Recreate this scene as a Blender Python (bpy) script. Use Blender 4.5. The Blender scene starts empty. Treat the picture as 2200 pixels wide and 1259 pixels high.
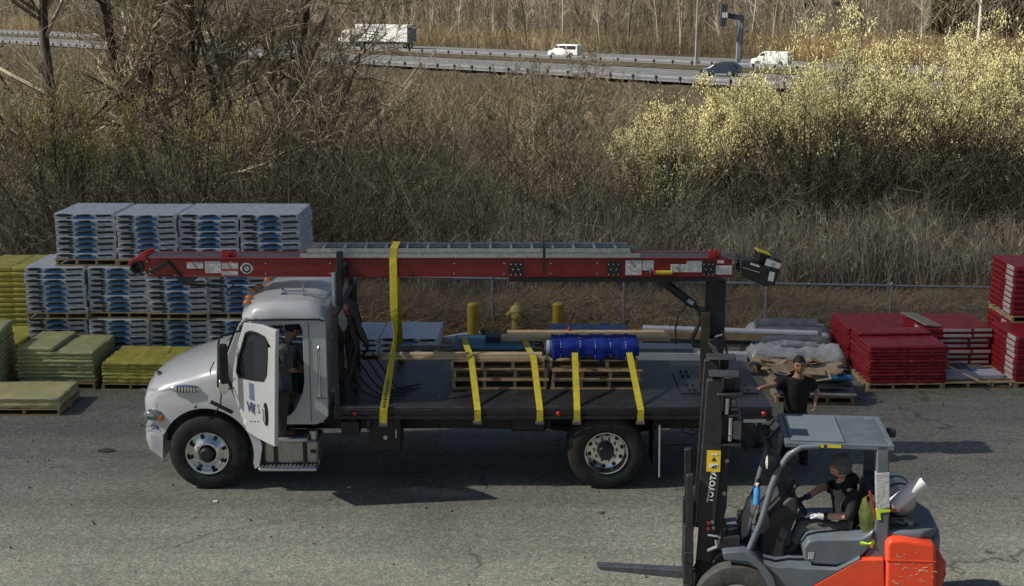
import bpy, bmesh, math, random
import numpy as np
from mathutils import Vector, Matrix
from mathutils.geometry import tessellate_polygon
R = math.radians
random.seed(7)
sc = bpy.context.scene
C = sc.collection
# ---------------------------------------------------------------- camera, light
CAM_H, CAM_F, CAM_W = 6.64, 2900.0, 2200.0
PITCH = math.atan(630 / CAM_F)
cp, sp = math.cos(PITCH), math.sin(PITCH)
cd = bpy.data.cameras.new('camera'); cam = bpy.data.objects.new('camera', cd); C.objects.link(cam)
cam.location = (0, 0, CAM_H); cam.rotation_euler = (R(90) - PITCH, 0, 0)
cd.sensor_width = 36; cd.lens = 36 * CAM_F / CAM_W; cd.clip_start = .5; cd.clip_end = 4000
sc.camera = cam
SHADE_DENSITY = .10                                  # density of the added unseen volume that dims the yard
SUN_EL, SUN_AZ = R(41), (1.0, .18)          # the way shadows run over the ground
w = bpy.data.worlds.new('World'); sc.world = w; w.use_nodes = True
nt = w.node_tree; bg = nt.nodes['Background']
sky = nt.nodes.new('ShaderNodeTexSky'); sky.sky_type = 'NISHITA'; sky.sun_disc = False
sky.sun_elevation = SUN_EL; sky.sun_rotation = math.atan2(-SUN_AZ[0], -SUN_AZ[1])
nt.links.new(sky.outputs[0], bg.inputs[0]); bg.inputs[1].default_value = .05
sl = bpy.data.lights.new('sun', 'SUN'); sl.energy = 5.0; sl.angle = R(.53); sl.color = (1, .94, .84)
sun = bpy.data.objects.new('sun', sl); C.objects.link(sun)
sd = Vector((SUN_AZ[0], SUN_AZ[1], 0)).normalized() * math.cos(SUN_EL); sd.z = -math.sin(SUN_EL)
sun.rotation_euler = sd.to_track_quat('-Z', 'Y').to_euler(); sun.location = (-40, -10, 60)
sc.view_settings.view_transform = 'Standard'; sc.view_settings.look = 'None'
sc.view_settings.exposure = .28; sc.view_settings.gamma = 1
sc.cycles.max_bounces = 6; sc.cycles.diffuse_bounces = 2; sc.cycles.transparent_max_bounces = 8
# ---------------------------------------------------------------- helpers
class Frame:
    """local frame of a thing: px() meets the sight line of a photo pixel with the thing's own vertical plane y=yl"""
    def __init__(s, x, y, yaw=0., z=0.):
        s.o = (x, y, z); s.yaw = yaw; s.a = (math.cos(yaw), math.sin(yaw)); s.l = (-math.sin(yaw), math.cos(yaw))
    def px(s, u, v, yl=0.):
        a = (u - 1100) / CAM_F; b = (v - 630) / CAM_F
        d = (a, cp - b * sp, -sp - b * cp)
        ox = s.o[0] + yl * s.l[0]; oy = s.o[1] + yl * s.l[1]
        t = (ox * s.l[0] + oy * s.l[1]) / (d[0] * s.l[0] + d[1] * s.l[1])
        X, Y, Z = d[0] * t, d[1] * t, CAM_H + d[2] * t
        return ((X - ox) * s.a[0] + (Y - oy) * s.a[1], Z - s.o[2])
    def p3(s, u, v, yl=0.):
        x, z = s.px(u, v, yl); return (x, yl, z)
def ground(u, v, z=0.):
    a = (u - 1100) / CAM_F; b = (v - 630) / CAM_F; t = (z - CAM_H) / (-sp - b * cp)
    return (a * t, t * (cp - b * sp))
def frame_at(u, v, yaw=0., z=0.):
    x, y = ground(u, v, z); return Frame(x, y, yaw, z)

class MB:
    def __init__(s): s.v = []; s.f = []; s.m = []; s.cur = 0
    def add(s, vs, fs):
        o = len(s.v); s.v += [tuple(p) for p in vs]
        for f in fs: s.f.append(tuple(i + o for i in f)); s.m.append(s.cur)
        return s
    def box(s, x0, x1, y0, y1, z0, z1):
        return s.add([(x0,y0,z0),(x1,y0,z0),(x1,y1,z0),(x0,y1,z0),(x0,y0,z1),(x1,y0,z1),(x1,y1,z1),(x0,y1,z1)],
            [(3,2,1,0),(4,5,6,7),(0,1,5,4),(1,2,6,5),(2,3,7,6),(3,0,4,7)])
    def obox(s, c, size, rot=(0,0,0)):
        M = Matrix.Translation(c) @ (rot if isinstance(rot, Matrix) else __import__('mathutils').Euler(rot).to_matrix().to_4x4())
        a, b, d = size[0]/2, size[1]/2, size[2]/2
        vs = [M @ Vector(p) for p in [(-a,-b,-d),(a,-b,-d),(a,b,-d),(-a,b,-d),(-a,-b,d),(a,-b,d),(a,b,d),(-a,b,d)]]
        return s.add(vs, [(3,2,1,0),(4,5,6,7),(0,1,5,4),(1,2,6,5),(2,3,7,6),(3,0,4,7)])
    def bar(s, p0, p1, w, h):
        p0, p1 = Vector(p0), Vector(p1); d = (p1 - p0); L = d.length
        q = d.to_track_quat('X', 'Z').to_matrix().to_4x4()
        return s.obox((p0 + p1) / 2, (L, w, h), q)
    def prism(s, pts, a0, a1, ax='y'):
        return s.panel(pts, [], a0, a1, ax)
    def panel(s, outer, holes, a0, a1, ax='y'):
        loops = [list(outer)] + [list(h) for h in holes]
        if ax == 'y': mk = lambda p, a: (p[0], a, p[1])
        elif ax == 'z': mk = lambda p, a: (p[0], p[1], a)
        else: mk = lambda p, a: (a, p[0], p[1])
        flat = [p for l in loops for p in l]; n = len(flat)
        vs = [mk(p, a0) for p in flat] + [mk(p, a1) for p in flat]
        fs = []
        if holes:
            for t in tessellate_polygon([[Vector((p[0], p[1], 0)) for p in l] for l in loops]):
                fs.append(tuple(t)); fs.append(tuple(i + n for i in reversed(t)))
        else:
            fs.append(tuple(range(n))); fs.append(tuple(range(2*n-1, n-1, -1)))
        o = 0
        for l in loops:
            k = len(l)
            for i in range(k):
                j = (i + 1) % k; fs.append((o+j, o+i, o+i+n, o+j+n))
            o += k
        return s.add(vs, fs)
    def rprism(s, pts, y0, y1, rad, mask=None, bow=None, taper=None):
        """outline in x,z carried across y, outer edges rounded by rad where mask is true"""
        n = len(pts); W = y1 - y0
        st = []
        for q in (0, .08, .2, .38, .62, 1.): st.append(rad * q)
        mid = [W * q for q in (.25, .5, .75)]
        ys = st + [m for m in mid if rad < m < W - rad] + [W - q for q in reversed(st)]
        area = sum(pts[i][0]*pts[(i+1)%n][1] - pts[(i+1)%n][0]*pts[i][1] for i in range(n))
        sg = 1 if area > 0 else -1
        nor = []
        for i in range(n):
            a, b, c = pts[i-1], pts[i], pts[(i+1) % n]
            e1 = Vector((b[0]-a[0], b[1]-a[1])).normalized(); e2 = Vector((c[0]-b[0], c[1]-b[1])).normalized()
            e = (e1 + e2); e = e.normalized() if e.length > 1e-6 else e1
            nor.append(Vector((e.y, -e.x)) * sg)
        vs = []
        for y in ys:
            d = min(y, W - y)
            dr = rad - math.sqrt(max(0, rad*rad - (rad - d)**2)) if d < rad else 0
            for i, p in enumerate(pts):
                m = 1 if mask is None else mask[i]
                q = [p[0] - nor[i].x * dr * m, y0 + y, p[1] - nor[i].y * dr * m]
                if bow: q = bow(q, m)
                vs.append(q)
        fs = []
        for k in range(len(ys) - 1):
            for i in range(n):
                j = (i + 1) % n; fs.append((k*n+j, k*n+i, (k+1)*n+i, (k+1)*n+j))
        fs.append(tuple(range(n))); L = (len(ys)-1)*n; fs.append(tuple(range(L+n-1, L-1, -1)))
        return s.add(vs, fs)
    def tube(s, pts, r, n=8, cap=True):
        pts = [Vector(p) for p in pts]; k = len(pts)
        rr = r if isinstance(r, (list, tuple)) else [r] * k
        vs = []; fs = []; prev = None
        for i in range(k):
            t = (pts[min(i+1, k-1)] - pts[max(i-1, 0)]).normalized()
            if prev is None:
                ref = Vector((0,0,1)) if abs(t.z) < .9 else Vector((0,1,0)); u = t.cross(ref).normalized()
            else:
                u = (prev - t * prev.dot(t)); u = u.normalized() if u.length > 1e-5 else t.orthogonal().normalized()
            prev = u; w_ = t.cross(u)
            for a in range(n):
                th = 2*math.pi*a/n; vs.append(pts[i] + (u*math.cos(th) + w_*math.sin(th)) * rr[i])
        for i in range(k-1):
            for a in range(n):
                b = (a+1) % n; fs.append((i*n+a, i*n+b, (i+1)*n+b, (i+1)*n+a))
        if cap: fs.append(tuple(range(n-1, -1, -1))); fs.append(tuple(range((k-1)*n, k*n)))
        return s.add(vs, fs)
    def cyl(s, p0, p1, r0, r1=None, n=16): return s.tube([p0, p1], [r0, r0 if r1 is None else r1], n)
    def lathe(s, prof, o=(0,0,0), ax='z', n=24, cap=False):
        vs = []; fs = []; k = len(prof)
        for r, h in prof:
            for a in range(n):
                th = 2*math.pi*a/n; x, y = r*math.cos(th), r*math.sin(th)
                p = (x, y, h) if ax == 'z' else ((x, h, y) if ax == 'y' else (h, x, y))
                vs.append((p[0]+o[0], p[1]+o[1], p[2]+o[2]))
        for i in range(k-1):
            for a in range(n):
                b = (a+1) % n; fs.append((i*n+a, i*n+b, (i+1)*n+b, (i+1)*n+a))
        if cap and prof[0][0] > 1e-5: fs.append(tuple(range(n-1, -1, -1)))
        if cap and prof[-1][0] > 1e-5: fs.append(tuple(range((k-1)*n, k*n)))
        return s.add(vs, fs)
    def ell(s, c, rx, ry, rz, n=12):
        prof = [(math.sin(math.pi*i/n), -math.cos(math.pi*i/n)) for i in range(n+1)]
        o = len(s.v); s.lathe(prof, n=n+4)
        for i in range(o, len(s.v)):
            p = s.v[i]; s.v[i] = (c[0]+p[0]*rx, c[1]+p[1]*ry, c[2]+p[2]*rz)
        return s
    def ribbon(s, pts, wd, w_, t):
        pts = [Vector(p) for p in pts]; k = len(pts); vs = []; fs = []
        for i in range(k):
            tg = (pts[min(i+1, k-1)] - pts[max(i-1, 0)]).normalized()
            u = Vector(wd[i]).normalized(); u = (u - tg*u.dot(tg)).normalized(); nn = tg.cross(u)
            ww = w_[i] if isinstance(w_, (list, tuple)) else w_
            for a, b in ((-1,-1),(1,-1),(1,1),(-1,1)): vs.append(pts[i] + u*a*ww/2 + nn*b*t/2)
        for i in range(k-1):
            for a in range(4):
                b = (a+1) % 4; fs.append((i*4+a, i*4+b, i*4+4+b, i*4+4+a))
        fs.append((3,2,1,0)); fs.append(tuple(range(k*4-4, k*4)))
        return s.add(vs, fs)
    def slab(s, x0, x1, y0, y1, z0, z1, nx=10, ny=6, jit=.006, bulge=.012, rng=random, wob=0.):
        """soft wrapped pack: bulging sides, uneven edges"""
        rows = [(z0, -.6), (z0 + (z1-z0)*.22, .6), (z0 + (z1-z0)*.62, 1.), (z1 - (z1-z0)*.08, .55), (z1, -.7)]
        per = []
        for i in range(nx): per.append((x0 + (x1-x0)*i/nx, y0, 0, -1))
        for j in range(ny): per.append((x1, y0 + (y1-y0)*j/ny, 1, 0))
        for i in range(nx): per.append((x1 - (x1-x0)*i/nx, y1, 0, 1))
        for j in range(ny): per.append((x0, y1 - (y1-y0)*j/ny, -1, 0))
        n = len(per); vs = []; fs = []
        for k, (z, b) in enumerate(rows):
            for i, (x, y, a, c) in enumerate(per):
                q = bulge*b + rng.uniform(-jit, jit)
                vs.append((x + a*q, y + c*q, z + rng.uniform(-jit, jit)*.8))
        for k in range(4):
            for i in range(n):
                j = (i+1) % n; fs.append((k*n+i, k*n+j, (k+1)*n+j, (k+1)*n+i))
        g = {}; base = len(vs)
        for j in range(1, ny):
            for i in range(1, nx):
                g[i, j] = len(vs); vs.append((x0+(x1-x0)*i/nx, y0+(y1-y0)*j/ny, z1 + rng.uniform(-jit, jit)*.9 + wob*.5*abs(math.sin(i*.7+j*.4))))
        def idx(i, j):
            t = 4*n
            if j == 0: return t + i
            if i == nx: return t + nx + j
            if j == ny: return t + nx + ny + (nx - i)
            if i == 0: return t + 2*nx + ny + (ny - j) if j > 0 else t
            return g[i, j]
        for j in range(ny):
            for i in range(nx): fs.append((idx(i,j), idx(i+1,j), idx(i+1,j+1), idx(i,j+1)))
        fs.append(tuple(range(n-1, -1, -1)))
        return s.add(vs, fs)
    def mesh(s, name, mats):
        me = bpy.data.meshes.new(name); me.from_pydata(s.v, [], s.f); 
        for m in (mats if isinstance(mats, (list, tuple)) else [mats]): me.materials.append(m)
        me.polygons.foreach_set('material_index', s.m); me.update()
        return me
    def build(s, name, mats, parent=None, bevel=0, seg=2, smooth=38, fix=True):
        me = s.mesh(name, mats)
        if fix:
            bm = bmesh.new(); bm.from_mesh(me); bmesh.ops.recalc_face_normals(bm, faces=bm.faces); bm.to_mesh(me); bm.free()
        if smooth:
            me.polygons.foreach_set('use_smooth', [True]*len(me.polygons)); me.set_sharp_from_angle(angle=R(smooth))
        o = bpy.data.objects.new(name, me); C.objects.link(o)
        if parent: o.parent = parent
        if bevel:
            b = o.modifiers.new('bevel', 'BEVEL'); b.width = bevel; b.segments = seg; b.limit_method = 'ANGLE'; b.angle_limit = R(40)
        return o
def thing(name, label, cat, fr=None, group=None):
    o = bpy.data.objects.new(name, None); C.objects.link(o); o.empty_display_size = .2
    if fr: o.location = fr.o; o.rotation_euler = (0, 0, fr.yaw)
    o['label'] = label; o['category'] = cat
    if group: o['group'] = group
    return o
def tag(o, label, cat, group=None, fr=None):
    o['label'] = label; o['category'] = cat
    if group: o['group'] = group
    if fr: o.location = fr.o; o.rotation_euler = (0, 0, fr.yaw)
    return o
def kind(o, k): o['kind'] = k; return o
def copy_tree(o, parent=None):
    c = o.copy(); C.objects.link(c)
    if parent: c.parent = parent
    for ch in list(o.children): copy_tree(ch, c)
    return c
_txt = {}
def text_geo(t, size, bold=0.):
    k = (t, size, bold)
    if k not in _txt:
        cu = bpy.data.curves.new('lettering', 'FONT'); cu.body = t; cu.size = size; cu.resolution_u = 2; cu.offset = bold
        cu.align_x = 'CENTER'; cu.align_y = 'CENTER'
        o = bpy.data.objects.new('lettering', cu); C.objects.link(o)
        dg = bpy.context.evaluated_depsgraph_get(); me = bpy.data.meshes.new_from_object(o.evaluated_get(dg))
        _txt[k] = ([tuple(v.co) for v in me.vertices], [tuple(p.vertices) for p in me.polygons])
        bpy.data.objects.remove(o); bpy.data.curves.remove(cu); bpy.data.meshes.remove(me)
    return _txt[k]
def text(mb, t, size, c, ux=(1,0,0), uy=(0,0,1), bold=0.):
    vs, fs = text_geo(t, size, bold); c, ux, uy = Vector(c), Vector(ux), Vector(uy)
    return mb.add([c + ux*v[0] + uy*v[1] for v in vs], fs)
# ---------------------------------------------------------------- materials
MATS = {}
def mat(name, col, rough=.6, metal=0., var=.18, scale=6., bump=0., bscale=60., col2=None, coat=0., spec=.5, detail=6., dirt=0., dirtcol=(.12,.1,.08)):
    if name in MATS: return MATS[name]
    m = bpy.data.materials.new(name); m.use_nodes = True; t = m.node_tree; b = t.nodes['Principled BSDF']
    b.inputs['Roughness'].default_value = rough; b.inputs['Metallic'].default_value = metal
    b.inputs['Specular IOR Level'].default_value = spec
    if coat: b.inputs['Coat Weight'].default_value = coat; b.inputs['Coat Roughness'].default_value = .08
    tc = t.nodes.new('ShaderNodeTexCoord')
    nz = t.nodes.new('ShaderNodeTexNoise'); nz.inputs['Scale'].default_value = scale; nz.inputs['Detail'].default_value = detail
    t.links.new(tc.outputs['Object'], nz.inputs['Vector'])
    rp = t.nodes.new('ShaderNodeValToRGB'); c2 = col2 or tuple(min(1, c*(1+var)) for c in col); c1 = col if col2 else tuple(c*(1-var) for c in col)
    rp.color_ramp.elements[0].color = (*c1, 1); rp.color_ramp.elements[1].color = (*c2, 1)
    rp.color_ramp.elements[0].position = .32; rp.color_ramp.elements[1].position = .68
    t.links.new(nz.outputs['Fac'], rp.inputs['Fac']); out = rp.outputs[0]
    if dirt:
        n2 = t.nodes.new('ShaderNodeTexNoise'); n2.inputs['Scale'].default_value = scale*.45; n2.inputs['Detail'].default_value = 10; n2.inputs['Roughness'].default_value = .7
        t.links.new(tc.outputs['Object'], n2.inputs['Vector'])
        r2 = t.nodes.new('ShaderNodeValToRGB'); r2.color_ramp.elements[0].position = .5; r2.color_ramp.elements[1].position = .72
        t.links.new(n2.outputs['Fac'], r2.inputs['Fac'])
        mx = t.nodes.new('ShaderNodeMix'); mx.data_type = 'RGBA'; ml = t.nodes.new('ShaderNodeMath'); ml.operation = 'MULTIPLY'; ml.inputs[1].default_value = dirt
        t.links.new(r2.outputs[0], ml.inputs[0]); t.links.new(ml.outputs[0], mx.inputs[0])
        t.links.new(out, mx.inputs[6]); mx.inputs[7].default_value = (*dirtcol, 1); out = mx.outputs[2]
    t.links.new(out, b.inputs['Base Color'])
    if bump:
        n3 = t.nodes.new('ShaderNodeTexNoise'); n3.inputs['Scale'].default_value = bscale; n3.inputs['Detail'].default_value = 4
        t.links.new(tc.outputs['Object'], n3.inputs['Vector'])
        bp = t.nodes.new('ShaderNodeBump'); bp.inputs['Strength'].default_value = bump; bp.inputs['Distance'].default_value = .02
        t.links.new(n3.outputs['Fac'], bp.inputs['Height']); t.links.new(bp.outputs[0], b.inputs['Normal'])
    MATS[name] = m; return m
def attr_mat(name, rough=.8, spec=.2):
    m = bpy.data.materials.new(name); m.use_nodes = True; t = m.node_tree; b = t.nodes['Principled BSDF']
    a = t.nodes.new('ShaderNodeAttribute'); a.attribute_name = 'Col'; t.links.new(a.outputs['Color'], b.inputs['Base Color'])
    b.inputs['Roughness'].default_value = rough; b.inputs['Specular IOR Level'].default_value = spec
    MATS[name] = m; return m
def glass_mat(name, tint=(.05,.06,.07), see=.35):
    m = bpy.data.materials.new(name); m.use_nodes = True; t = m.node_tree; b = t.nodes['Principled BSDF']
    b.inputs['Base Color'].default_value = (*tint, 1); b.inputs['Roughness'].default_value = .04
    tr = t.nodes.new('ShaderNodeBsdfTransparent'); tr.inputs[0].default_value = (.75,.8,.82,1)
    mx = t.nodes.new('ShaderNodeMixShader'); mx.inputs[0].default_value = see
    t.links.new(b.outputs[0], mx.inputs[1]); t.links.new(tr.outputs[0], mx.inputs[2])
    t.links.new(mx.outputs[0], t.nodes['Material Output'].inputs[0]); MATS[name] = m; return m
WHITE = mat('white_truck_paint', (.57,.58,.585), .28, var=.04, scale=3, coat=.5, dirt=.12, dirtcol=(.4,.37,.32))
BLACK = mat('black_steel', (.018,.018,.02), .5, var=.35, scale=9, dirt=.35, dirtcol=(.06,.055,.05))
RUBBER = mat('tyre_rubber', (.022,.022,.022), .82, var=.3, scale=12, bump=.25, bscale=90, dirt=.4, dirtcol=(.09,.08,.07))
CHROME = mat('polished_aluminium', (.78,.78,.77), .16, 1., var=.06)
ALU = mat('brushed_aluminium', (.55,.56,.57), .38, .9, var=.15, scale=14)
STEEL = mat('dull_steel', (.22,.22,.22), .5, .8, var=.25, scale=15)
GALV = mat('galvanised_steel', (.36,.38,.41), .5, .6, var=.18, scale=20)
REDP = mat('red_boom_paint', (.22,.008,.010), .4, var=.15, scale=4, coat=.3, dirt=.2, dirtcol=(.12,.02,.02))
YSTRAP = mat('yellow_webbing', (.6,.5,.03), .8, var=.12, scale=18, dirt=.55, dirtcol=(.24,.2,.05))
WOOD = mat('pallet_wood', (.34,.23,.12), .8, var=.3, scale=9, bump=.2, col2=(.5,.36,.2))
LUMBER = mat('pale_lumber', (.52,.38,.21), .7, var=.2, scale=5, col2=(.66,.5,.3))
GLASS = glass_mat('dark_window_glass')
AMBER = mat('amber_lens', (.75,.2,.02), .25, var=.1)
REDL = mat('red_lens', (.6,.02,.02), .25, var=.1)
PAPER = mat('white_label', (.7,.7,.68), .6, var=.06)
INK = mat('black_print', (.02,.02,.022), .7, var=.2)
# ================================================================= ground, verge, highway
def smooth(a, b, x): t = np.clip((x-a)/(b-a), 0, 1); return t*t*(3-2*t)
RN = np.array((.74, .672)); RT = np.array((-.672, .74)); R0 = np.array((8.5, 175.))       # highway: normal, direction, a point on its near rail
def road_n(x, y): return (x-R0[0])*RN[0] + (y-R0[1])*RN[1]
def terrain(x, y):
    x = np.asarray(x, float); y = np.asarray(y, float)
    z = -.03 + .09*smooth(25.6, 26.6, y + .089*x) + .08*np.sin(x*1.3)*smooth(26.2, 27, y) 
    z = z - .9*smooth(28, 36, y) - 2.2*smooth(45, 130, y)
    n = road_n(x, y)
    z = z + 34*smooth(70, 330, n) * (y > 60) - .35*smooth(-8, 0, n)*(1-smooth(62, 70, n))*(y > 60)
    return z
def grid_mesh(xs, ys, fz):
    X, Y = np.meshgrid(xs, ys); Z = fz(X, Y); nx, ny = len(xs), len(ys)
    v = np.stack([X, Y, Z], -1).reshape(-1, 3)
    i = np.arange(nx*ny).reshape(ny, nx)
    f = np.stack([i[:-1,:-1], i[:-1,1:], i[1:,1:], i[1:,:-1]], -1).reshape(-1, 4)
    return v, f
def np_mesh(name, v, f, mats, col=None, smooth_=False):
    me = bpy.data.meshes.new(name); nv, nf, k = len(v), len(f), f.shape[1]
    me.vertices.add(nv); me.vertices.foreach_set('co', np.ascontiguousarray(v, np.float32).ravel())
    me.loops.add(nf*k); me.loops.foreach_set('vertex_index', np.ascontiguousarray(f, np.int32).ravel())
    me.polygons.add(nf); me.polygons.foreach_set('loop_start', np.arange(0, nf*k, k, dtype=np.int32))
    me.polygons.foreach_set('use_smooth', np.full(nf, smooth_))
    if col is not None:
        a = me.attributes.new('Col', 'FLOAT_COLOR', 'POINT')
        a.data.foreach_set('color', np.concatenate([col, np.ones((nv, 1))], 1).astype(np.float32).ravel())
    for m in (mats if isinstance(mats, (list, tuple)) else [mats]): me.materials.append(m)
    me.update(calc_edges=True); me.validate()
    return me
def np_obj(name, me, parent=None):
    o = bpy.data.objects.new(name, me); C.objects.link(o)
    if parent: o.parent = parent
    return o
EARTH = mat('dry_earth', (.055,.045,.03), .95, var=.3, scale=.9, col2=(.13,.105,.065), bump=.5, bscale=8, spec=.1)
xs = np.concatenate([np.arange(-900, -80, 20), np.arange(-80, -20, 4), np.arange(-20, 20, .5), np.arange(20, 80, 4), np.arange(80, 620, 20)])
ys = np.concatenate([np.arange(-40, 24, 4), np.arange(24, 34, .25), np.arange(34, 60, 1.5), np.arange(60, 120, 4), np.arange(120, 900, 8)])
v, f = grid_mesh(xs, ys, terrain)
kind(np_obj('ground', np_mesh('ground', v, f, EARTH, smooth_=True)), 'structure')
# asphalt
m = bpy.data.materials.new('yard_asphalt'); m.use_nodes = True; t = m.node_tree; b = t.nodes['Principled BSDF']; N = t.nodes.new; Lk = t.links.new
tc = N('ShaderNodeTexCoord')
def noise(s, d=4, r=.6, src=None):
    n = N('ShaderNodeTexNoise'); n.inputs['Scale'].default_value = s; n.inputs['Detail'].default_value = d; n.inputs['Roughness'].default_value = r
    Lk((src or tc.outputs['Object']), n.inputs['Vector']); return n.outputs['Fac']
def ramp(src, stops):
    r = N('ShaderNodeValToRGB'); e = r.color_ramp.elements
    while len(e) < len(stops): e.new(.5)
    for i, (p, c) in enumerate(stops): e[i].position = p; e[i].color = (*c, 1) if len(c) == 3 else c
    Lk(src, r.inputs['Fac']); return r.outputs[0]
def mixc(a, bb, fac, mode='MIX'):
    x = N('ShaderNodeMix'); x.data_type = 'RGBA'; x.blend_type = mode
    if isinstance(fac, float): x.inputs[0].default_value = fac
    else: Lk(fac, x.inputs[0])
    Lk(a, x.inputs[6])
    if isinstance(bb, tuple): x.inputs[7].default_value = (*bb, 1)
    else: Lk(bb, x.inputs[7])
    return x.outputs[2]
base = ramp(noise(.35, 5), [(.3, (.163,.166,.142)), (.7, (.222,.224,.194))])
agg = N('ShaderNodeTexVoronoi'); agg.inputs['Scale'].default_value = 42; Lk(tc.outputs['Object'], agg.inputs['Vector'])
spk = ramp(agg.outputs['Color'], [(.15, (.5,.5,.5)), (.55, (.95,.95,.93)), (.9, (1.75,1.72,1.62))])
c1 = mixc(base, spk, .62, 'MULTIPLY')
c1 = mixc(c1, ramp(noise(8, 6), [(.3, (.82,.82,.82)), (.7, (1.15,1.15,1.15))]), 1., 'MULTIPLY')
# oil spots and patches
st = N('ShaderNodeTexVoronoi'); st.inputs['Scale'].default_value = .55
wv = N('ShaderNodeVectorMath'); wv.operation = 'ADD'; wn = N('ShaderNodeTexNoise'); wn.inputs['Scale'].default_value = 2.4; Lk(tc.outputs['Object'], wn.inputs['Vector'])
sc1 = N('ShaderNodeVectorMath'); sc1.operation = 'SCALE'; sc1.inputs['Scale'].default_value = .5; Lk(wn.outputs['Color'], sc1.inputs[0])
Lk(tc.outputs['Object'], wv.inputs[0]); Lk(sc1.outputs[0], wv.inputs[1]); Lk(wv.outputs[0], st.inputs['Vector'])
c1 = mixc(c1, (.045,.042,.036), ramp(st.outputs['Distance'], [(.06, (.6,.6,.6)), (.15, (0,0,0))]))
# cracks
vc = N('ShaderNodeTexVoronoi'); vc.feature = 'DISTANCE_TO_EDGE'; vc.inputs['Scale'].default_value = .16; Lk(wv.outputs[0], vc.inputs['Vector'])
crk = ramp(vc.outputs['Distance'], [(.0015, (.8,.8,.8)), (.004, (0,0,0))])
brk = ramp(noise(.7, 3), [(.47, (0,0,0)), (.55, (1,1,1))])
c1 = mixc(c1, (.03,.029,.026), mixc(crk, brk, 1., 'MULTIPLY'))
v2 = N('ShaderNodeTexVoronoi'); v2.feature = 'DISTANCE_TO_EDGE'; v2.inputs['Scale'].default_value = 1.9; Lk(wv.outputs[0], v2.inputs['Vector'])
c1 = mixc(c1, (.05,.047,.04), mixc(ramp(v2.outputs['Distance'], [(.003, (.45,.45,.45)), (.011, (0,0,0))]), ramp(noise(1.1, 4), [(.5, (0,0,0)), (.58, (1,1,1))]), 1., 'MULTIPLY'))
c1 = mixc(c1, (.05,.046,.038), ramp(noise(17, 2, .4), [(.70, (0,0,0)), (.76, (.75,.75,.75))]))
c1 = mixc(c1, ramp(noise(.16, 3, .7), [(.38, (.78,.78,.77)), (.5, (1,1,1)), (.66, (1.1,1.1,1.08))]), 1., 'MULTIPLY')
# faint tyre tracks running along the yard
tr = N('ShaderNodeMapping'); tr.inputs['Scale'].default_value = (.03, 1.1, 1); Lk(tc.outputs['Object'], tr.inputs['Vector'])
c1 = mixc(c1, ramp(noise(1.6, 3, .5, tr.outputs[0]), [(.35, (.86,.86,.86)), (.65, (1.08,1.08,1.08))]), 1., 'MULTIPLY')
Lk(c1, b.inputs['Base Color']); b.inputs['Roughness'].default_value = .86; b.inputs['Specular IOR Level'].default_value = .35
bp = N('ShaderNodeBump'); bp.inputs['Strength'].default_value = .55; bp.inputs['Distance'].default_value = .012
hh = mixc(agg.outputs['Color'], noise(30, 3), .5); Lk(hh, bp.inputs['Height']); Lk(bp.outputs[0], b.inputs['Normal'])
ASPH = m
rng = np.random.default_rng(3)
ex = np.arange(-60, 61, .35); ey = 26.35 - .089*ex + .1*np.sin(ex*1.7) + rng.normal(0, .05, len(ex))
mb = MB(); mb.add([(x, -20, 0) for x in ex] + [(x, y, .0) for x, y in zip(ex, ey)], [(i, i+1, len(ex)+i+1, len(ex)+i) for i in range(len(ex)-1)])
kind(mb.build('asphalt_yard', ASPH, smooth=0), 'structure')
# highway carriageways and central strip
def strip(n0, n1, t0, t1, z, step=20):
    vs = []; fs = []; ts = np.arange(t0, t1+1, step)
    for k, tt in enumerate(ts):
        for n in (n0, n1):
            p = R0 + RN*n + RT*tt; vs.append((p[0], p[1], z))
        if k: fs.append((2*k-2, 2*k-1, 2*k+1, 2*k))
    return vs, fs
ROADM = mat('highway_asphalt', (.13,.13,.135), .9, var=.12, scale=.15, col2=(.18,.18,.182))
ZR = -3.05
mb = MB(); mb.add(*strip(.5, 24, -120, 520, ZR + .02)); mb.add(*strip(35, 58, -120, 520, ZR + .02))
kind(mb.build('highway', ROADM, smooth=0), 'structure')
mb = MB()
for n in (1.6, 22.8, 36.2, 56.6): mb.add(*strip(n-.12, n+.12, -120, 520, ZR + .034))
for n in (7.2, 12.6, 18, 42, 47.6):
    for tt in range(-120, 500, 12): mb.add(*strip(n-.1, n+.1, tt, tt+3, ZR + .034, 3))
kind(mb.build('highway_lane_lines', mat('road_paint', (.72,.72,.68), .7), smooth=0), 'structure')
mb = MB(); mb.add(*strip(24, 35, -120, 520, ZR + .1)); kind(mb.build('highway_median', EARTH, smooth=0), 'structure')
def guardrail(n, t0, t1, label, gap=3.8, grp=None):
    fr = Frame(*(R0 + RN*n), math.atan2(RT[1], RT[0]), ZR)
    e = thing('guardrail', label, 'guardrail', fr)
    mb = MB(); prof = [(-.02,.42),(.05,.47),(.05,.53),(-.02,.58),(.05,.63),(.05,.69),(-.02,.74),(-.05,.74),(.0,.63),(-.05,.58),(.0,.53),(-.05,.42)]
    mb.prism(prof, t0, t1, 'x'); mb.build('rail_beam', GALV, e, smooth=0)
    ps = list(np.arange(t0 + 1, t1, gap)); vis = ps[:100]
    pm = MB(); pm.box(-.09,.09,.05,.26,0,.76); pm.box(-.06,.06,.26,.34,.42,.72); me = pm.mesh('post', mat('guardrail_post', (.12,.09,.06), .9, var=.3))
    for x in vis: o = np_obj('post', me, e); o.location = (x, -.0, 0)
    return e
guardrail(0, -60, 300, 'near galvanised highway guardrail, just above the brown thicket')
guardrail(33.5, -60, 300, 'farther galvanised guardrail along the middle of the highway')
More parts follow.
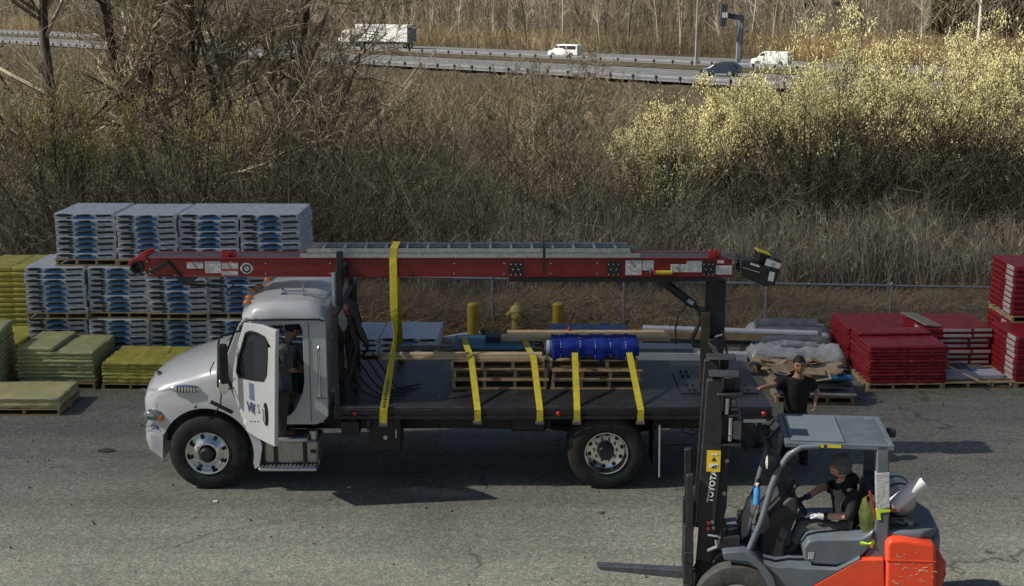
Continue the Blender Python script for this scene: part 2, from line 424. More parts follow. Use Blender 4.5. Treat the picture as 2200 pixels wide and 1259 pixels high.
# ---- added volume, high out of view, shaped to dim the sun over the yard
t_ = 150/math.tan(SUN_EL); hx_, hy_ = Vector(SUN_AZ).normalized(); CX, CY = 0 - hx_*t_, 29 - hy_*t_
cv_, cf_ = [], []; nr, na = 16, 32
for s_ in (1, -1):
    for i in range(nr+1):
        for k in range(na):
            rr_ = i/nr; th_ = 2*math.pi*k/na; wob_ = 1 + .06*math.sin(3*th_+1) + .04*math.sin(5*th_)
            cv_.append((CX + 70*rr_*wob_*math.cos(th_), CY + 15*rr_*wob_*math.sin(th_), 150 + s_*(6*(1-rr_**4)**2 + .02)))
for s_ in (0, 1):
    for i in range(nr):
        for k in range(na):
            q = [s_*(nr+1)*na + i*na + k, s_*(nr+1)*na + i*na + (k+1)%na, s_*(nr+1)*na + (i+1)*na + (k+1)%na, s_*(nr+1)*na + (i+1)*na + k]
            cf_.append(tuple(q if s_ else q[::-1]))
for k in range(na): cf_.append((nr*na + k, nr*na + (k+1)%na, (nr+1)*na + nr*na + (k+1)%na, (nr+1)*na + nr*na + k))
cmat = bpy.data.materials.new('shade_volume'); cmat.use_nodes = True; ct = cmat.node_tree; ct.nodes.remove(ct.nodes['Principled BSDF'])
pv = ct.nodes.new('ShaderNodeVolumePrincipled'); pv.inputs['Color'].default_value = (.9,.9,.9,1); pv.inputs['Density'].default_value = SHADE_DENSITY; pv.inputs['Anisotropy'].default_value = .6
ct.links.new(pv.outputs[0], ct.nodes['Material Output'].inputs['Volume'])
mb = MB(); mb.add(cv_, cf_); kind(mb.build('added_shade_volume', cmat, smooth=0), 'structure')
# ================================================================= stick vegetation
TWIG = attr_mat('bark_and_twigs', .85, .15); LEAFM = attr_mat('catkins', .7, .2); GRASSM = attr_mat('dry_stalks', .8, .2)
def tubes_np(P, Rr, col, sides=3):
    n, K, _ = P.shape
    T = np.empty_like(P); T[:,1:-1] = P[:,2:] - P[:,:-2]; T[:,0] = P[:,1]-P[:,0]; T[:,-1] = P[:,-1]-P[:,-2]
    T /= np.linalg.norm(T, axis=2, keepdims=True) + 1e-9
    ref = np.where(np.abs(T[:,:1,2:3]) > .9, np.array([[[1.,0,0]]]), np.array([[[0,0,1.]]])); ref = np.broadcast_to(ref, T.shape)
    U = np.cross(T, ref); U /= np.linalg.norm(U, axis=2, keepdims=True) + 1e-9; W = np.cross(T, U)
    a = np.arange(sides)*2*np.pi/sides
    V = P[:,:,None,:] + Rr[:,:,None,None]*(np.cos(a)[None,None,:,None]*U[:,:,None,:] + np.sin(a)[None,None,:,None]*W[:,:,None,:])
    idx = np.arange(n*K*sides).reshape(n, K, sides); nx = np.roll(idx, -1, axis=2)
    F = np.stack([idx[:,:-1], nx[:,:-1], nx[:,1:], idx[:,1:]], -1).reshape(-1, 4)
    return V.reshape(-1, 3), F, np.repeat(col, K*sides, axis=0)
def merge(parts):
    vs, fs, cs = [], [], []; o = 0
    for v, f, c in parts: vs.append(v); fs.append(f + o); cs.append(c); o += len(v)
    return np.concatenate(vs), np.concatenate(fs), np.concatenate(cs)
def unit(v): return v/(np.linalg.norm(v, axis=-1, keepdims=True)+1e-9)
def walk(rng, p, d, L, K, wig, up):
    n = len(p); P = np.empty((n, K, 3)); P[:,0] = p; dd = unit(d)
    for k in range(1, K):
        dd = unit(dd + rng.normal(0, wig, (n, 3)) + np.array([0, 0, up])); P[:,k] = P[:,k-1] + dd*(L/(K-1))[:,None]
    return P
def sprout(rng, P, Rr, L, n, t0, ang, ratio, rr, jit=.35, rmin=.004, t1=1.):
    """n children on every branch"""
    N_, K, _ = P.shape; t = rng.uniform(t0, t1, (N_, n)); x = t*(K-1); i = np.clip(x.astype(int), 0, K-2); fr = (x-i)[...,None]
    rows = np.arange(N_)[:,None]; p = P[rows,i]*(1-fr)+P[rows,i+1]*fr; tg = unit(P[rows,i+1]-P[rows,i])
    r = (Rr[rows,i]*(1-fr[...,0])+Rr[rows,i+1]*fr[...,0])
    q = unit(np.cross(tg, unit(rng.normal(0,1,tg.shape)))); a = np.radians(ang)*rng.uniform(.6,1.4,t.shape)[...,None]
    d = tg*np.cos(a) + q*np.sin(a)
    LL = L[:,None]*ratio*(1.05-.55*t)*rng.uniform(1-jit,1+jit,t.shape)
    return p.reshape(-1,3), d.reshape(-1,3), LL.ravel(), np.maximum((r*rr).ravel(), rmin)
def taper(r, K, end=.3): return r[:,None]*np.linspace(1, end, K)[None,:]
def tint(rng, n, c, v=.25, c2=None):
    m = np.clip((rng.uniform(0,1,(n,1))-.5)*2.6+.5, 0, 1); base = np.array(c)*(1-m) + np.array(c2 if c2 is not None else c)*m
    return base*rng.uniform(1-v, 1+v, (n,1))
def make_tree(seed, trunks, levels, K=5, colt=(.13,.11,.09), colb=(.17,.13,.09), colb2=None, wig0=.09, up0=.05, sides=6):
    """trunks: list of (base, dir, length, radius). returns trunk mesh data, crown mesh data, twig tips"""
    rng = np.random.default_rng(seed)
    p = np.array([t[0] for t in trunks], float); d = np.array([t[1] for t in trunks], float); L = np.array([t[2] for t in trunks], float); r = np.array([t[3] for t in trunks], float)
    P = walk(rng, p, d, L, 8, wig0, up0); Rr = taper(r, 8, .22)
    tr = tubes_np(P, Rr, tint(rng, len(p), colt, .12), sides); crown = []
    for lv in levels:
        p, d, L, r = sprout(rng, P, Rr, L, lv['n'], lv.get('t0', .25), lv['ang'], lv['ratio'], lv.get('rr', .55), rmin=lv.get('rmin', .005))
        P = walk(rng, p, d, L, K, lv.get('wig', .16), lv.get('up', .06)); Rr = taper(r, K, .35)
        crown.append(tubes_np(P, Rr, tint(rng, len(p), colb, .3, colb2), 4 if len(p) < 400 else 3))
    return tr, merge(crown), P[:,-2:].reshape(-1, 3)
OCT = np.array([(1,0,0),(-1,0,0),(0,1,0),(0,-1,0),(0,0,1.5),(0,0,-1.5)], float); OCF = np.array([(0,2,4),(2,1,4),(1,3,4),(3,0,4),(2,0,5),(1,2,5),(3,1,5),(0,3,5)])
def lumps(rng, P, r0, r1, col, col2, jit=.05):
    n = len(P); r = rng.uniform(r0, r1, (n,1,1)); P = P + rng.normal(0, jit, (n,3))
    sk = rng.normal(0, .5, (n,1,3)); V = OCT[None]*r; V = V + V[:,:,2:3]*sk + P[:,None,:]
    F = OCF[None] + (np.arange(n)*6)[:,None,None]
    return V.reshape(-1,3), F.reshape(-1,3), np.repeat(tint(rng, n, col, .2, col2), 6, axis=0)
def tree_thing(name, label, cat, loc, data, rot=0., group=None, catk=None):
    e = thing(name, label, cat, Frame(loc[0], loc[1], rot, loc[2]), group)
    np_obj('trunk', np_mesh('trunk', *data[0][:2], TWIG, data[0][2], True), e)
    np_obj('crown', np_mesh('crown', *data[1][:2], TWIG, data[1][2]), e)
    if catk is not None: np_obj('catkins', np_mesh('catkins', *catk[:2], LEAFM, catk[2]), e)
    return e
def zt(x, y): return float(terrain(x, y))
# ---- big bare trees on the left
def col(u, Y): return (u-1100)/CAM_F*(Y*cp + 6*sp)
LV = [dict(n=16, t0=.1, ang=42, ratio=.5, rr=.5, wig=.16, up=.07), dict(n=9, ang=38, ratio=.5, rr=.5, wig=.2, up=.05), dict(n=15, ang=40, ratio=.55, rr=.6, rmin=.0075, wig=.22, up=.03)]
big = [(150, 45, [((0,0,0),(-.1,0,1),11.5,.27),((.3,.1,0),(-.75,-.1,.55),6,.17)], 'thick bare tree at far left with a low limb reaching out of the picture'),
       (262, 47, [((0,0,0),(.06,0,1),12,.25),((.1,.2,1.5),(.3,.1,1),9,.13)], 'dark bare tree second from the left, upright forked trunk'),
       (430, 46, [((0,0,0),(-.22,0,1),10,.2),((.2,0,0),(.2,.1,1),11,.19),((-.1,.1,.3),(-.5,0,1),8,.13),((.2,.1,.2),(.5,0,1),8.5,.12)], 'multi stemmed bare tree fanning wide, third tree from the left'),
       (575, 48, [((0,0,0),(.1,0,1),12,.22),((.2,0,0),(.38,.1,1),10,.17),((-.2,0,.2),(-.3,.1,1),10,.13)], 'tall dark bare tree left of the distant white trailer, stems leaning right'),
       (655, 44, [((0,0,0),(.2,0,1),6.2,.11),((.1,0,0),(.45,.1,.8),4,.07),((-.1,0,0),(-.2,0,1),5.5,.08)], 'smaller leaning bare tree just below the distant white trailer'),
       (1200, 58, [((0,0,0),(.25,0,1),4.9,.1),((0,0,0),(-.3,.1,1),4.6,.1),((.1,0,0),(.5,0,.9),4,.07),((0,0,.2),(-.6,0,.8),4,.07)], 'small dark forked tree standing above the thicket below the white passenger van')]
for i, (u, Y, tr, lb) in enumerate(big):
    x = col(u, Y); tree_thing('bare_tree', lb, 'tree', (x, Y, zt(x, Y)-.05), make_tree(100+i, tr, LV, colt=(.085,.07,.055), colb=(.12,.1,.07), colb2=(.5,.43,.3)), group='bare trees before the highway')
# ---- willows with pale yellow catkins
WL = [dict(n=10, t0=.25, ang=24, ratio=.5, rr=.55, wig=.12, up=.08), dict(n=8, t0=.2, ang=30, ratio=.45, rr=.6, wig=.15, up=.08, rmin=.006), dict(n=5, t0=.15, ang=34, ratio=.5, rr=.7, wig=.15, up=.05, rmin=.005)]
def willow(seed, u, Y, nst, H, spread, lb, frac=.6, zmin=.55, lump=(.011,.027), colk=((.66,.59,.25),(.88,.83,.45)), lean=0.):
    rng = np.random.default_rng(seed); st = []
    for k in range(nst):
        a = 2*math.pi*k/nst + rng.uniform(-.3,.3); q = rng.uniform(.15, 1)*spread
        st.append(((.25*math.cos(a), .25*math.sin(a), 0), (q*math.cos(a)+lean, q*math.sin(a)*.8, 1), H*rng.uniform(.8,1.1)*math.sqrt(1+q*q*.5), rng.uniform(.035,.06)))
    tr, cr, tips = make_tree(seed, st, WL, colt=(.09,.072,.05), colb=(.10,.08,.055), colb2=(.36,.30,.21), wig0=.09, up0=.05, sides=5)
    x = col(u, Y); z = zt(x, Y)
    zz = tips[:,2]/H; prob = np.clip((zz - zmin)/.3, 0, 1)*frac + .02
    cl = .9 + .85*np.sin(tips[:,0]*2.3+seed)*np.sin(tips[:,2]*2.9)*np.sin(tips[:,1]*2.1+1)
    sel = tips[rng.uniform(0,1,len(tips)) < prob*cl]; sel = sel[rng.uniform(0,1,len(sel)) < .36]; sel = np.repeat(sel, 6, axis=0)
    return tree_thing('willow_bush', lb, 'bush', (x, Y, z-.05), (tr, cr), group='flowering willow bushes', catk=lumps(rng, sel, *lump, *colk, jit=.085))
willow(21, 1760, 40, 15, 4.5, .95, 'broad flowering willow full of pale yellow catkins behind the red loading boom', .75, .66)
willow(22, 1940, 43, 15, 5.5, .8, 'tallest flowering willow, pale yellow catkins up against the orange brush', .8, .62)
willow(28, 1640, 44, 14, 3.9, .9, 'dense flowering willow between the lower willow and the broad one', .75, .62)
willow(29, 2060, 45, 14, 5.0, .8, 'dense flowering willow between the tallest willow and the right edge', .75, .6)
willow(23, 2170, 41, 13, 4.5, .8, 'flowering willow cut by the right edge of the picture', .75, .62)
willow(24, 1530, 43, 13, 3.55, .9, 'lower flowering willow below the dark car on the highway', .7, .6)
willow(25, 1430, 39, 10, 3.1, .8, 'small flowering willow at the left end of the yellow row', .5, .45)
willow(26, 150, 38, 10, 4.3, .7, 'tangled shrub with thin yellow green flowers below the far left tree', .26, .3, (.014,.028), ((.5,.43,.13),(.66,.58,.26)))
willow(27, 400, 40, 10, 4.3, .7, 'tangled shrub with scattered yellow flowers behind the white shingle pallets', .16, .4, (.014,.026), ((.48,.42,.14),(.62,.55,.24)))
# ---- thicket (one mass)
def thicket(seed, n, x0f, x1f, y0, y1, topv, cols, lenf=(.45,1.12), nside=8, lean=(-.25,.25), r=(.006,.014), side_len=.3, nmax=None):
    rng = np.random.default_rng(seed)
    y = y0 + (y1-y0)*rng.uniform(0,1,n)**1.1; q = rng.uniform(0,1,n); x = (x0f + (x1f-x0f)*q)/CAM_F*(y*cp+1.2)
    if nmax is not None: k_ = road_n(x, y) < nmax; x, y = x[k_], y[k_]; n = len(x)
    z = terrain(x, y); top = CAM_H - y*((topv(x*CAM_F/(y*cp+1.2)+1100)-2)/CAM_F)*1.03
    H = np.clip(top - z, 1.2, 9)*rng.uniform(*lenf, n)
    patch = .5+.5*np.sin(x*.55+1.3*np.sin(y*.31))*np.sin(y*.42+x*.2)
    d = np.stack([rng.uniform(*lean, n) + .35*np.sin(x*.4+y*.23) + rng.normal(0,.55,n), rng.normal(0,.45,n), rng.uniform(.5,1.1,n)], 1)
    P = walk(rng, np.stack([x,y,z-.05],1), d, H*1.2, 6, .17, -.02)
    base = tint(rng, n, cols[0], .35, cols[1])*(1-.3*patch[:,None]) + np.array(cols[2])[None]*(.3*patch[:,None])
    base = base*(.62 + .75*np.clip(.5+.5*np.sin(x*.31+2*np.sin(y*.17)+seed)*np.sin(y*.27-x*.12)+rng.normal(0,.1,n), 0, 1))[:,None]
    rr = rng.uniform(*r, n); out = [tubes_np(P, taper(rr, 6, .3), base)]
    p, dd, L, r2 = sprout(rng, P, taper(rr, 6, .3), H, nside, .12, 50, side_len, .65, rmin=.0055)
    P2 = walk(rng, p, dd, L, 4, .24, .05); out.append(tubes_np(P2, taper(r2, 4, .45), np.repeat(base, nside, axis=0)*rng.uniform(.8,1.35,(n*nside,1))))
    return merge(out)
top = lambda u: np.interp(u, [-200, 0, 400, 700, 1000, 1250, 1400, 1700, 2300], [230, 225, 215, 175, 165, 178, 200, 215, 260])
CT = ((.075,.062,.042), (.40,.35,.245), (.21,.165,.075))
rail = lambda u: np.interp(u, [-200, 0, 400, 760, 1240, 1400], [92, 102, 128, 150, 176, 188])
DK = ((.06,.05,.035), (.30,.265,.19), (.15,.12,.06))
v, f, c = merge([thicket(41, 3500, -1600, 330, 34, 46, lambda u: top(u)+40, CT, r=(.007,.017), nside=7), thicket(42, 5300, -1600, 1550, 44, 70, top, CT, r=(.009,.019), nside=7),
    thicket(43, 5200, -1600, 1600, 68, 120, lambda u: top(u)-2, ((.13,.105,.06),(.42,.35,.2),(.3,.22,.08)), r=(.014,.027), nside=6),
    thicket(44, 900, 280, 1260, 38.5, 41, lambda u: np.interp(u, [1300,1500,1750,1950,2250], [330,270,250,230,270]), DK, r=(.008,.02), nside=9),
    thicket(48, 2100, 280, 1550, 41, 49, lambda u: np.interp(u, [1300,1500,1750,1950,2250], [300,230,190,160,215]), DK, r=(.009,.02), nside=9),
    thicket(45, 3500, -1600, 500, 118, 330, rail, ((.16,.13,.075),(.4,.33,.19),(.3,.23,.1)), r=(.025,.05), nside=6, nmax=-3),
    thicket(46, 330, -1150, -340, 44, 62, lambda u: 40+0*u, ((.12,.1,.07),(.5,.43,.3),(.36,.29,.17)), r=(.014,.026), nside=16, lean=(-.3,.3))])
o = np_obj('thicket', np_mesh('thicket', v, f, TWIG, c)); tag(o, 'tangled leafless brown brush filling the low ground before the highway', 'brush'); kind(o, 'stuff')
# a low dark bramble layer keeps the floor closed
# ---- reeds
def blades(rng, x, y, h, wx, col, K=4, r=(.006,.011), bend=.15, up=.0, sides=3):
    n = len(x); z = terrain(x, y)
    lw = np.where(rng.uniform(0,1,n) < .12, .75, .15); d = np.stack([rng.normal(wx, 1, n)*lw, rng.normal(0,1,n)*lw, np.ones(n)], 1)
    P = walk(rng, np.stack([x,y,z-.02],1), d, h, K, bend, up)
    return tubes_np(P, taper(rng.uniform(*r, n), K, .25), col, sides)
rng = np.random.default_rng(77)
n = 18500; y = 32.5 + 10*rng.uniform(0,1,n)**1.05; q = rng.uniform(0,1,n); x = (-230 + 1850*q)/CAM_F*(y*cp+1.2)
keep = (x > (-3.2 + .5*np.sin(y)) + (y-32)*.28) ; x, y = x[keep], y[keep]; n = len(x)
h = rng.uniform(1.25, 2.35, n)*(1 - .22*np.clip((x-9)/8, 0, 1))*(.8+.2*np.sin(x*.9)*np.sin(y*.8)+.22*np.sin(x*2.7+y)*np.sin(y*2.1+x*.7))
cl = tint(rng, n, (.24,.19,.125), .3, (.78,.67,.48))
parts = [blades(rng, x, y, h, .02, cl, bend=.09, r=(.007,.015))]
Pl = np.stack([x, y, terrain(x,y) + h*rng.uniform(.25,.95,n)], 1)
for k in range(2):
    d = np.stack([rng.normal(0,.5,n), rng.normal(0,.5,n), rng.uniform(.7,2.2,n)], 1)
    parts.append(tubes_np(walk(rng, Pl + rng.normal(0,.02,(n,3)), d, rng.uniform(.2,.5,n), 4, .15, -.2), taper(rng.uniform(.006,.01,n), 4, .2), cl*rng.uniform(.8,1.2,(n,1))))
v, f, c = merge(parts); o = np_obj('reeds', np_mesh('reeds', v, f, GRASSM, c)); tag(o, 'pale dry reeds standing behind the chain link fence', 'reeds'); kind(o, 'stuff')
# ---- matted dry grass on the verge
n = 76000; y = 26.2 + 8.2*rng.uniform(0,1,n); x = rng.uniform(-1550, 1550, n)/CAM_F*(y*cp+1.2); y = y - .089*np.clip(x,-12,12)*(y < 28.5)
d = np.stack([rng.normal(.35,.8,n), rng.normal(-.45,.65,n), rng.uniform(.12,.75,n)], 1)
P = walk(rng, np.stack([x,y,terrain(x,y)-.01],1), d, rng.uniform(.22,.62,n), 4, .2, -.16)
pt = .5+.5*np.sin(x*.8+np.sin(y*1.1)*1.5)
cl = tint(rng, n, (.25,.17,.085), .35, (.42,.31,.18))*(.75+.4*pt[:,None])
gr = (rng.uniform(0,1,n) < .035); cl[gr] = np.array((.09,.13,.03))*rng.uniform(.7,1.4,(gr.sum(),1))
v, f, c = tubes_np(P, taper(rng.uniform(.005,.0095,n), 4, .3), cl); o = np_obj('dry_grass', np_mesh('dry_grass', v, f, GRASSM, c)); tag(o, 'matted brown grass lying along the chain link fence', 'grass'); kind(o, 'stuff')
# ---- grit and leaf litter gathered on the yard
rng = np.random.default_rng(12); n = 2600; q = rng.uniform(0,1,n); y = np.where(q < .8, 26.2 - np.abs(rng.normal(0,1.3,n)), rng.uniform(14,26,n)); x = rng.uniform(-13, 13, n); y = y - .089*x*(q < .8)
v, f, c = lumps(rng, np.stack([x, y, np.full(n,.006)],1), .008, .022, (.12,.095,.06), (.3,.25,.17), jit=.002); o = np_obj('leaf_litter', np_mesh('leaf_litter', v, f, GRASSM, c)); tag(o, 'dry leaf litter and grit scattered on the asphalt near its edge', 'litter'); kind(o, 'stuff')
# ---- far side: orange brush, hillside wood
def far_sticks(seed, n, n0, n1, t0, t1, h, cols, r, nside=4, K=4, ang=28, side=.4):
    rng = np.random.default_rng(seed); nn = rng.uniform(n0, n1, n); tt = rng.uniform(t0, t1, n)
    x = R0[0]+RN[0]*nn+RT[0]*tt; y = R0[1]+RN[1]*nn+RT[1]*tt; z = terrain(x, y)
    pt = .5+.5*np.sin(tt*.11+seed)*np.sin(nn*.2+tt*.05); H = rng.uniform(*h, n)*(.65+.5*pt)
    d = np.stack([rng.normal(0,.14,n), rng.normal(0,.14,n), np.ones(n)], 1)
    P = walk(rng, np.stack([x,y,z-.1],1), d, H, K, .1, .03); rr = rng.uniform(*r, n)
    og_ = (.75*pt*(1-.8*smooth(-5, 50, tt)))[:,None]; H = H*(1+.5*(1-smooth(-30, 30, tt))); base = tint(rng, n, cols[0], .25, cols[1])*(1-og_) + np.array(cols[2])[None]*og_; base = base*(.55+.95*np.clip(.5+.6*np.sin(tt*.075+2*np.sin(nn*.06))*np.sin(nn*.05+tt*.02+seed)+rng.normal(0,.12,n),0,1))[:,None]
    p, dd, L, r2 = sprout(rng, P, taper(rr, K, .3), H, nside, .2, ang, side, .6, rmin=r[0]*.6)
    P2 = walk(rng, p, dd, L, 3, .1, .08)
    return merge([tubes_np(P, taper(rr, K, .3), base), tubes_np(P2, taper(r2, 3, .4), np.repeat(base, nside, axis=0)*rng.uniform(.85,1.25,(n*nside,1)))])
v, f, c = merge([far_sticks(51, 7000, 60, 82, -70, 420, (1.5, 5.5), ((.17,.13,.075),(.48,.39,.23),(.5,.3,.1)), (.03,.06), nside=6, ang=36),
                 far_sticks(52, 2200, 25, 33, -70, 300, (.4, 1.1), ((.3,.24,.13),(.36,.28,.15),(.33,.24,.1)), (.02,.035), nside=3)])
o = np_obj('roadside_brush', np_mesh('roadside_brush', v, f, TWIG, c)); tag(o, 'orange and tan leafless brush along the far side of the highway', 'brush'); kind(o, 'stuff')
v, f, c = merge([far_sticks(53, 6000, 84, 230, -150, 520, (7, 17), ((.10,.085,.065),(.52,.46,.36),(.3,.25,.17)), (.05,.12), nside=13, ang=42, side=.28)])
o = np_obj('hillside_wood', np_mesh('hillside_wood', v, f, TWIG, c)); tag(o, 'mass of grey leafless woodland covering the hillside behind the highway', 'woodland'); kind(o, 'stuff')
# ---- trees one can tell apart beyond the highway
FL = [dict(n=22, t0=.25, ang=40, ratio=.3, rr=.4, wig=.12, up=.12, rmin=.03), dict(n=9, ang=34, ratio=.5, rr=.55, wig=.14, up=.1, rmin=.022)]
def far_proto(seed, L, r, colt, colb, colb2, lv=FL, st=None): return make_tree(seed, st or [((0,0,0),(.02,0,1),L,r)], lv, colt=colt, colb=colb, colb2=colb2, wig0=.035, sides=6)
protos = [far_proto(61, 19, .24, (.5,.47,.4), (.3,.27,.22), (.42,.37,.3)), far_proto(62, 17, .2, (.46,.42,.34), (.33,.28,.2), (.4,.33,.24)),
          far_proto(63, 20, .3, (.13,.11,.09), (.15,.125,.1), (.22,.18,.14)), far_proto(64, 16, .18, (.4,.35,.27), (.3,.24,.15), (.36,.28,.17), st=[((0,0,0),(.06,0,1),16,.18),((.4,0,0),(-.08,0,1),14,.15)])]
KIND = ['pale', 'slim pale', 'dark', 'twin stemmed']
far = [(612,0,'left of the distant trailer roof line'),(985,0,'between the distant trailer and the passenger van'),(1210,0,'rising behind the passenger van'),(1415,1,'standing alone left of the light pole'),(1545,2,'behind the sign gantry box'),(1618,0,'just right of the sign gantry post'),(1665,3,'above the white panel van'),(1715,1,'right of the white panel van'),(1060,3,'over the middle of the highway'),(1130,2,'over the guardrail left of the passenger van'),(1290,1,'second right of the passenger van'),(1350,2,'third right of the passenger van'),(1465,3,'close left of the light pole'),(1985,1,'rising over the tallest yellow willow'),(880,2,'right of the trailer'),(930,1,'well right of the trailer'),(780,3,'behind the trailer'),(700,2,'behind the tractor cab'),(1830,2,'left of the bare snag at upper right'),(470,1,'behind the multi stemmed near tree'),(335,3,'between the second and third near trees'),(60,2,'at the upper left corner'),(200,1,'between the first and second near trees')]
tops = {}
for i, (u, k, where) in enumerate(far):
    n = 66 + (i*37 % 40); # meet the sight line with the tree row n
    a = (u-1100)/CAM_F; y = (n + R0[0]*RN[0] + R0[1]*RN[1])/(RN[1] + RN[0]*a*cp*1.0); x = a*y*cp
    if k not in tops:
        o = tree_thing('bare_tree', '', 'tree', (x, y, zt(x,y)-.1), protos[k], group='bare trees beyond the highway'); tops[k] = o
    else:
        o = copy_tree(tops[k]); o.location = (x, y, zt(x,y)-.1)
    o.rotation_euler = (0, 0, i*1.7); s_ = .85 + (i*29 % 13)/40; o.scale = (s_, s_, s_)
    o['label'] = ('%s bare tree beyond the highway, %s' % (KIND[k], where))
# leafless snag, conifers
def conifer(seed, u, n, H, lb, colr=((.035,.05,.022),(.07,.09,.035))):
    rng = np.random.default_rng(seed); a = (u-1100)/CAM_F; y = (n + R0[0]*RN[0] + R0[1]*RN[1])/(RN[1] + RN[0]*a*cp); x = a*y*cp
    tr = tubes_np(walk(rng, np.zeros((1,3)), np.array([[0,0,1.]]), np.array([H*.98]), 8, .01, 0), taper(np.array([H*.018]), 8, .1), np.array([[.09,.065,.045]]), 6)
    m_ = 520; t = rng.uniform(.08, 1, m_); L = (1-t)**.8*H*.2 + .4; az = rng.uniform(0, 6.28, m_)
    d = np.stack([np.cos(az), np.sin(az), -.25+.3*t], 1); p = np.stack([0*t, 0*t, t*H*.97], 1)
    P = walk(rng, p, d, L, 4, .08, .02); cr = [tubes_np(P, taper(np.full(m_, .05), 4, .4), tint(rng, m_, (.06,.05,.035)))]
    p2, d2, L2, r2 = sprout(rng, P, taper(np.full(m_,.05),4,.4), L, 14, .1, 50, .36, .9, rmin=.05)
    P2 = walk(rng, p2, d2, L2, 3, .12, -.06); cr.append(tubes_np(P2, np.broadcast_to(np.array([.03,.12,.02])[None], (len(p2),3)).copy(), tint(rng, len(p2), colr[0], .3, colr[1])))
    e = thing('conifer_tree', lb, 'tree', Frame(x, y, 0, zt(x,y)-.1), 'conifers on the hillside')
    np_obj('trunk', np_mesh('trunk', *tr[:2], TWIG, tr[2], True), e); v, f, c = merge(cr); np_obj('crown', np_mesh('crown', v, f, TWIG, c), e)
conifer(81, 2040, 120, 20, 'dark green conifer left of the bare snag at upper right', ((.04,.06,.02),(.1,.115,.04)))
conifer(82, 2125, 135, 22, 'dark green conifer behind the bare snag at upper right')
conifer(83, 2185, 118, 20, 'dark conifer at the upper right corner')
conifer(84, 800, 170, 17, 'small dark conifer above the trailer on the hillside')
conifer(85, 826, 150, 17, 'olive green conifer above the trailer roof', ((.1,.1,.02),(.2,.19,.04)))
conifer(86, 1735, 150, 20, 'dark conifer right of the sign gantry', ((.02,.025,.02),(.04,.045,.03)))  # crown greens set darker than on the other conifers
a_ = (2108-1100)/CAM_F; yy = (95 + R0[0]*RN[0] + R0[1]*RN[1])/(RN[1] + RN[0]*a_*cp); xx = a_*yy*cp
sn = make_tree(91, [((0,0,0),(.02,0,1),16,.42),((0,0,9.),(-.45,0,1),6,.2),((0,0,9.5),(.5,0,1),6.5,.22),((.1,0,8),(-.7,0,.7),3,.14)], [dict(n=3, t0=.5, ang=35, ratio=.3, rr=.4, rmin=.05), dict(n=2, ang=35, ratio=.4, rr=.5, rmin=.04)], colt=(.72,.68,.58), colb=(.6,.55,.45), wig0=.03)
tree_thing('bare_snag', 'bleached white forked snag among green conifers at upper right', 'tree', (xx, yy, zt(xx,yy)-.1), sn)
# ================================================================= flatbed truck
TF = Frame(0, 17.7)
truck = thing('flatbed_truck', 'white cab flatbed truck with black deck and its driver door standing open', 'truck', TF)
def P(u, v, y=0.): return TF.p3(u, v, y)
def arc(cx, cz, r, a0, a1, n): return [(cx + r*math.cos(R(a0+(a1-a0)*i/n)), cz + r*math.sin(R(a0+(a1-a0)*i/n))) for i in range(n+1)]
WX, RX, WZ = -4.2, 1.3, .53
# hood with wheel arches
ol = [(-5.14,.88),(-5.2,1.05),(-5.2,1.25),(-5.15,1.38),(-5.03,1.49),(-4.75,1.6),(-4.4,1.72),(-4.1,1.83),(-3.98,1.9),(-3.93,1.86),(-3.86,1.5),(-3.72,1.2),(-3.5,.9),(-3.44,.62),(-3.49,.34),(-3.55,.31)]
ar = arc(WX, WZ, .645, -12, 158, 22)
pts = ol + ar; mask = [1]*9 + [0]*7 + [0]*len(ar)
def bow(q, m):
    s_ = (q[1]-1.15)/1.15; f = max(0, min(1, (-3.9 - q[0])/1.3))
    q[1] = 1.15 + (q[1]-1.15)*(1 - .07*f - .10*max(0, q[2]-1.2)*(0.5+f))
    if m and q[2] > 1.2: q[2] -= .1*s_*s_*(q[2]-1.2)/.5
    if m and q[0] < -4.7: q[0] += .16*s_*s_*min(1, (-4.7-q[0])/.4)
    return q
mb = MB(); mb.rprism(pts, 0.0, 2.3, .2, mask, bow)
hood = mb.build('hood', WHITE, truck, smooth=50)
mb = MB(); mb.box(-4.95,-3.6,.32,1.98,.62,1.42); mb.build('wheel_well_liner', BLACK, truck)
# bumper
mb = MB(); mb.rprism([(-4.83,.42),(-5.02,.45),(-5.13,.55),(-5.17,.72),(-5.16,.885),(-4.8,.80)], .03, 2.27, .12, [0,1,1,1,1,0], lambda q, m: [q[0] + (.13*((q[1]-1.15)/1.15)**2 if q[0] < -4.9 else 0), q[1], q[2]])
mb.build('bumper', WHITE, truck, smooth=50)
# hood vent, emblem pieces, headlight, lettering
def on_hood(u, v, y=.02): return P(u, v, y)
mb = MB(); c = on_hood(397, 836, .045)
mb.ell(c, .215, .03, .06, 10); mb.build('side_vent', CHROME, hood)
mb = MB(); 
for k in range(7): mb.box(c[0]-.1+k*.042, c[0]-.092+k*.042, .006, .03, c[2]-.045, c[2]+.045)
mb.build('vent_slots', BLACK, hood)
c = on_hood(325, 893, .06); mb = MB(); mb.ell((c[0]+.03, .10, c[2]), .15, .09, .085, 14); hl = mb.build('headlight', mat('headlight_glass', (.3,.32,.34), .08, .5, var=.6, scale=26), truck)
mb = MB(); mb.ell((c[0]+.13, .055, c[2]-.03), .045, .035, .055, 8); mb.build('turn_signal', AMBER, hl)
mb = MB(); q = on_hood(420, 874, 0); mb.ell((q[0], -.004, q[2]), .025, .012, .025, 8); q = on_hood(342, 791, .7); mb.ell((q[0], .62, q[2]-.04), .05, .06, .02, 8); mb.build('hood_fitting', STEEL, hood)
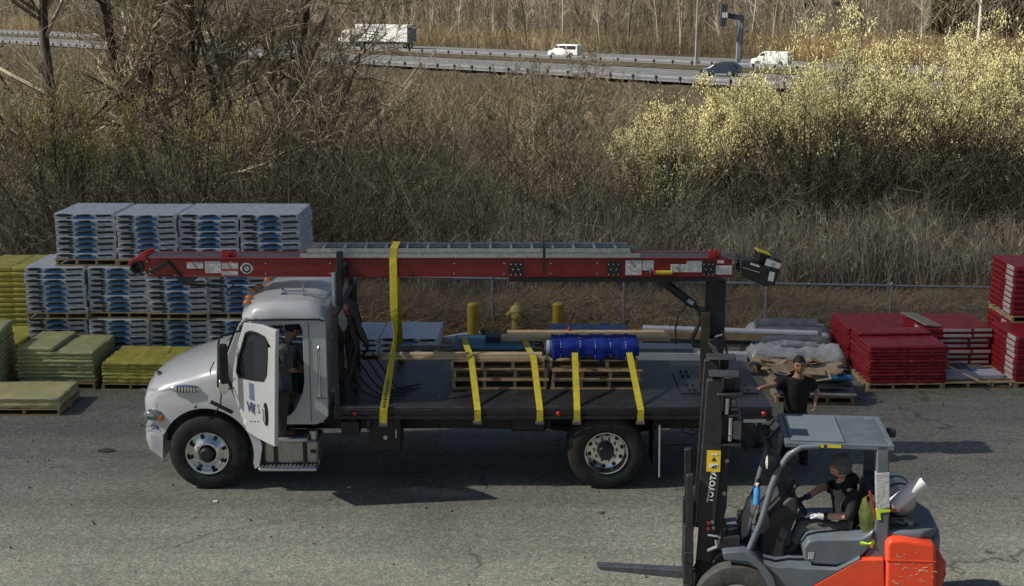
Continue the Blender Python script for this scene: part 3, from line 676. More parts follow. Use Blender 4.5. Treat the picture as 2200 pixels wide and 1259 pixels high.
mb = MB(); q = on_hood(330, 842, .0); text(mb, 'cacoast.com', .085, (q[0]+.0, .118, q[2]-.005), (1,-.14,0)); mb.build('web_lettering', mat('grey_lettering', (.3,.33,.38), .6), hood, smooth=0)
mb = MB(); q = on_hood(333, 922, .0); text(mb, '068', .12, (q[0]+.01, .085, q[2]), (1,-.2,0), bold=.003); mb.build('number_lettering', mat('blue_lettering', (.03,.09,.25), .6), hood, smooth=0)
# ---- cab shell
side = [(-3.95,1.75),(-3.70,2.34),(-3.62,2.44),(-2.56,2.44),(-2.52,2.34),(-2.52,1.05),(-2.6,.98),(-2.68,.93),(-3.42,.93),(-3.6,1.15),(-3.8,1.45)]
hole = [(-3.62,1.06),(-3.06,1.06),(-2.98,1.14),(-2.87,1.38),(-2.84,1.52),(-2.84,2.26),(-2.88,2.35),(-2.97,2.39),(-3.5,2.39),(-3.62,2.30),(-3.7,2.1),(-3.75,1.75),(-3.68,1.3)]
mb = MB(); mb.panel(side, [hole], .06, .14); mb.panel(side, [[(x, z) for x, z in hole if z > 1.49] + [(-3.78,1.6)]], 2.16, 2.24)
mb.prism([(-2.60,.95),(-2.52,1.05),(-2.52,2.42),(-2.60,2.42)], .14, 2.16); mb.box(-3.5,-2.6,.14,2.16,.93,1.02)
cab = mb.build('cab', WHITE, truck, bevel=.018, seg=3)
mb = MB(); mb.rprism([(-3.67,2.33),(-3.76,2.38),(-3.76,2.44),(-3.66,2.54),(-3.48,2.61),(-3.2,2.645),(-2.78,2.645),(-2.6,2.59),(-2.51,2.47),(-2.51,2.38)], .03, 2.27, .2, [0,1,1,1,1,1,1,1,1,0], lambda q, m: [q[0] + (.12*((q[1]-1.15)/1.15)**2 if q[0] < -3.55 else 0), q[1], q[2]])
roof = mb.build('roof', WHITE, truck, smooth=50)
mb = MB(); mb.tube([(-3.66,.03,2.36),(-3.55,.02,2.415),(-3.2,.015,2.425),(-2.6,.02,2.425),(-2.52,.06,2.38)], .014, 6); mb.build('door_seal', BLACK, cab)
mb = MB(); mb.add([(-3.95,.12,1.76),(-3.95,2.18,1.76),(-3.70,2.14,2.35),(-3.70,.16,2.35)], [(0,1,2,3)]); mb.add([(-3.94,.12,1.76),(-3.94,2.18,1.76),(-3.69,2.14,2.35),(-3.69,.16,2.35)], [(3,2,1,0)]); mb.build('windshield', GLASS, cab, smooth=0)
mb = MB(); mb.bar((-3.96,.1,1.75),(-3.71,.13,2.36),.05,.05); mb.bar((-3.96,2.2,1.75),(-3.71,2.17,2.36),.05,.05); mb.box(-3.99,-3.93,.1,2.2,1.72,1.77); mb.build('windshield_frame', BLACK, cab)
mb = MB(); mb.box(-3.72,-3.3,.2,2.1,1.02,1.15); mb.prism([(-3.95,1.1),(-3.95,1.74),(-3.62,1.66),(-3.55,1.5),(-3.6,1.1)], .18, 2.1); mb.build('dashboard', mat('cab_interior', (.018,.02,.024), .8), cab)
mb = MB(); mb.box(-3.1,-2.66,.95,1.4,1.1,1.5); mb.box(-2.8,-2.64,.95,1.4,1.45,2.15); mb.build('passenger_seat', mat('seat_cloth', (.03,.035,.05), .9), cab, bevel=.04)
mb = MB(); mb.lathe([(.21,-.015),(.225,0),(.21,.015),(.195,0),(.21,-.015)], n=20)
sw = mb.build('steering_wheel', BLACK, cab); sw.location = (-3.45,.55,1.72); sw.rotation_euler = (0, R(-50), 0)
for (u, v, y) in ((549,663,.42),(549,647,.72),(556,637,1.15),(562,628,1.5),(576,618,1.95)):
    x, z = -3.66, 2.555
    mb = MB(); yy = y; x = -3.69 + .12*((yy-1.15)/1.15)**2; mb.box(x-.06,x+.07,yy-.03,yy+.03,2.52,2.562); ml = mb.build('marker_light', mat('lamp_base', (.3,.3,.3), .5), truck)
    mb = MB(); mb.ell((x, yy, 2.575), .055, .032, .035, 8); mb.build('lens', AMBER, ml)
mb = MB(); mb.tube([(-3.15,.62,2.68),(-2.85,.62,2.68)], .018, 8); mb.tube([(-3.2,.62,2.69),(-3.15,.62,2.68)], [.05,.02], 10); mb.tube([(-3.1,.62,2.68),(-3.1,.62,2.62)], .012, 6); mb.build('air_horn', CHROME, roof)
mb = MB(); mb.tube([(-2.88,.5,2.64),(-2.88,.5,2.82)], .014, 6); mb.tube([(-2.88,.5,2.66),(-2.6,.5,2.66)], .012, 6); mb.build('roof_bracket', ALU, roof)
mb = MB(); x = P(686, 740)[0]; mb.tube([(x,.0,1.35),(x-.005,-.045,1.4),(x-.01,-.045,2.0),(x-.01,0,2.05)], .016, 8); mb.build('grab_handle', CHROME, cab)
mb = MB(); mb.tube([(-3.93,.012,1.88),(-3.86,.02,1.5),(-3.72,.02,1.2),(-3.52,.018,.93)], .006, 5); mb.tube([(-5.18,.06,.9),(-4.9,.012,.93),(-4.82,.008,.86)], .006, 5); mb.build('hood_seam', BLACK, hood)
mb = MB(); mb.box(-2.76,-2.752,.052,.0605,.98,2.4); mb.box(-2.7,-2.53,.052,.0605,1.3,1.306); mb.build('panel_seam', mat('seam_grey', (.12,.12,.12), .8), cab)
# ---- open door
DH = (-3.88, 0.); TH = R(46); DF = Frame(TF.o[0]+DH[0], TF.o[1]+DH[1], -TH)
ol = [DF.px(*q) for q in ((523,694),(560,699),(592,711),(591,760),(590,961),(552,942),(531,929),(514,884),(499,836),(500,795),(510,738))]
wn = [DF.px(*q) for q in ((528,717),(538,713),(553,717),(568,725),(574,735),(574,770),(572,806),(566,818),(545,816),(515,810),(509,798),(513,770))]
mb = MB(); mb.panel(ol, [wn], 0, .06)
door = mb.build('door', WHITE, truck, bevel=.015, seg=3); door.location = (DH[0], DH[1], 0); door.rotation_euler = (0,0,-TH)
mb = MB(); mb.panel(wn, [], .02, .035); dg_ = mb.build('door_glass', GLASS, door, smooth=0)
cw = (sum(p[0] for p in wn)/len(wn), sum(p[1] for p in wn)/len(wn))
mb = MB(); mb.panel([(cw[0]+(p[0]-cw[0])*1.05, cw[1]+(p[1]-cw[1])*1.05) for p in wn], [[(cw[0]+(p[0]-cw[0])*.97, cw[1]+(p[1]-cw[1])*.97) for p in wn]], -.008, .07); mb.build('window_seal', BLACK, door, smooth=0)
mb = MB(); hx, hz = DF.px(572, 890); mb.prism([(hx+.045*math.cos(a)*1.0, hz+.16*math.sin(a)) for a in [i*math.pi/8 for i in range(16)]], -.02, .0); hd = mb.build('handle', BLACK, door, bevel=.006)
mb = MB(); mb.box(hx-.018, hx+.018, -.05, -.02, hz-.1, hz+.1); mb.build('grip', CHROME, door, bevel=.008)
mb = MB(); sx, sz = DF.px(527, 908); mb.lathe([(.0,-.006),(.04,-.006),(.045,0)], (sx, 0, sz), 'y', 16); mb.build('round_sticker', PAPER, door, smooth=0)
mb = MB(); a, b = DF.px(535, 822), DF.px(547, 862); mb.box(a[0], b[0], -.004, 0, b[1], a[1]); a, b = DF.px(538, 862), DF.px(549, 893); mb.add([(a[0],-.004,a[1]),(b[0],-.004,a[1]-.02),(b[0],-.004,b[1]),(a[0]+.02,-.004,b[1]+.03)], [(0,1,2,3)]); mb.build('logo_stripe', mat('logo_blue_grey', (.12,.19,.28), .5), door, smooth=0)
mb = MB(); x, z = DF.px(542, 878); text(mb, 'W', .19, (x-.02, -.008, z), bold=.004); mb.build('logo_letter', mat('logo_dark', (.06,.08,.12), .5), door, smooth=0); mb = MB(); x, z = DF.px(556, 880); text(mb, 'S', .18, (x+.0, -.006, z), bold=.001); mb.build('logo_letter', mat('logo_grey', (.2,.22,.25), .5), door, smooth=0); mb = MB()
for k in range(3): x, z = DF.px(537+k*8, 906); mb.box(x, x+.05, -.005, 0, z, z+.012)
mb.build('small_lettering', MATS['logo_dark'], door, smooth=0)
# ---- mirrors
mb = MB(); a = P(479, 783, -.28); mb.obox((a[0], -.28, a[2]), (.13, .1, .56), (0, 0, R(20))); mir = mb.build('side_mirror', BLACK, truck, bevel=.03, seg=3)
mb = MB(); q = P(478, 830, -.28); mb.obox((q[0]+.01, -.28, q[2]), (.12,.1,.2), (0,0,R(20))); mb.build('convex_mirror', CHROME, mir, bevel=.02)
mb = MB(); mb.tube([P(520,710,0), P(497,716,-.15), P(472,724,-.28), P(469,740,-.28), P(468,830,-.28), P(476,838,-.27), P(520,831,0)], .014, 6)
mb.tube([P(476,838,-.27), P(474,868,-.2), P(462,890,0)], .01, 6); mb.tube([P(460,778,-.2), P(452,795,-.1), P(452,805,-.05)], .008, 6); mb.build('mirror_arm', BLACK, mir)
mb = MB(); mb.obox(P(519,707,-.03), (.06,.06,.09)); mb.obox(P(515,831,-.03), (.09,.06,.08)); mb.build('mirror_bracket', BLACK, mir, bevel=.01)
mb = MB(); a = P(476, 875, -.1); mb.obox((a[0], a[1], a[2]), (.34,.05,.05), (0, R(28), 0)); mb.build('fender_mirror', BLACK, truck, bevel=.015)
# ---- steps and tank
mb = MB(); a, b = P(556, 995, -.04), P(682, 1010, -.04); mb.box(a[0], b[0], -.1, .3, b[2]-.005, b[2]+.045); mb.build('lower_step', CHROME, truck, bevel=.02, seg=3)
mb = MB(); 
for k in range(14): mb.box(a[0]+.03+k*.055, a[0]+.06+k*.055, -.085, .2, b[2]+.045, b[2]+.052)
mb.build('step_tread', ALU, truck)
mb = MB(); x0 = P(592,935,.1)[0]; x1 = P(663,935,.1)[0]; mb.box(x0, x1, -.02, .32, .70, .76); mb.build('upper_step', ALU, truck, bevel=.015)
mb = MB(); x0 = P(566, 960, .06)[0]; x1 = P(684, 960, .06)[0]; mb.box(x0, x1, .06, .62, .36, .70); tank = mb.build('fuel_tank', mat('tank_aluminium', (.42,.40,.36), .35, .7, var=.12), truck, bevel=.05, seg=4)
mb = MB()
for u in (592, 655): x = P(u, 960, .06)[0]; mb.box(x-.03, x+.03, .045, .64, .34, .72)
mb.build('tank_strap', BLACK, tank, bevel=.01)
mb = MB(); x = P(672,930,.1)[0]; mb.cyl((x,.16,.7),(x,.16,.80),.06,.06,14); mb.cyl((x,.16,.78),(x,.16,.82),.07,.07,14); mb.build('filler_cap', ALU, tank)
mb = MB(); x = P(673,962,.05)[0]; mb.box(x-.04,x+.04,.05,.058,.52,.57); mb.build('tank_plate', BLACK, tank)
# ---- wheels
def wheel(x, y0, front, parent=truck, name='wheel'):
    def tyre(yo, w_=.29):
        mb = MB(); pr = [(.30,.02),(.32,.0),(.42,-.012),(.485,.0),(.515,.02),(.532,.05)]
        for k in range(4): yy = .05 + (w_-.1)*(k+.5)/4; pr += [(.532, yy-.018), (.522, yy-.014), (.522, yy+.014), (.532, yy+.018)]
        pr += [(.532,w_-.05),(.515,w_-.02),(.485,w_),(.42,w_+.012),(.32,w_),(.30,w_-.02)]
        mb.lathe(pr, (0, yo, 0), 'y', 48, False); return mb
    e = tyre(0).build('wheel', RUBBER, parent, smooth=50); e.location = (x, y0, WZ)
    if not front: tyre(.33).build('inner_tyre', RUBBER, e, smooth=50)
    mb = MB()
    if front:
        mb.lathe([(.305,.0),(.3,-.012),(.285,-.008),(.275,.03),(.255,.045),(.2,.02),(.165,-.02),(.14,-.028),(.13,-.028)], (0,0,0), 'y', 48)
    else:
        mb.lathe([(.305,.0),(.3,-.012),(.285,-.008),(.272,.05),(.26,.12),(.21,.14),(.15,.14),(.12,.14)], (0,0,0), 'y', 48)
    rim = mb.build('rim', CHROME, e, smooth=40)
    h = MB(); n = MB(); fy = .034 if front else .138
    for k in range(8 if front else 10):
        a = 2*math.pi*(k+.35)/(8 if front else 10); rr = .232
        h.lathe([(0,-.012),(.028,-.012),(.031,.004)], (rr*math.cos(a), fy-.004, rr*math.sin(a)), 'y', 12)
    for k in range(10):
        a = 2*math.pi*k/10; rr = .155
        n.cyl((rr*math.cos(a), fy-.01 if front else fy, rr*math.sin(a)), (rr*math.cos(a), fy-.09 if front else fy-.04, rr*math.sin(a)), .018, .014, 8)
    h.build('hand_holes', INK, e); n.build('lug_nuts', CHROME if front else STEEL, e)
    mb = MB(); mb.lathe([(.0,-.1),(.07,-.1),(.095,-.08),(.1,-.02),(.12,.02)] if front else [(.0,.0),(.09,.0),(.11,.02),(.115,.14)], (0,0,0), 'y', 20); mb.build('hub', BLACK, e)
    return e
wheel(WX, .02, True); wheel(RX, .02, False)
o = wheel(WX, 2.30, True); o.scale = (1,-1,1); o = wheel(RX, 2.40, False); o.scale = (1,-1,1)
# ---- chassis
mb = MB(); mb.box(-4.7,3.3,.72,.82,.66,.94); mb.box(-4.7,3.3,1.5,1.6,.66,.94)
for x in (-2.2,-1,.2,1.3,2.3,3.25): mb.box(x-.05,x+.05,.82,1.5,.7,.9)
mb.cyl((1.3,.3,WZ),(1.3,2.1,WZ),.09); mb.ell((1.3,1.2,WZ),.24,.2,.22,8); mb.cyl((WX,.3,WZ-.02),(WX,2,WZ-.02),.07); mb.cyl((-3,1.16,.6),(1.1,1.16,.55),.05)
for y in (.62, 1.7): mb.tube([(.55,y,.72),(1.3,y,.62),(2.05,y,.72)], .045, 6)
mb.build('chassis', BLACK, truck)
# ---- deck
BX0, BX1, BW = -2.44, 3.56, 2.44
DECK = mat('deck_plate', (.042,.044,.05), .42, .3, var=.3, scale=5, bump=.35, bscale=70, dirt=.5, dirtcol=(.1,.095,.085))
mb = MB(); mb.box(BX0, BX1, 0.0, BW, 1.13, 1.2); deck = mb.build('deck', DECK, truck, bevel=.008)
mb = MB(); mb.box(BX0, BX1, -.012, .06, 1.03, 1.17); mb.box(BX0, BX1, BW-.06, BW+.012, 1.03, 1.17); mb.box(BX1-.06, BX1+.012, .061, BW-.061, 1.03, 1.17)
for k in range(12): x = BX0+.25+k*.52; mb.box(x-.04,x+.04,.07,BW-.07,.98,1.125)
mb.build('deck_rail', BLACK, truck, bevel=.006)
mb = MB()
for k in range(26): x = BX0 + .12 + k*.235; mb.box(x-.03, x+.03, -.03, -.012, 1.045, 1.08)
mb.box(BX0+.1, BX1-.02, -.042, -.03, 1.04, 1.085); mb.build('rub_rail', BLACK, truck)
for (u, v) in ((762,890),(1200,882),(1642,877)):
    x, _, z = P(u, v, -.045); mb = MB(); mb.lathe([(0,-.02),(.022,-.018),(.035,0)], (x,-.045,1.12), 'y', 12); mb.build('side_light', REDL, truck)
mb = MB(); a, b = P(1597, 888, .05), P(1645, 907, .05); mb.box(a[0], b[0], .02, .03, b[2], a[2]); sg = mb.build('warning_plate', PAPER, truck)
mb = MB(); q = P(1620,893,.02); mb.box(q[0]+.0, q[0]+.15, .014, .02, q[2]-.02, q[2]+.025); mb.bar((q[0]-.1,.017,q[2]-.0),(q[0]-.05,.017,q[2]-.05),.004,.02); mb.build('black_band', INK, sg)
mb = MB(); mb.box(q[0]+.03, q[0]+.11, .008, .014, q[2]-.012, q[2]+.012); mb.build('red_band', REDL, sg)
mb = MB(); a, b = P(792, 915, .1), P(862, 970, .1); mb.box(a[0], b[0], .1, .6, b[2], 1.02); tb = mb.build('toolbox', BLACK, truck, bevel=.012)
mb = MB(); q = P(828, 940, .1); mb.lathe([(0,-.012),(.03,-.012),(.035,0)], (q[0], .1, q[2]), 'y', 12); mb.build('lock', ALU, tb); mb = MB(); q = P(851,932,.1); mb.box(q[0]-.008, q[0]+.008, .09, .1, q[2]-.06, q[2]+.06); mb.build('latch', ALU, tb)
mb = MB(); a, b = P(1105, 908, .7), P(1172, 942, .7); mb.box(a[0]-.05, b[0], .3, .72, .74, 1.0); mb.build('air_tank', BLACK, truck, bevel=.04)
mb = MB(); x = P(1405, 960, .1)[0]; mb.box(x-.012, x+.012, .06, .68, .28, 1.0); mb.box(x-.012,x+.012,1.76,2.4,.28,1.); mb.build('mud_flap', RUBBER, truck)
mb = MB(); q = P(1417, 935, -.02); mb.cyl((q[0], -.02, .95), (q[0]+.01, -.02, .2), .011, .011, 6); mb.build('marker_rod', mat('grey_rod', (.45,.42,.4), .5), truck)
mb = MB(); x = P(1590,905,.2)[0]; mb.bar((x-.05,.4,1.0),(x+.42,.4,.42),.05,.08); mb.box(x+.28,x+.34,.38,.44,.45,1.0); mb.box(x+.1,x+.42,.2,2.2,.46,.54)
mb.tube([(2.3,.1,.98),(2.35,.06,.82),(2.5,.05,.78),(2.6,.06,.86),(2.62,.1,.98)], .012, 5); mb.tube([(2.4,.1,.98),(2.46,.06,.86),(2.6,.05,.83),(2.68,.1,.98)], .012, 5); mb.tube([(1.98,.1,.98),(2.0,.05,.9),(2.02,.05,.66),(2.1,.1,.62),(2.5,.1,.62)], .014, 5)
mb.build('rear_underride', BLACK, truck)
mb = MB(); mb.box(-2.35,-2.1,.04,.3,.78,.98); mb.box(-2.0,-1.94,.02,.1,.86,1.02); mb.build('winch_bracket', BLACK, truck, bevel=.01)
# ---- rack behind the cab
mb = MB()
for y in (.55, 1.9): x = P(727, 700, y)[0]; mb.box(-2.43, -2.35, y-.04, y+.04, 1.2, 3.0 if y < 1 else 2.9)
for z in (1.35, 1.9, 2.45): mb.box(-2.42,-2.36,.06,2.38,z,z+.06)
mb.box(-2.43,-2.36,.04,.12,1.2,2.5); mb.box(-2.43,-2.36,2.3,2.38,1.2,2.5); rack = mb.build('rack', BLACK, truck, bevel=.006)
mb = MB(); mb.box(-2.44,-2.31,.6,1.75,2.86,3.04); mb.obox((-2.38,.62,3.0),(.09,.09,.5)); mb.build('boom_cradle', BLACK, rack, bevel=.01)
mb = MB(); x = P(716,600,.6)[0]; mb.cyl((x+.02,.62,2.4),(x+.02,.62,2.95),.045,.045,12); mb.obox((x+.12,.5,2.32),(.12,.1,.3),(0,R(-25),0)); mb.build('exhaust_stack', GALV, truck)
# ---- hanging straps, ropes and chains on the rack
rg = random.Random(5); mb = MB()
for k in range(15):
    y = .1 + rg.random()*1.3; x = -2.33 + rg.uniform(-.02,.12); z0 = 2.42 - rg.random()*.2; L = rg.uniform(.6,1.15); pts = []
    for i in range(7): q = i/6; pts.append((x + .05*math.sin(q*5+k) + .10*q*rg.random(), y + .04*math.sin(q*4+k*2), max(1.22, z0 - L*q)))
    mb.tube(pts, [.018+.02*math.sin(math.pi*i/6)*rg.random() for i in range(7)], 6)
for k in range(5):
    x0 = -2.25 + .08*k; mb.tube([(x0-.1,.5+.2*k,1.62),(x0+.12,.35+.18*k,1.36),(x0+.3,.4+.1*k,1.23),(x0+.6,.25+.2*k,1.222)], .012, 5)
hs = mb.build('hanging_straps', mat('dirty_black_webbing', (.025,.023,.02), .9, var=.5, scale=14, dirt=.5, dirtcol=(.1,.085,.06)), None)
tag(hs, 'bundle of dark ropes and straps hanging on the rack behind the cab', 'straps', fr=TF)
mb = MB(); 
for (u, v) in ((745,670),(759,700),(770,722)): q = P(u, v, .5); mb.obox(q, (.05,.03,.09), (0, R(-30), 0))
mb.build('red_buckle', mat('red_plastic', (.5,.03,.02), .5), hs, bevel=.01)
mb = MB(); mb.tube([P(741,640,.5), P(757,655,.5), P(764,690,.5), P(775,722,.5), P(790,742,.5)], [.05,.06,.06,.055,.03], 8); mb.build('strap_bundle', BLACK, hs)
# ---- conveyor boom (a thing bolted on the deck: part of the truck)
BY0, BY1 = 1.0, 1.46
bz0, bz1 = P(900, 595, BY0)[2], P(900, 557, BY0)[2]; bx0 = P(322, 570, BY0)[0]; bx1 = P(1572, 570, BY0)[0]
boom = thing('loading_boom', 'red roofing conveyor boom carried on a black post above the truck deck', 'conveyor boom', TF)
mb = MB(); 
for y in (BY0, BY1-.03):
    mb.prism([(bx0-.05,bz0+.02),(bx0,bz0),(bx1,bz0),(bx1,bz1),(bx0,bz1),(bx0-.12,bz1-.06)], y, y+.03)
mb.box(bx0, bx1-.25, BY0-.02, BY0+.05, bz1, bz1+.022); mb.box(bx0, bx1-.25, BY1-.05, BY1+.02, bz1, bz1+.022); mb.box(bx0,bx1,BY0-.02,BY0+.0,bz0-.0,bz0+.02)
mb.box(bx0+.1, bx1-.1, BY0+.03, BY1-.03, bz0+.02, bz0+.08)
beam = mb.build('boom_beam', REDP, boom, bevel=.006)
mb = MB(); mb.box(bx0-.05, bx1-.05, BY0+.05, BY1-.05, bz1-.02, bz1+.012)
e1 = P(1590, 560, BY0+.05); e2 = P(1650, 590, BY0+.05); mb.add([(bx1-.05,BY0+.05,bz1+.012),(bx1-.05,BY1-.05,bz1+.012),(bx1+.5,BY1-.05,bz1-.13),(bx1+.5,BY0+.05,bz1-.13)], [(0,1,2,3)]); mb.build('conveyor_belt', mat('belt_rubber', (.07,.075,.085), .75, var=.2, scale=4, dirt=.4, dirtcol=(.13,.12,.1)), boom)
mb = MB(); a = P(1093, 604, BY0)[0]; b = P(1540, 604, BY0)[0]; mb.box(a, b, BY0-.01, BY1+.01, bz0-.075, bz0-.001); mb.build('under_channel', BLACK, boom, bevel=.006)
def plate(u0, v0, u1, v1, d=.012, y=None):
    y = BY0 if y is None else y; a, b = P(u0, v0, y), P(u1, v1, y); return (a[0], b[0], y-d, y-.0005, b[2], a[2])
for (u0,u1) in ((1093,1123),(1303,1333),(1508,1536)):
    mb = MB(); mb.box(*plate(u0,563,u1,594,.016)); pl_ = mb.build('splice_plate', BLACK, boom)
    for (fx, fz) in ((.15,.15),(.5,.15),(.85,.15),(.3,.5),(.7,.5),(.15,.85),(.5,.85),(.85,.85)):
        q = P(u0+(u1-u0)*fx, 563+31*fz, BY0); mb = MB(); mb.cyl((q[0],BY0-.016,q[2]),(q[0],BY0-.03,q[2]),.012,.010,7); mb.build('bolt', CHROME, pl_)
mb = MB()
for u in (571,709,710+266,1083,1183,1283):
    for v in (566, 588): q = P(u, v, BY0); mb.cyl((q[0],BY0,q[2]),(q[0],BY0-.012,q[2]),.011,.009,7)
mb.build('rivet', CHROME, beam)
def labelp(u0,v0,u1,v1,lines=4,red=False,fig=None):
    mb = MB(); mb.box(*plate(u0,v0,u1,v1,.006)); l = mb.build('decal', PAPER, boom, smooth=0)
    mb = MB(); rr_ = random.Random(u0)
    for k in range(lines):
        v = v0 + (v1-v0)*(k+1)/(lines+1); x = u0+2
        while x < u1-4:
            w_ = rr_.uniform(2,7); w_ = min(w_, u1-2-x)
            if rr_.random() < .75: mb.box(*[q + d for q, d in zip(plate(x, v-.5, x+w_, v+.6, .009), (0,0,0,-.0025,0,0))])
            x += w_ + 1.2
    if fig: q = P(fig[0], fig[1], BY0); mb.bar((q[0]-.03,BY0-.008,q[2]+.03),(q[0]+.02,BY0-.008,q[2]-.05),.004,.03); mb.lathe([(0,-.01),(.014,-.01),(.014,-.0065)], (q[0]+.01,BY0,q[2]+.05),'y',8)
    mb.build('print', mat('faded_print', (.3,.31,.33), .7), l, smooth=0)
    if red: mb = MB(); mb.box(*[q+d for q, d in zip(plate(u0, v0, u1, v0+3, .0095), (0,0,0,-.003,0,0))]); mb.build('red_header', REDL, l, smooth=0)
labelp(401,561,437,577,2,True,(419,569)); labelp(440,562,475,587,6); labelp(476,562,512,578,3,True,(494,570)); labelp(476,579,512,594,3,True)
labelp(1344,560,1378,591,6,False,(1360,566)); labelp(1381,560,1404,581,4); labelp(1441,568,1474,585,3,False,(1458,577)); labelp(1475,561,1508,585,5); labelp(1538,571,1571,590,4); labelp(1541,560,1555,566,1)
# round emblem
q = P(530, 577, BY0); mb = MB(); mb.lathe([(0,-.01),(.078,-.01),(.08,0)], (q[0],BY0,q[2]),'y',24); mb.box(q[0]-.09,q[0]+.09,BY0-.0095,BY0-.001,q[2]-.025,q[2]+.025); em = mb.build('round_emblem', PAPER, boom, smooth=0)
mb = MB(); mb.lathe([(.062,-.0125),(.062,-.0135),(.036,-.0135),(.036,-.0125)], (q[0],BY0,q[2]),'y',24); mb.build('emblem_ring', INK, em, smooth=0)
mb = MB(); mb.add([(q[0]-.02,BY0-.014,q[2]-.01),(q[0]+.02,BY0-.014,q[2]-.01),(q[0],BY0-.014,q[2]+.02)], [(0,1,2)]); mb.build('emblem_roof', REDL, em, smooth=0)
HOOKR = mat('bright_red_hook', (.42,.02,.02), .45, var=.12)
# left end: sprocket guard, hooks, kicker arm
q = P(292, 575, BY0); mb = MB(); mb.lathe([(.095,-.03),(.1,0),(.1,BY1-BY0),(.07,BY1-BY0),(.07,-.03),(.095,-.03)], (q[0]+.02,BY0,q[2]),'y',20); mb.build('end_roller', BLACK, boom)
for y in (BY0-.015, BY1-.02):
    mb = MB(); a = [P(*k, BY0) for k in ((272,573),(278,560),(292,553),(305,547),(318,546),(312,553),(318,560),(300,561),(284,568))]
    mb.prism([(p[0], p[2]) for p in a], y, y+.03); mb.build('end_hook', HOOKR, boom, bevel=.006)
for (u, v) in ((484,545),(1530,544)):
    mb = MB()
    for d in (0, .09):
        a = P(u, v, BY0+.02); mb.prism([(a[0]+d-.05,bz1+.0),(a[0]+d-.05,bz1+.11),(a[0]+d-.02,bz1+.13),(a[0]+d+.05,bz1+.06),(a[0]+d+.05,bz1)], BY0+.02+d*.6, BY0+.06+d*.6)
    mb.build('hold_down_hook', HOOKR, boom, bevel=.004)
mb = MB(); mb.bar(P(325,585,BY0-.03), P(362,564,BY0-.03), .03, .06); mb.bar(P(362,564,BY0-.03), P(388,596,BY0-.03), .02, .03); a = [P(*k, BY0) for k in ((374,594),(424,594),(418,603),(408,612),(396,613))]; mb.prism([(p[0],p[2]) for p in a], BY0-.02, BY1+.02); mb.bar(P(408,612,BY0+.1), P(488,616,BY0+.1), .05, .03); mb.bar(P(484,632,BY0+.1), P(502,612,BY0+.1), .02, .02); mb.build('kicker_arm', BLACK, boom, bevel=.004)
mb = MB()
for (u,v) in ((300,563),(316,562),(305,580),(323,578),(322,588),(296,590),(312,592),(376,592),(420,592)): q = P(u,v,BY0); mb.cyl((q[0],BY0,q[2]),(q[0],BY0-.014,q[2]),.012,.01,7)
for (u,v) in ((1577,563),(1582,563),(1590,563),(1590,568),(1590,575),(1590,582),(1584,585),(1590,586),(1597,563),(1597,568),(1597,582),(1597,586)): q = P(u,v,BY0); mb.cyl((q[0],BY0-.01,q[2]),(q[0],BY0-.024,q[2]),.010,.008,6)
mb.build('end_bolt', CHROME, beam)
# right end: drive box
a = [P(*k, BY0) for k in ((1592,557),(1606,560),(1650,577),(1660,553),(1679,560),(1664,612),(1640,615),(1592,592))]
mb = MB(); mb.prism([(p[0],p[2]) for p in a], BY0-.03, BY1+.03); db = mb.build('drive_box', BLACK, boom, bevel=.008)
mb = MB(); q0 = P(1628,545,BY0); q1 = P(1680,562,BY0); mb.prism([(p[0],p[2]) for p in [P(*k,BY0+.2) for k in ((1627,560),(1630,543),(1664,556),(1660,575))]], BY0+.12, BY1+.05); mb.build('motor_housing', BLACK, db, bevel=.008)
mb = MB(); mb.prism([(p[0],p[2]) for p in [P(*k,BY0) for k in ((1645,560),(1648,555),(1677,566),(1673,577),(1642,569))]], BY0-.04, BY0-.0305); mb.prism([(p[0],p[2]) for p in [P(*k,BY0) for k in ((1653,583),(1664,585),(1660,605),(1649,602))]], BY0-.04, BY0-.0305); mb.prism([(p[0],p[2]) for p in [P(*k,BY0) for k in ((1612,564),(1631,570),(1630,574),(1611,568))]], BY0-.04, BY0-.0305); mb.build('drive_label', PAPER, db, smooth=0)
mb = MB(); mb.bar(P(1596,575,BY0-.035), P(1632,586,BY0-.035), .012, .012); mb.prism([(p[0],p[2]) for p in [P(*k,BY0) for k in ((1658,563),(1663,564),(1659,573),(1654,571))]], BY0-.044, BY0-.04); mb.build('drive_rod', ALU, db)
mb = MB(); q = P(1633,544,BY0+.2); mb.obox((q[0]+.06,BY0+.3,q[2]-.0),(.2,.3,.015),(0,R(20),0)); mb.build('yellow_guard', YSTRAP, db)
mb = MB(); q0, q1 = P(1404,586,BY0-.03), P(1444,586,BY0-.03); mb.cyl((q0[0],BY0-.03,q0[2]),(q1[0],BY0-.03,q1[2]),.03,.03,12); tubeo = mb.build('manual_holder', YSTRAP, boom); mb = MB(); q0, q1 = P(1395,585,BY0-.03), P(1399,585,BY0-.03); mb.cyl((q0[0],BY0-.03,q0[2]),(q1[0],BY0-.03,q0[2]),.036,.036,12); mb.build('holder_cap', mat('blue_cap', (.05,.16,.28), .5), tubeo); mb = MB(); q0, q1 = P(1402,585,BY0-.03), P(1408,585,BY0-.03); mb.cyl((q0[0],BY0-.03,q0[2]),(q1[0],BY0-.03,q0[2]),.032,.032,12); mb.build('holder_ring', REDL, tubeo)
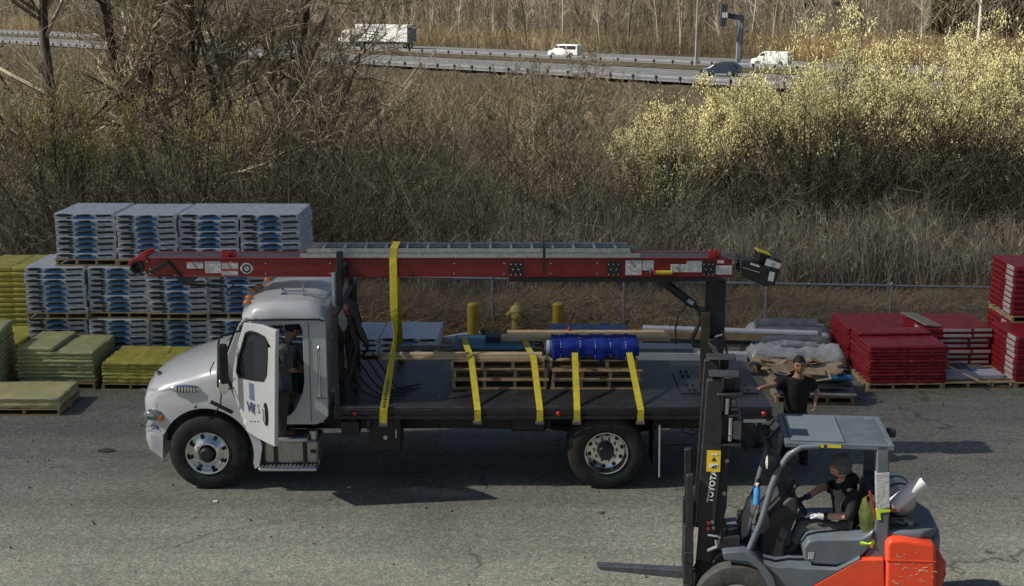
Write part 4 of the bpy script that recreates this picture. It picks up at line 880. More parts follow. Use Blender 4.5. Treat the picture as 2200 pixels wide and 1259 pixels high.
# crane post, ram, base
px0, px1 = P(1518,700,1.15)[0], P(1555,700,1.15)[0]
mb = MB(); mb.box(px0, px1, 1.05, 1.4, 1.9, bz0-.076); mb.box(px0+.03, px1-.06, 1.12, 1.34, 1.2, 1.9); post = mb.build('crane_post', BLACK, boom, bevel=.012)
mb = MB(); a = P(1506,700,1.02)[0]; b = P(1524,700,1.02)[0]; mb.box(a, b, .96, 1.04, 1.22, 2.3); mb.build('post_plank', mat('weathered_plank', (.075,.06,.035), .8, var=.3, scale=8), boom)
mb = MB(); a0 = P(1425,606,1.1); a1 = P(1490,655,1.1); a2 = P(1508,670,1.1); mb.tube([a0,a1], .062, 14); mb.tube([a1,a2], .035, 10); mb.obox(a0,(.12,.2,.12)); mb.obox(a2,(.1,.2,.1)); mb.build('lift_ram', BLACK, boom)
mb = MB(); q = P(1488,652,1.03); mb.obox((q[0]-.03,q[1],q[2]+.02),(.1,.006,.06),(0,R(36),0)); mb.build('ram_label', mat('blue_grey_label', (.25,.3,.4), .5), boom)
mb = MB(); mb.tube([P(1508,675,1.05), P(1498,705,1.0), P(1486,728,1.0), P(1490,745,1.0), P(1512,745,1.0)], [.03,.03,.04,.02,.02], 8); mb.tube([P(1475,655,1.05), P(1458,675,1.0), P(1451,705,1.0), P(1452,740,1.1)], .012, 6); mb.tube([P(1540,730,1.0), P(1560,745,.95), P(1562,765,.95), P(1545,790,.98), P(1537,820,1.)], .018, 6); mb.tube([P(1536,725,1.0), P(1552,720,.95), P(1556,735,.95)], .03, 6); mb.build('hydraulic_hose', BLACK, boom)
mb = MB(); mb.obox(P(1537,748,1.0), (.22,.16,.3)); cv = mb.build('control_valve', BLACK, boom, bevel=.02)
mb = MB()
for k in range(6): q = P(1530+k*3, 740+k*6, .9); mb.bar((q[0]-.06,.9,q[2]+.03),(q[0]+.06,.9,q[2]-.05),.012,.012)
mb.build('valve_tags', ALU, cv)
gx0, gx1 = P(1462,838,.72)[0], P(1620,838,.72)[0]
mb = MB(); mb.box(gx0, gx1+.05, .62, 1.75, 1.201, 1.225); bp_ = mb.build('base_plate', DECK, boom, bevel=.004)
for x in (gx0+.12, gx0+.2, gx1-.1, gx1-.18):
    for y in (.7, .95, 1.45, 1.68): mb = MB(); mb.cyl((x,y,1.225),(x,y,1.25),.022,.02,7); mb.build('bolt', BLACK, bp_)
# ---- ladder lying on the boom
LX0, LX1 = P(645,545,1.0)[0], P(1372,545,1.0)[0]; e = thing('extension_ladder', 'long aluminium extension ladder lying on top of the red boom', 'ladder', TF)
z0 = bz1 + .026
for (zz, xa, xb, ya, yb) in ((z0, LX0, LX1+.02, BY0-.02, BY1+.07), (z0+.064, LX0+.1, LX1-.12, BY0+.02, BY1+.04)):
    for y in (ya, yb):
        mb = MB(); mb.box(xa, xb, y-.004, y+.004, zz, zz+.05); s_ = -1 if y == ya else 1
        mb.box(xa, xb, min(y, y-s_*.028), max(y, y-s_*.028), zz+.0502, zz+.056); mb.box(xa, xb, min(y, y-s_*.028), max(y, y-s_*.028), zz-.005, zz-.0002); mb.build('side_rail', ALU, e)
    x = xa + .2
    while x < xb - .08:
        mb = MB(); mb.cyl((x, ya, zz+.026),(x, yb, zz+.026), .02, .02, 8); mb.build('rung', ALU, e); x += .297
mb = MB(); x = P(1169,555,BY0)[0]; mb.ribbon([(x,BY0-.05,bz0+.05),(x,BY0-.045,bz1+.1),(x,BY0-.01,bz1+.23),(x,BY1,bz1+.24)], [(1,0,0)]*4, .035, .006); o = mb.build('tie_strap', BLACK, None); tag(o, 'thin black strap tying the ladder down to the red boom', 'strap', fr=TF)
# ---- load on the deck
def pallet(mb, x0, x1, y0, y1, z0, nb=5, h=.14):
    for k in range(3): y = y0 + (y1-y0-.04)*k/2; mb.box(x0, x1, y, y+.04, z0+.02, z0+.105)
    for k in range(nb): x = x0 + (x1-x0-.12)*k/(nb-1); mb.box(x, x+.12, y0, y1, z0+.1055, z0+h-.012)
    for k in range(3): x = x0 + (x1-x0-.12)*k/2; mb.box(x, x+.12, y0, y1, z0, z0+.0195)
    return mb
def pallet_front(mb, x0, x1, y0, y1, z0, h=.14, rg=random):
    """boards running along x at the front, stringers seen end on"""
    for k in range(4):
        x = x0 + (x1-x0-.05)*k/3; mb.box(x, x+.045, y0+.02, y1-.02, z0+.02, z0+h-.022)
    for k in range(6):
        y = y0 + (y1-y0-.1)*k/5; a, b = rg.uniform(-.03,.02), rg.uniform(-.02,.03); mb.box(x0+a, x1+b, y, y+.1, z0+h-.02, z0+h)
    for k in range(3):
        y = y0 + (y1-y0-.1)*k/2; mb.box(x0+rg.uniform(-.02,.02), x1+rg.uniform(-.02,.02), y, y+.1, z0, z0+.018)
    return mb
LY = .86
px = lambda u, v, y=LY: P(u, v, y)
sx = [px(972,800)[0], px(1176,800)[0], px(1184,800)[0], px(1374,800)[0]]
rg = random.Random(9)
for s_, (a, b, nm) in enumerate(((sx[0], sx[1], 'lumber stack'), (sx[2], sx[3], 'blue tarp roll'))):
    for k in range(3):
        mb = MB(); d = rg.uniform(-.03,.03); pallet_front(mb, a+d, b+d, LY+rg.uniform(-.03,.03), LY+1.15, 1.203+k*.143, rg=rg)
        o = mb.build('wooden_pallet', WOOD, None, smooth=0); tag(o, '%s empty wooden pallet of the stack under the %s on the deck' % (('bottom','middle','top')[k], nm), 'pallet', 'empty pallets on the truck deck', TF)
zt_ = 1.203 + 3*.143
def plank(u0, u1, v, y, z, wy, hz, lb, m=LUMBER, name='lumber_board', cat='board', grp='boards loaded on the truck'):
    a, b = P(u0, v, y)[0], P(u1, v, y)[0]; mb = MB(); mb.box(a, b, y, y+wy, z, z+hz); o = mb.build(name, m, None, bevel=.004); tag(o, lb, cat, grp, TF); return o
plank(820, 1172, 770, LY+.02, zt_, .14, .038, 'front pale board overhanging the left pallet stack, lower layer')
plank(850, 1110, 770, LY+.18, zt_, .14, .038, 'second pale board lying behind the front board on the left pallet stack')
plank(828, 1165, 765, LY+.04, zt_+.04, .13, .036, 'topmost front pale board on the left pallet stack')
plank(975, 1150, 750, LY+.36, zt_+.05, .8, .03, 'flat teal blue sheet on the left pallet stack behind the pale boards', mat('teal_sheet', (.025,.12,.19), .55, var=.15), 'teal_sheet', 'sheet')
plank(1075, 1440, 732, LY+.75, zt_+.082, .22, .06, 'thick pale beam lying high across both pallet stacks behind the blue roll')
plank(1090, 1428, 732, LY+1.0, zt_+.082, .14, .08, 'rear pale beam lying beside the thick beam across both pallet stacks')
plank(1043, 1075, 732, LY+.70, zt_+.081, .3, .08, 'dark navy sleeve at the left end of the thick pale beam', mat('navy_wrap', (.015,.02,.045), .6), 'dark_sleeve', 'wrap')
plank(960, 1360, 735, LY+.33, zt_+.001, .02, .04, 'dark grey metal length under the thick pale beam', BLACK, 'metal_length', 'metal bar')
plank(835, 968, 742, LY+.5, zt_+.01, .07, .07, 'grey metal pipe lying left of the teal blue sheet', STEEL, 'metal_pipe', 'pipe')
# blue tarp roll
a, b = P(1186,770,LY)[0], P(1372,770,LY)[0]; e = thing('tarp_roll', 'blue tarpaulin draped over a long roll on the right pallet stack', 'tarp roll', TF)
rg = random.Random(4); nx, na = 40, 18; vs = []; fs = []
TARP = mat('blue_tarpaulin', (.012,.032,.25), .8, var=.35, scale=7, spec=.2)
sg_ = lambda t, p: math.copysign(abs(t)**p, t)
for i in range(nx+1):
    x = a + (b-a)*i/nx; fold = .004*math.sin(i*1.1)+.005*math.sin(i*2.7); drop = .05*max(0, math.sin(i*.62+.4)) + .02*math.sin(i*1.7)
    for k in range(na+1):
        th = math.pi*(1.18 - 1.36*k/na); y = LY + .3 + (.32+fold)*sg_(math.cos(th), .32) + rg.uniform(-.006,.006)
        z = zt_ + .13 + (.115+fold)*sg_(math.sin(th), .4) + rg.uniform(-.006,.006) + .008*math.sin(i*.5+k*.3)
        if z < zt_ + .1: z -= drop
        vs.append((x, y, max(zt_-.06, z) if y < LY+.1 else max(zt_+.01, z)))
for i in range(nx):
    for k in range(na): p = i*(na+1)+k; fs.append((p, p+1, p+na+2, p+na+1))
mb = MB(); mb.add(vs, fs); o = mb.build('tarp', TARP, e, smooth=60); s_ = o.modifiers.new('s','SOLIDIFY'); s_.thickness = .006
mb = MB()
for i in range(nx):
    for q in ((i, 5),) : pass
for i in (4, 13, 20, 27, 34):
    for k in range(1, na, 1): p = vs[i*(na+1)+k]; mb.ell((p[0], p[1]-.004, p[2]+.003), .006, .006, .006, 5)
mb.build('eyelet', PAPER, e)
mb = MB(); q = P(1172,765,LY)[0]; mb.cyl((q+.02, LY+.27, zt_+.115),(b-.05, LY+.27, zt_+.115), .105, .105, 20); mb.build('roll', mat('white_wrap', (.6,.64,.68), .4, var=.1), e)
mb = MB(); mb.cyl((q+.06,LY+.27,zt_+.115),(q+.1,LY+.27,zt_+.115),.108,.108,20); mb.build('printed_band', mat('blue_print', (.06,.2,.4), .5), e)
mb = MB(); rg = random.Random(2); x0_, x1_ = P(1185,712,LY+.9)[0], P(1352,712,LY+.9)[0]; mb.slab(x0_, x1_, LY+1.15, LY+1.6, zt_+.05, zt_+.15, 22, 6, .014, .02, rg); o = mb.build('folded_tarp', mat('navy_tarp', (.012,.03,.09), .5, var=.3), None); tag(o, 'crumpled navy tarp lying behind the thick pale beam', 'tarp', fr=TF)
mb = MB(); q = P(1223,706,LY+1.1); mb.lathe([(.036,0),(.024,.04),(.01,.08),(0,.085)], (q[0],q[1],q[2]-.05), 'z', 12); o = mb.build('small_cone', mat('orange_plastic', (.55,.06,.02), .5), None); tag(o, 'small red orange cone on top of the load by a yellow strap', 'cone', fr=TF); o.modifiers.clear()
# ---- yellow straps
def strap(pts, wd, lb, wds=.088, ptxt=None):
    mb = MB(); n = []; w2 = []
    for i in range(len(pts)-1):
        for k in range(5):
            q = k/5; n.append([pts[i][j]*(1-q)+pts[i+1][j]*q for j in range(3)]); w2.append([wd[i][j]*(1-q)+wd[i+1][j]*q for j in range(3)])
    n.append(pts[-1]); w2.append(wd[-1]); mb.ribbon(n, w2, wds, .004); e = mb.build('yellow_strap', YSTRAP, None, smooth=0)
    tag(e, lb, 'strap', 'yellow tie down straps', TF)
    mb = MB(); p = pts[-1]; mb.obox((p[0], p[1]+.01, p[2]-.01), (.12,.03,.05)); mb.build('strap_hook', STEEL, e, bevel=.006); return e
X = (1,0,0)
def sp3(us, lb, far=True):
    (u0,v0,y0),(u1,v1,y1),(u2,v2) = us; t = P(u0,v0,y0); k = P(u1,v1,y1); b = P(u2,v2,-.05); e = P(u2, 872, -.05)
    pts = [(t[0]-.1, 2.38, 1.5), (t[0]-.03, y0+.35, t[2]-.0), t, k, (e[0], -.052, 1.17), (e[0], -.052, 1.0)]
    return strap(pts, [X, X, X, (1,.25,.1), X, X], lb)
s1 = strap([(P(846,600,BY1)[0], 2.46, 1.1), (P(846,600,BY1)[0]+.0, BY1+.09, bz1+.10), (P(846,540,BY0)[0], BY1+.06, bz1+.155), (P(846,540,BY0)[0], BY0-.01, bz1+.155), (P(845,556,BY0)[0], BY0-.05, bz1+.02), P(846,660,.55), P(850,720,.36), P(838,800,.15), P(824,880,-.05), P(823,912,-.05)],
   [X,X,X,X,X,(1,.3,0),(.28,1,0),(.8,.9,0),X,X], 'tall yellow strap over the ladder and boom down to the deck edge', .105)
mb = MB(); rg = random.Random(3)
for k in range(16):
    v = 792 + k*5.5; u = 838 - (v-800)*.175; y = .15 - (v-800)/80*.2
    if 815 < v: q = P(u, v, y-.012); mb.box(q[0]-.02, q[0]+.012*rg.random()+.01, q[1]-.003, q[1], q[2]-.012, q[2]+.008)
mb.build('printed_marks', INK, s1, smooth=0)
sp3(((1000,738,1.25),(1012,768,.82),(1026,905)), 'yellow strap crossing the teal sheet on the left pallet stack')
sp3(((1133,745,1.25),(1146,768,.82),(1160,905)), 'yellow strap at the right end of the left pallet stack')
sp3(((1227,716,1.9),(1235,760,.8),(1240,905)), 'yellow strap over the left part of the blue tarp roll')
sp3(((1340,716,1.9),(1352,760,.8),(1377,903)), 'yellow strap over the right end of the blue tarp roll')
# ================================================================= forklift
FF = Frame(3.0, 13.05, -R(6))          # near flank plane; local x runs to the forklift's rear
fk = thing('forklift', 'orange and grey forklift with raised black mast and grey roof in the foreground', 'forklift', FF)
def Q(u, v, y=0.): return FF.p3(u, v, y)
def poly(pts, y=0.): return [FF.px(u, v, y) for u, v in pts]
FGREY = mat('forklift_grey', (.10,.122,.145), .48, var=.16, scale=4, dirt=.6, dirtcol=(.10,.09,.075), coat=.08, detail=12.)
FORANGE = mat('forklift_orange', (.72,.065,.02), .46, var=.08, scale=3, dirt=.7, dirtcol=(.17,.1,.055), coat=.1, detail=12.)
W_ = 1.12
# mast: outer channels, inner channels, cross plates
TILT = None
for y in (.12, .9):
    dx = 0
    pr = poly(((1519,818),(1552,812),(1549,1000),(1528,1212),(1489,1200),(1505,1010)), .12)
    mb = MB(); mb.prism(pr, y, y+.09); mb.build('mast_rail', BLACK, fk, bevel=.008)
    pr = poly(((1556,822),(1576,822),(1562,1100),(1535,1205),(1532,1180),(1550,1000)), .12)
    mb = MB(); mb.prism(pr, y+.1, y+.16); mb.build('inner_mast_rail', BLACK, fk, bevel=.006)
def hplate(u0, v0, u1, v1, y0, y1, name, m=BLACK):
    a, b = Q(u0, v0, .12), Q(u1, v1, .12); mb = MB(); mb.box(a[0], b[0], y0, y1, min(a[2],b[2]), max(a[2],b[2])); return mb.build(name, m, fk, bevel=.012)
WB_ = mat('worn_black', (.025,.027,.029), .55, var=.3, scale=8, dirt=.4, dirtcol=(.06,.06,.06)); hplate(1524,806,1590,812,.1,.34,'mast_top_plate', WB_); hplate(1524,806,1590,812,.78,1.02,'mast_top_plate', WB_); hplate(1578,812,1592,846,.2,.3,'mast_bracket', WB_)
hplate(1540,845,1596,854,.1,1.02,'cross_member'); hplate(1545,893,1590,899,.14,1.0,'cross_member'); hplate(1530,954,1592,962,.12,1.0,'cross_member'); hplate(1575,908,1593,952,.2,.92,'chain_bracket', STEEL)
mb = MB(); 
for y in (.4,.72): mb.cyl(Q(1572,830,.12)[:1]+(y,)+Q(1572,830,.12)[2:], Q(1548,1190,.12)[:1]+(y,)+Q(1548,1190,.12)[2:], .032, .032, 10)
mb.build('lift_cylinder', STEEL, fk)
for u, v0, v1, y in ((1563,858,892,.16),(1570,900,950,.16),(1566,905,950,.3)):
    a, b = Q(u,v0,.12), Q(u-2,v1,.12); mb = MB(); mb.cyl((a[0],y,a[2]),(b[0],y,b[2]),.022,.022,8); mb.build('chain_anchor', ALU, fk)
for u, v in ((1569,935),(1562,990),(1556,1060)): q = Q(u,v,.14); mb = MB(); mb.cyl((q[0],.12,q[2]),(q[0],.16,q[2]),.02,.02,8); mb.build('mast_pin', STEEL, fk)
q0, q1 = Q(1519,968,.12), Q(1548,1014,.12); mb = MB(); mb.box(q0[0], q1[0]-.005, .112, .1195, q1[2], q0[2]); cl_ = mb.build('caution_label', mat('caution_yellow', (.7,.5,.02), .5, var=.05), fk, smooth=0)
mb = MB(); a, b = Q(1528,975,.11), Q(1542,979,.11); mb.box(a[0],b[0],.109,.1115,b[2],a[2]); a, b = Q(1524,997,.11), Q(1542,1006,.11); mb.box(a[0],b[0],.109,.1115,b[2],a[2]); mb.build('label_panel', PAPER, cl_, smooth=0)
mb = MB(); a = Q(1534,987,.11); mb.add([(a[0]-.025,.1095,a[2]-.02),(a[0]+.025,.1095,a[2]-.02),(a[0],.1095,a[2]+.025)],[(0,1,2)]); mb.bar((a[0]-.02,.108,a[2]-.09),(a[0]+.03,.108,a[2]-.07),.003,.018); mb.build('label_print', INK, cl_, smooth=0)
a, b = Q(1527,1046,.112), Q(1531,1020,.112); uy = (Vector((b[0],0,b[2]))-Vector((a[0],0,a[2]))).normalized(); mb = MB(); c_ = Q(1530,1046,.112)
text(mb, 'TOYOTA', .085, (c_[0], .1165, c_[2]), tuple(uy), (-uy.z, 0, uy.x), bold=.0025); mb.build('mast_lettering', PAPER, fk, smooth=0)
for (u,v) in ((1522,1123),(1521,1135),(1531,1122),(1533,1134)): q = Q(u,v,.12); mb = MB(); mb.cyl((q[0],.12,q[2]),(q[0],.10,q[2]),.02,.018,8); mb.build('mast_bolt', mat('worn_red', (.25,.03,.02), .6, var=.5) if u < 1528 else STEEL, fk)
mb = MB(); mb.tube([Q(1521,1150,.1), Q(1540,1152,.08), Q(1548,1156,.08)], .012, 6); mb.tube([Q(1538,1160,.1), Q(1540,1175,.09), Q(1520,1183,.09)], .02, 8); mb.build('mast_hook', ALU, fk)
# carriage, backrest and forks
mb = MB(); pr = poly(((1470,1128),(1490,1130),(1488,1275),(1468,1275)), .1); mb.prism(pr, .06, .16); mb.prism(pr, .88, .98)
pr = poly(((1474,1020),(1490,1018),(1490,1130),(1474,1130)), .1); mb.prism(pr, .06, .13); mb.prism(pr, .9, .97)
a = Q(1478,1195,.1); mb.box(a[0]-.04,a[0]+.05,.05,1.0,a[2]-.06,a[2]+.06); mb.box(a[0]-.04,a[0]+.05,.05,1.0,a[2]-.42,a[2]-.3); mb.build('carriage', BLACK, fk, bevel=.008)
mb = MB(); pr = poly(((1491,1130),(1500,1132),(1494,1205),(1489,1215)), .1); mb.prism(pr, .05, .08); mb.build('carriage_rub_strip', mat('worn_paint_strip', (.4,.37,.3), .6, var=.3, scale=20), fk)
FORKM = mat('fork_steel', (.12,.13,.15), .35, .6, var=.25, scale=10, dirt=.3)
t0, t1, m0, m1 = Q(1281,1216,.78), Q(1470,1226,.78), Q(1470,1242,.78), Q(1290,1226,.78)
for y in (.1, .78):
    mb = MB(); mb.prism([(t0[0],t0[2]),(t1[0]+.02,t1[2]),(t1[0]+.04,t1[2]+.28),(t1[0]+.1,t1[2]+.28),(t1[0]+.1,m0[2]-.02),(m1[0],m1[2])], y, y+.12); mb.build('fork', FORKM, fk, bevel=.006)
# guard roof and pillars
gy0, gy1 = .1, 1.1
gl, gr = Q(1688,950,gy0), Q(1922,960,gy0); gz = (gl[2]+gr[2])/2
mb = MB(); mb.box(gl[0], gr[0], gy0, gy0+.05, gz-.05, gz); mb.box(gl[0], gr[0], gy1-.05, gy1, gz-.05, gz); mb.box(gl[0], gl[0]+.05, gy0+.05, gy1-.05, gz-.05, gz); mb.box(gr[0]-.05, gr[0], gy0+.05, gy1-.05, gz-.05, gz)
n = 22
for k in range(n): y = gy0+.06 + (gy1-gy0-.12)*k/(n-1); mb.box(gl[0]+.05, gr[0]-.05, y-.014, y+.014, gz-.04, gz-.006)
mb.box((gl[0]+gr[0])/2-.02,(gl[0]+gr[0])/2+.02,gy0+.05,gy1-.05,gz-.05,gz-.041); og = mb.build('overhead_guard', FGREY, fk, bevel=.006)
mb = MB(); mb.box(gl[0]+.06, gl[0]+(gr[0]-gl[0])*.55, gy0+.06, gy1-.06, gz+.002, gz+.008); mb.build('clear_roof_cover', glass_mat('dusty_clear_cover', (.22,.25,.27), .45), og, smooth=0)
for k in (0,):
    mb = MB(); a, b = Q(1760,955,gy0), Q(1807,961,gy0); mb.box(a[0],b[0],gy0-.004,gy0-.0005,gz-.04,gz-.008); yl = mb.build('yellow_sticker', YSTRAP, fk, smooth=0); mb = MB(); a = Q(1770,957,gy0); mb.box(a[0],a[0]+.03,gy0-.006,gy0-.0042,gz-.04,gz-.008); mb.build('sticker_print', INK, yl, smooth=0)
FRONTP = ((1760,957),(1722,960),(1695,978),(1672,1010),(1658,1045),(1636,1120),(1606,1190),(1594,1212))
for y in (gy0+.02, gy1-.06):
    pp = [Q(u, v, gy0+.02) for u, v in FRONTP]; mb = MB(); pts = [(p[0], y, min(p[2], gz-.03)) for p in pp]; mb.tube(pts, .034, 10); mb.build('front_pillar', FGREY, fk)
    pr = poly(((1883,957),(1909,957),(1911,1100),(1907,1168),(1900,1206),(1848,1206),(1866,1180),(1878,1140),(1883,1100)), gy0+.02)
    mb = MB(); mb.prism(pr, y-.02, y+.05); rp_ = mb.build('rear_pillar', FGREY, fk, bevel=.014, seg=3)
    if y < .5:
        mb = MB(); pr2 = poly(((1881,1016),(1910,1014),(1911,1090),(1882,1093)), gy0+.02); mb.panel(pr2, [], y-.027, y+.057)
        mb.build('duct_tape', mat('silver_tape', (.5,.51,.53), .35, .3, var=.2, scale=30, bump=.4, bscale=40), rp_, bevel=.004)
        mb = MB(); pr2 = poly(((1880,1092),(1912,1094),(1911,1098),(1890,1100),(1892,1115),(1884,1116)), gy0+.02); mb.panel(pr2, [], y-.03, y+.06); mb.build('hi_vis_tape', mat('hi_vis_yellow', (.5,.75,.05), .5), rp_)
# body
pr = poly(((1846,1205),(1900,1205),(1903,1300),(1690,1300),(1745,1262)), 0); mb = MB(); mb.prism(pr, .02, W_-.02); mb.build('side_cover', FORANGE, fk, bevel=.012, seg=3)
pr = poly(((1560,1199),(1590,1196),(1640,1212),(1670,1222),(1700,1220),(1712,1222),(1730,1224),(1800,1226),(1850,1200),(1846,1206),(1745,1262),(1700,1300),(1645,1300),(1640,1268),(1625,1238),(1600,1216),(1570,1210)), 0)
mb = MB(); mb.prism(pr, .02, W_-.02); mb.build('frame_side', FGREY, fk, bevel=.012, seg=3)
mb = MB(); a, b = Q(1640,1212,.1), Q(1790,1235,.1); mb.box(a[0], b[0], .16, W_-.1, a[2]-.1, a[2]-.04); mb.build('floor_plate', BLACK, fk)
pr = poly(((1552,1188),(1598,1184),(1622,1196),(1644,1216),(1662,1240),(1672,1275),(1655,1275),(1645,1248),(1628,1222),(1604,1206),(1556,1203)), -.02)
mb = MB(); mb.prism(pr, -.03, .2); mb.build('front_fender', FGREY, fk, bevel=.01, seg=3)
# engine hood under the seat
pr = poly(((1726,1180),(1738,1164),(1760,1161),(1850,1160),(1868,1150),(1880,1140),(1870,1180),(1848,1202),(1800,1218),(1752,1215),(1728,1206)), .06)
mb = MB(); mb.prism(pr, .08, W_-.12); eh = mb.build('seat_hood', FGREY, fk, bevel=.03, seg=4)
mb = MB()
for k in range(4): a, b = Q(1739+k*3.2, 1189, .06), Q(1737+k*3.2, 1203, .06); mb.bar((a[0],.077,a[2]),(b[0],.077,b[2]),.004,.006)
mb.build('louvre', PAPER, eh); mb = MB(); a, b = Q(1778,1161,.14), Q(1808,1161,.14); mb.box(a[0],b[0],.12,.17,a[2]-.003,a[2]+.004); mb.build('hood_sticker', PAPER, eh)
# seat
mb = MB(); a, b = Q(1755,1155,.4), Q(1858,1155,.4); mb.box(a[0], b[0], .3, .85, a[2]-.06, a[2]+.04); mb.build('seat_cushion', INK, fk, bevel=.03, seg=3)
mb = MB(); pr = poly(((1845,1155),(1868,1155),(1884,1060),(1862,1050)), .4); mb.prism(pr, .32, .85); mb.build('seat_backrest', INK, fk, bevel=.04, seg=3)
# dash, steering
pr = poly(((1640,1115),(1696,1065),(1712,1068),(1716,1085),(1706,1120),(1690,1160),(1680,1215),(1626,1215)), .35); mb = MB(); mb.prism(pr, .3, .95); mb.build('dash_cowl', mat('dash_black', (.025,.025,.026), .6, var=.3), fk, bevel=.03, seg=3)
pr = poly(((1626,1110),(1650,1100),(1655,1128),(1640,1148),(1622,1145)), .3); mb = MB(); mb.prism(pr, .28, .4); mb.build('dash_pod', mat('dash_grey', (.11,.11,.1), .7), fk, bevel=.02, seg=3)
mb = MB(); mb.lathe([(.145,-.012),(.16,0),(.145,.012),(.135,0),(.145,-.012)], n=24); mb.bar((-.14,0,0),(.14,0,0),.02,.012); mb.bar((0,0,0),(0,.14,0),.02,.012); mb.cyl((0,0,-.3),(0,0,0),.03,.03,8)
sw = mb.build('steering_wheel', BLACK, fk); sw.location = Q(1716,1082,.5); sw.rotation_euler = (0, R(-52) + math.pi*0, 0); sw.rotation_euler = (0, R(52), 0)
mb = MB()
for k, (u0,v0,u1,v1) in enumerate(((1676,1108,1715,1042),(1668,1100,1700,1045),(1680,1095,1706,1035),(1655,1092,1696,1060))): mb.tube([Q(u0,v0,.4+k*.08), Q((u0+u1)/2-4,(v0+v1)/2-3,.4+k*.08), Q(u1,v1,.4+k*.08)], .011, 6); mb.ell(Q(u1,v1,.4+k*.08), .022,.022,.022, 6)
mb.build('control_lever', BLACK, fk)
# lights and mirrors
for (u, v, y) in ((1655,994,.12),):
    mb = MB(); q = Q(u,v,y); mb.lathe([(.0,.1),(.05,.09),(.075,.03),(.078,0)], (q[0]-.03,q[1],q[2]), 'x', 18); mb.tube([(q[0]+.04,q[1],q[2]), Q(1674,1012,.12)], .012, 6); hl = mb.build('work_light', BLACK, fk)
    mb = MB(); mb.lathe([(0,-.02),(.05,-.012),(.074,0)], (q[0]-.032,q[1],q[2]), 'x', 18); mb.build('lamp_glass', mat('lamp_face', (.6,.57,.48), .25, .2), hl)
mb = MB(); q = Q(1644,925,.98); mb.ell(q, .06,.05,.07, 8); mb.tube([q, (q[0]+.1,q[1],q[2]+.12), (q[0]+.18,q[1],q[2]+.08), (q[0]+.05,q[1],q[2]-.1), Q(1660,965,.9)], .01, 6); mb.tube([Q(1648,940,.95), Q(1652,965,.9), Q(1668,1020,.9)], .02, 6); mb.build('far_work_light', BLACK, fk)
mb = MB(); mb.tube([Q(1700,910,1.0), Q(1679,935,1.0), Q(1671,972,1.0)], [.03,.04,.02], 8); mb.build('side_mirror', STEEL, fk)
mb = MB(); mb.tube([Q(1676,1012,.14), Q(1690,1000,.14), Q(1694,1025,.14), Q(1688,1030,.14)], .014, 6); mb.obox(Q(1688,1012,.14), (.07,.05,.16), (0,R(12),0)); mb.build('turn_lamp', BLACK, fk, bevel=.01)
mb = MB(); mb.obox(Q(1914,930,1.0), (.1,.1,.09)); mb.build('rear_lamp', BLACK, fk, bevel=.02)
# tilt cylinder, hoses between mast and cowl
mb = MB(); mb.cyl(Q(1630,1040,.3), Q(1586,1125,.3), .028, .028, 10); mb.cyl(Q(1634,1032,.3), Q(1630,1040,.3), .036, .036, 10); mb.build('tilt_cylinder', BLACK, fk)
mb = MB()
for k in range(5): mb.tube([Q(1552+k*3,1110+k*8,.3+k*.1), Q(1566,1150,.25+k*.1), Q(1588,1130+k*6,.3+k*.1), Q(1602,1165,.3+k*.1)], .014, 6)
mb.obox(Q(1570,1160,.3), (.16,.4,.2)); mb.obox(Q(1598,1140,.5), (.14,.3,.36)); mb.build('hydraulic_hose', BLACK, fk, bevel=.006)
pr = poly(((1606,1072),(1622,1062),(1630,1075),(1606,1150),(1590,1160),(1594,1110)), .25); mb = MB(); mb.prism(pr, .22, .32); mb.build('cowl_panel', mat('cowl_grey', (.2,.2,.19), .6, dirt=.3), fk, bevel=.012)
# counterweight
CWM = FORANGE
pr = poly(((1905,1172),(1912,1161),(1940,1160),(2003,1170),(2012,1176),(2012,1310),(1902,1310)), 0); mb = MB(); mb.prism(pr, .0, W_-.0); mb.build('rear_side_cover', FORANGE, fk, bevel=.035, seg=4)
pr = poly(((2006,1178),(2018,1190),(2034,1215),(2036,1240),(2028,1262),(2010,1300),(2004,1300)), 0); mb = MB(); mb.prism(pr, .06, W_-.06); mb.build('counterweight', mat('forklift_rear', (.5,.07,.03), .5, dirt=.5, dirtcol=(.1,.07,.05)), fk, bevel=.05, seg=4)
z0 = Q(1935,1160,0)[2]; xA, xB = Q(1905,1160,0)[0], Q(2030,1160,0)[0]
top_ = [(xA, .12),(xB-.2,.1),(xB-.06,.22),(xB,.42),(xB,.78),(xB-.08,1.0),(xB-.25,1.08),(xA,1.08)]
mb = MB(); mb.prism(top_, z0-.06, z0+.05, 'z'); mb.build('counterweight_top', FGREY, fk, bevel=.04, seg=4)
mb = MB(); mb.prism([(x-.0, y*1.0) for x, y in [(xB-.12,.14),(xB+.02,.3),(xB+.06,.55),(xB+.02,.85),(xB-.12,1.02)]], z0-.42, z0-.06, 'z'); mb.build('counterweight_rear', FGREY, fk, bevel=.05, seg=4)
rg = random.Random(14); mb = MB()
for k in range(34):
    u, v = rg.uniform(1915, 2003), rg.choice((1192,1215,1225,1238,1250)) + rg.uniform(-4,4); q = Q(u, v, 0); L_ = rg.uniform(.01,.06); an = rg.uniform(-.4,.5); mb.bar((q[0],-.0012,q[2]), (q[0]+L_*math.cos(an),-.0012,q[2]+L_*math.sin(an)), .003, rg.uniform(.002,.007))
mb.build('scratches', mat('bare_scratch', (.5,.36,.28), .6, var=.4), fk, smooth=0)['kind'] = 'stuff'
mb = MB(); pr = poly(((1905,1203),(2011,1206),(2011,1208.5),(1905,1205.5)), 0); mb.prism(pr, -.006, .0); mb.build('cover_crease', FORANGE, fk)
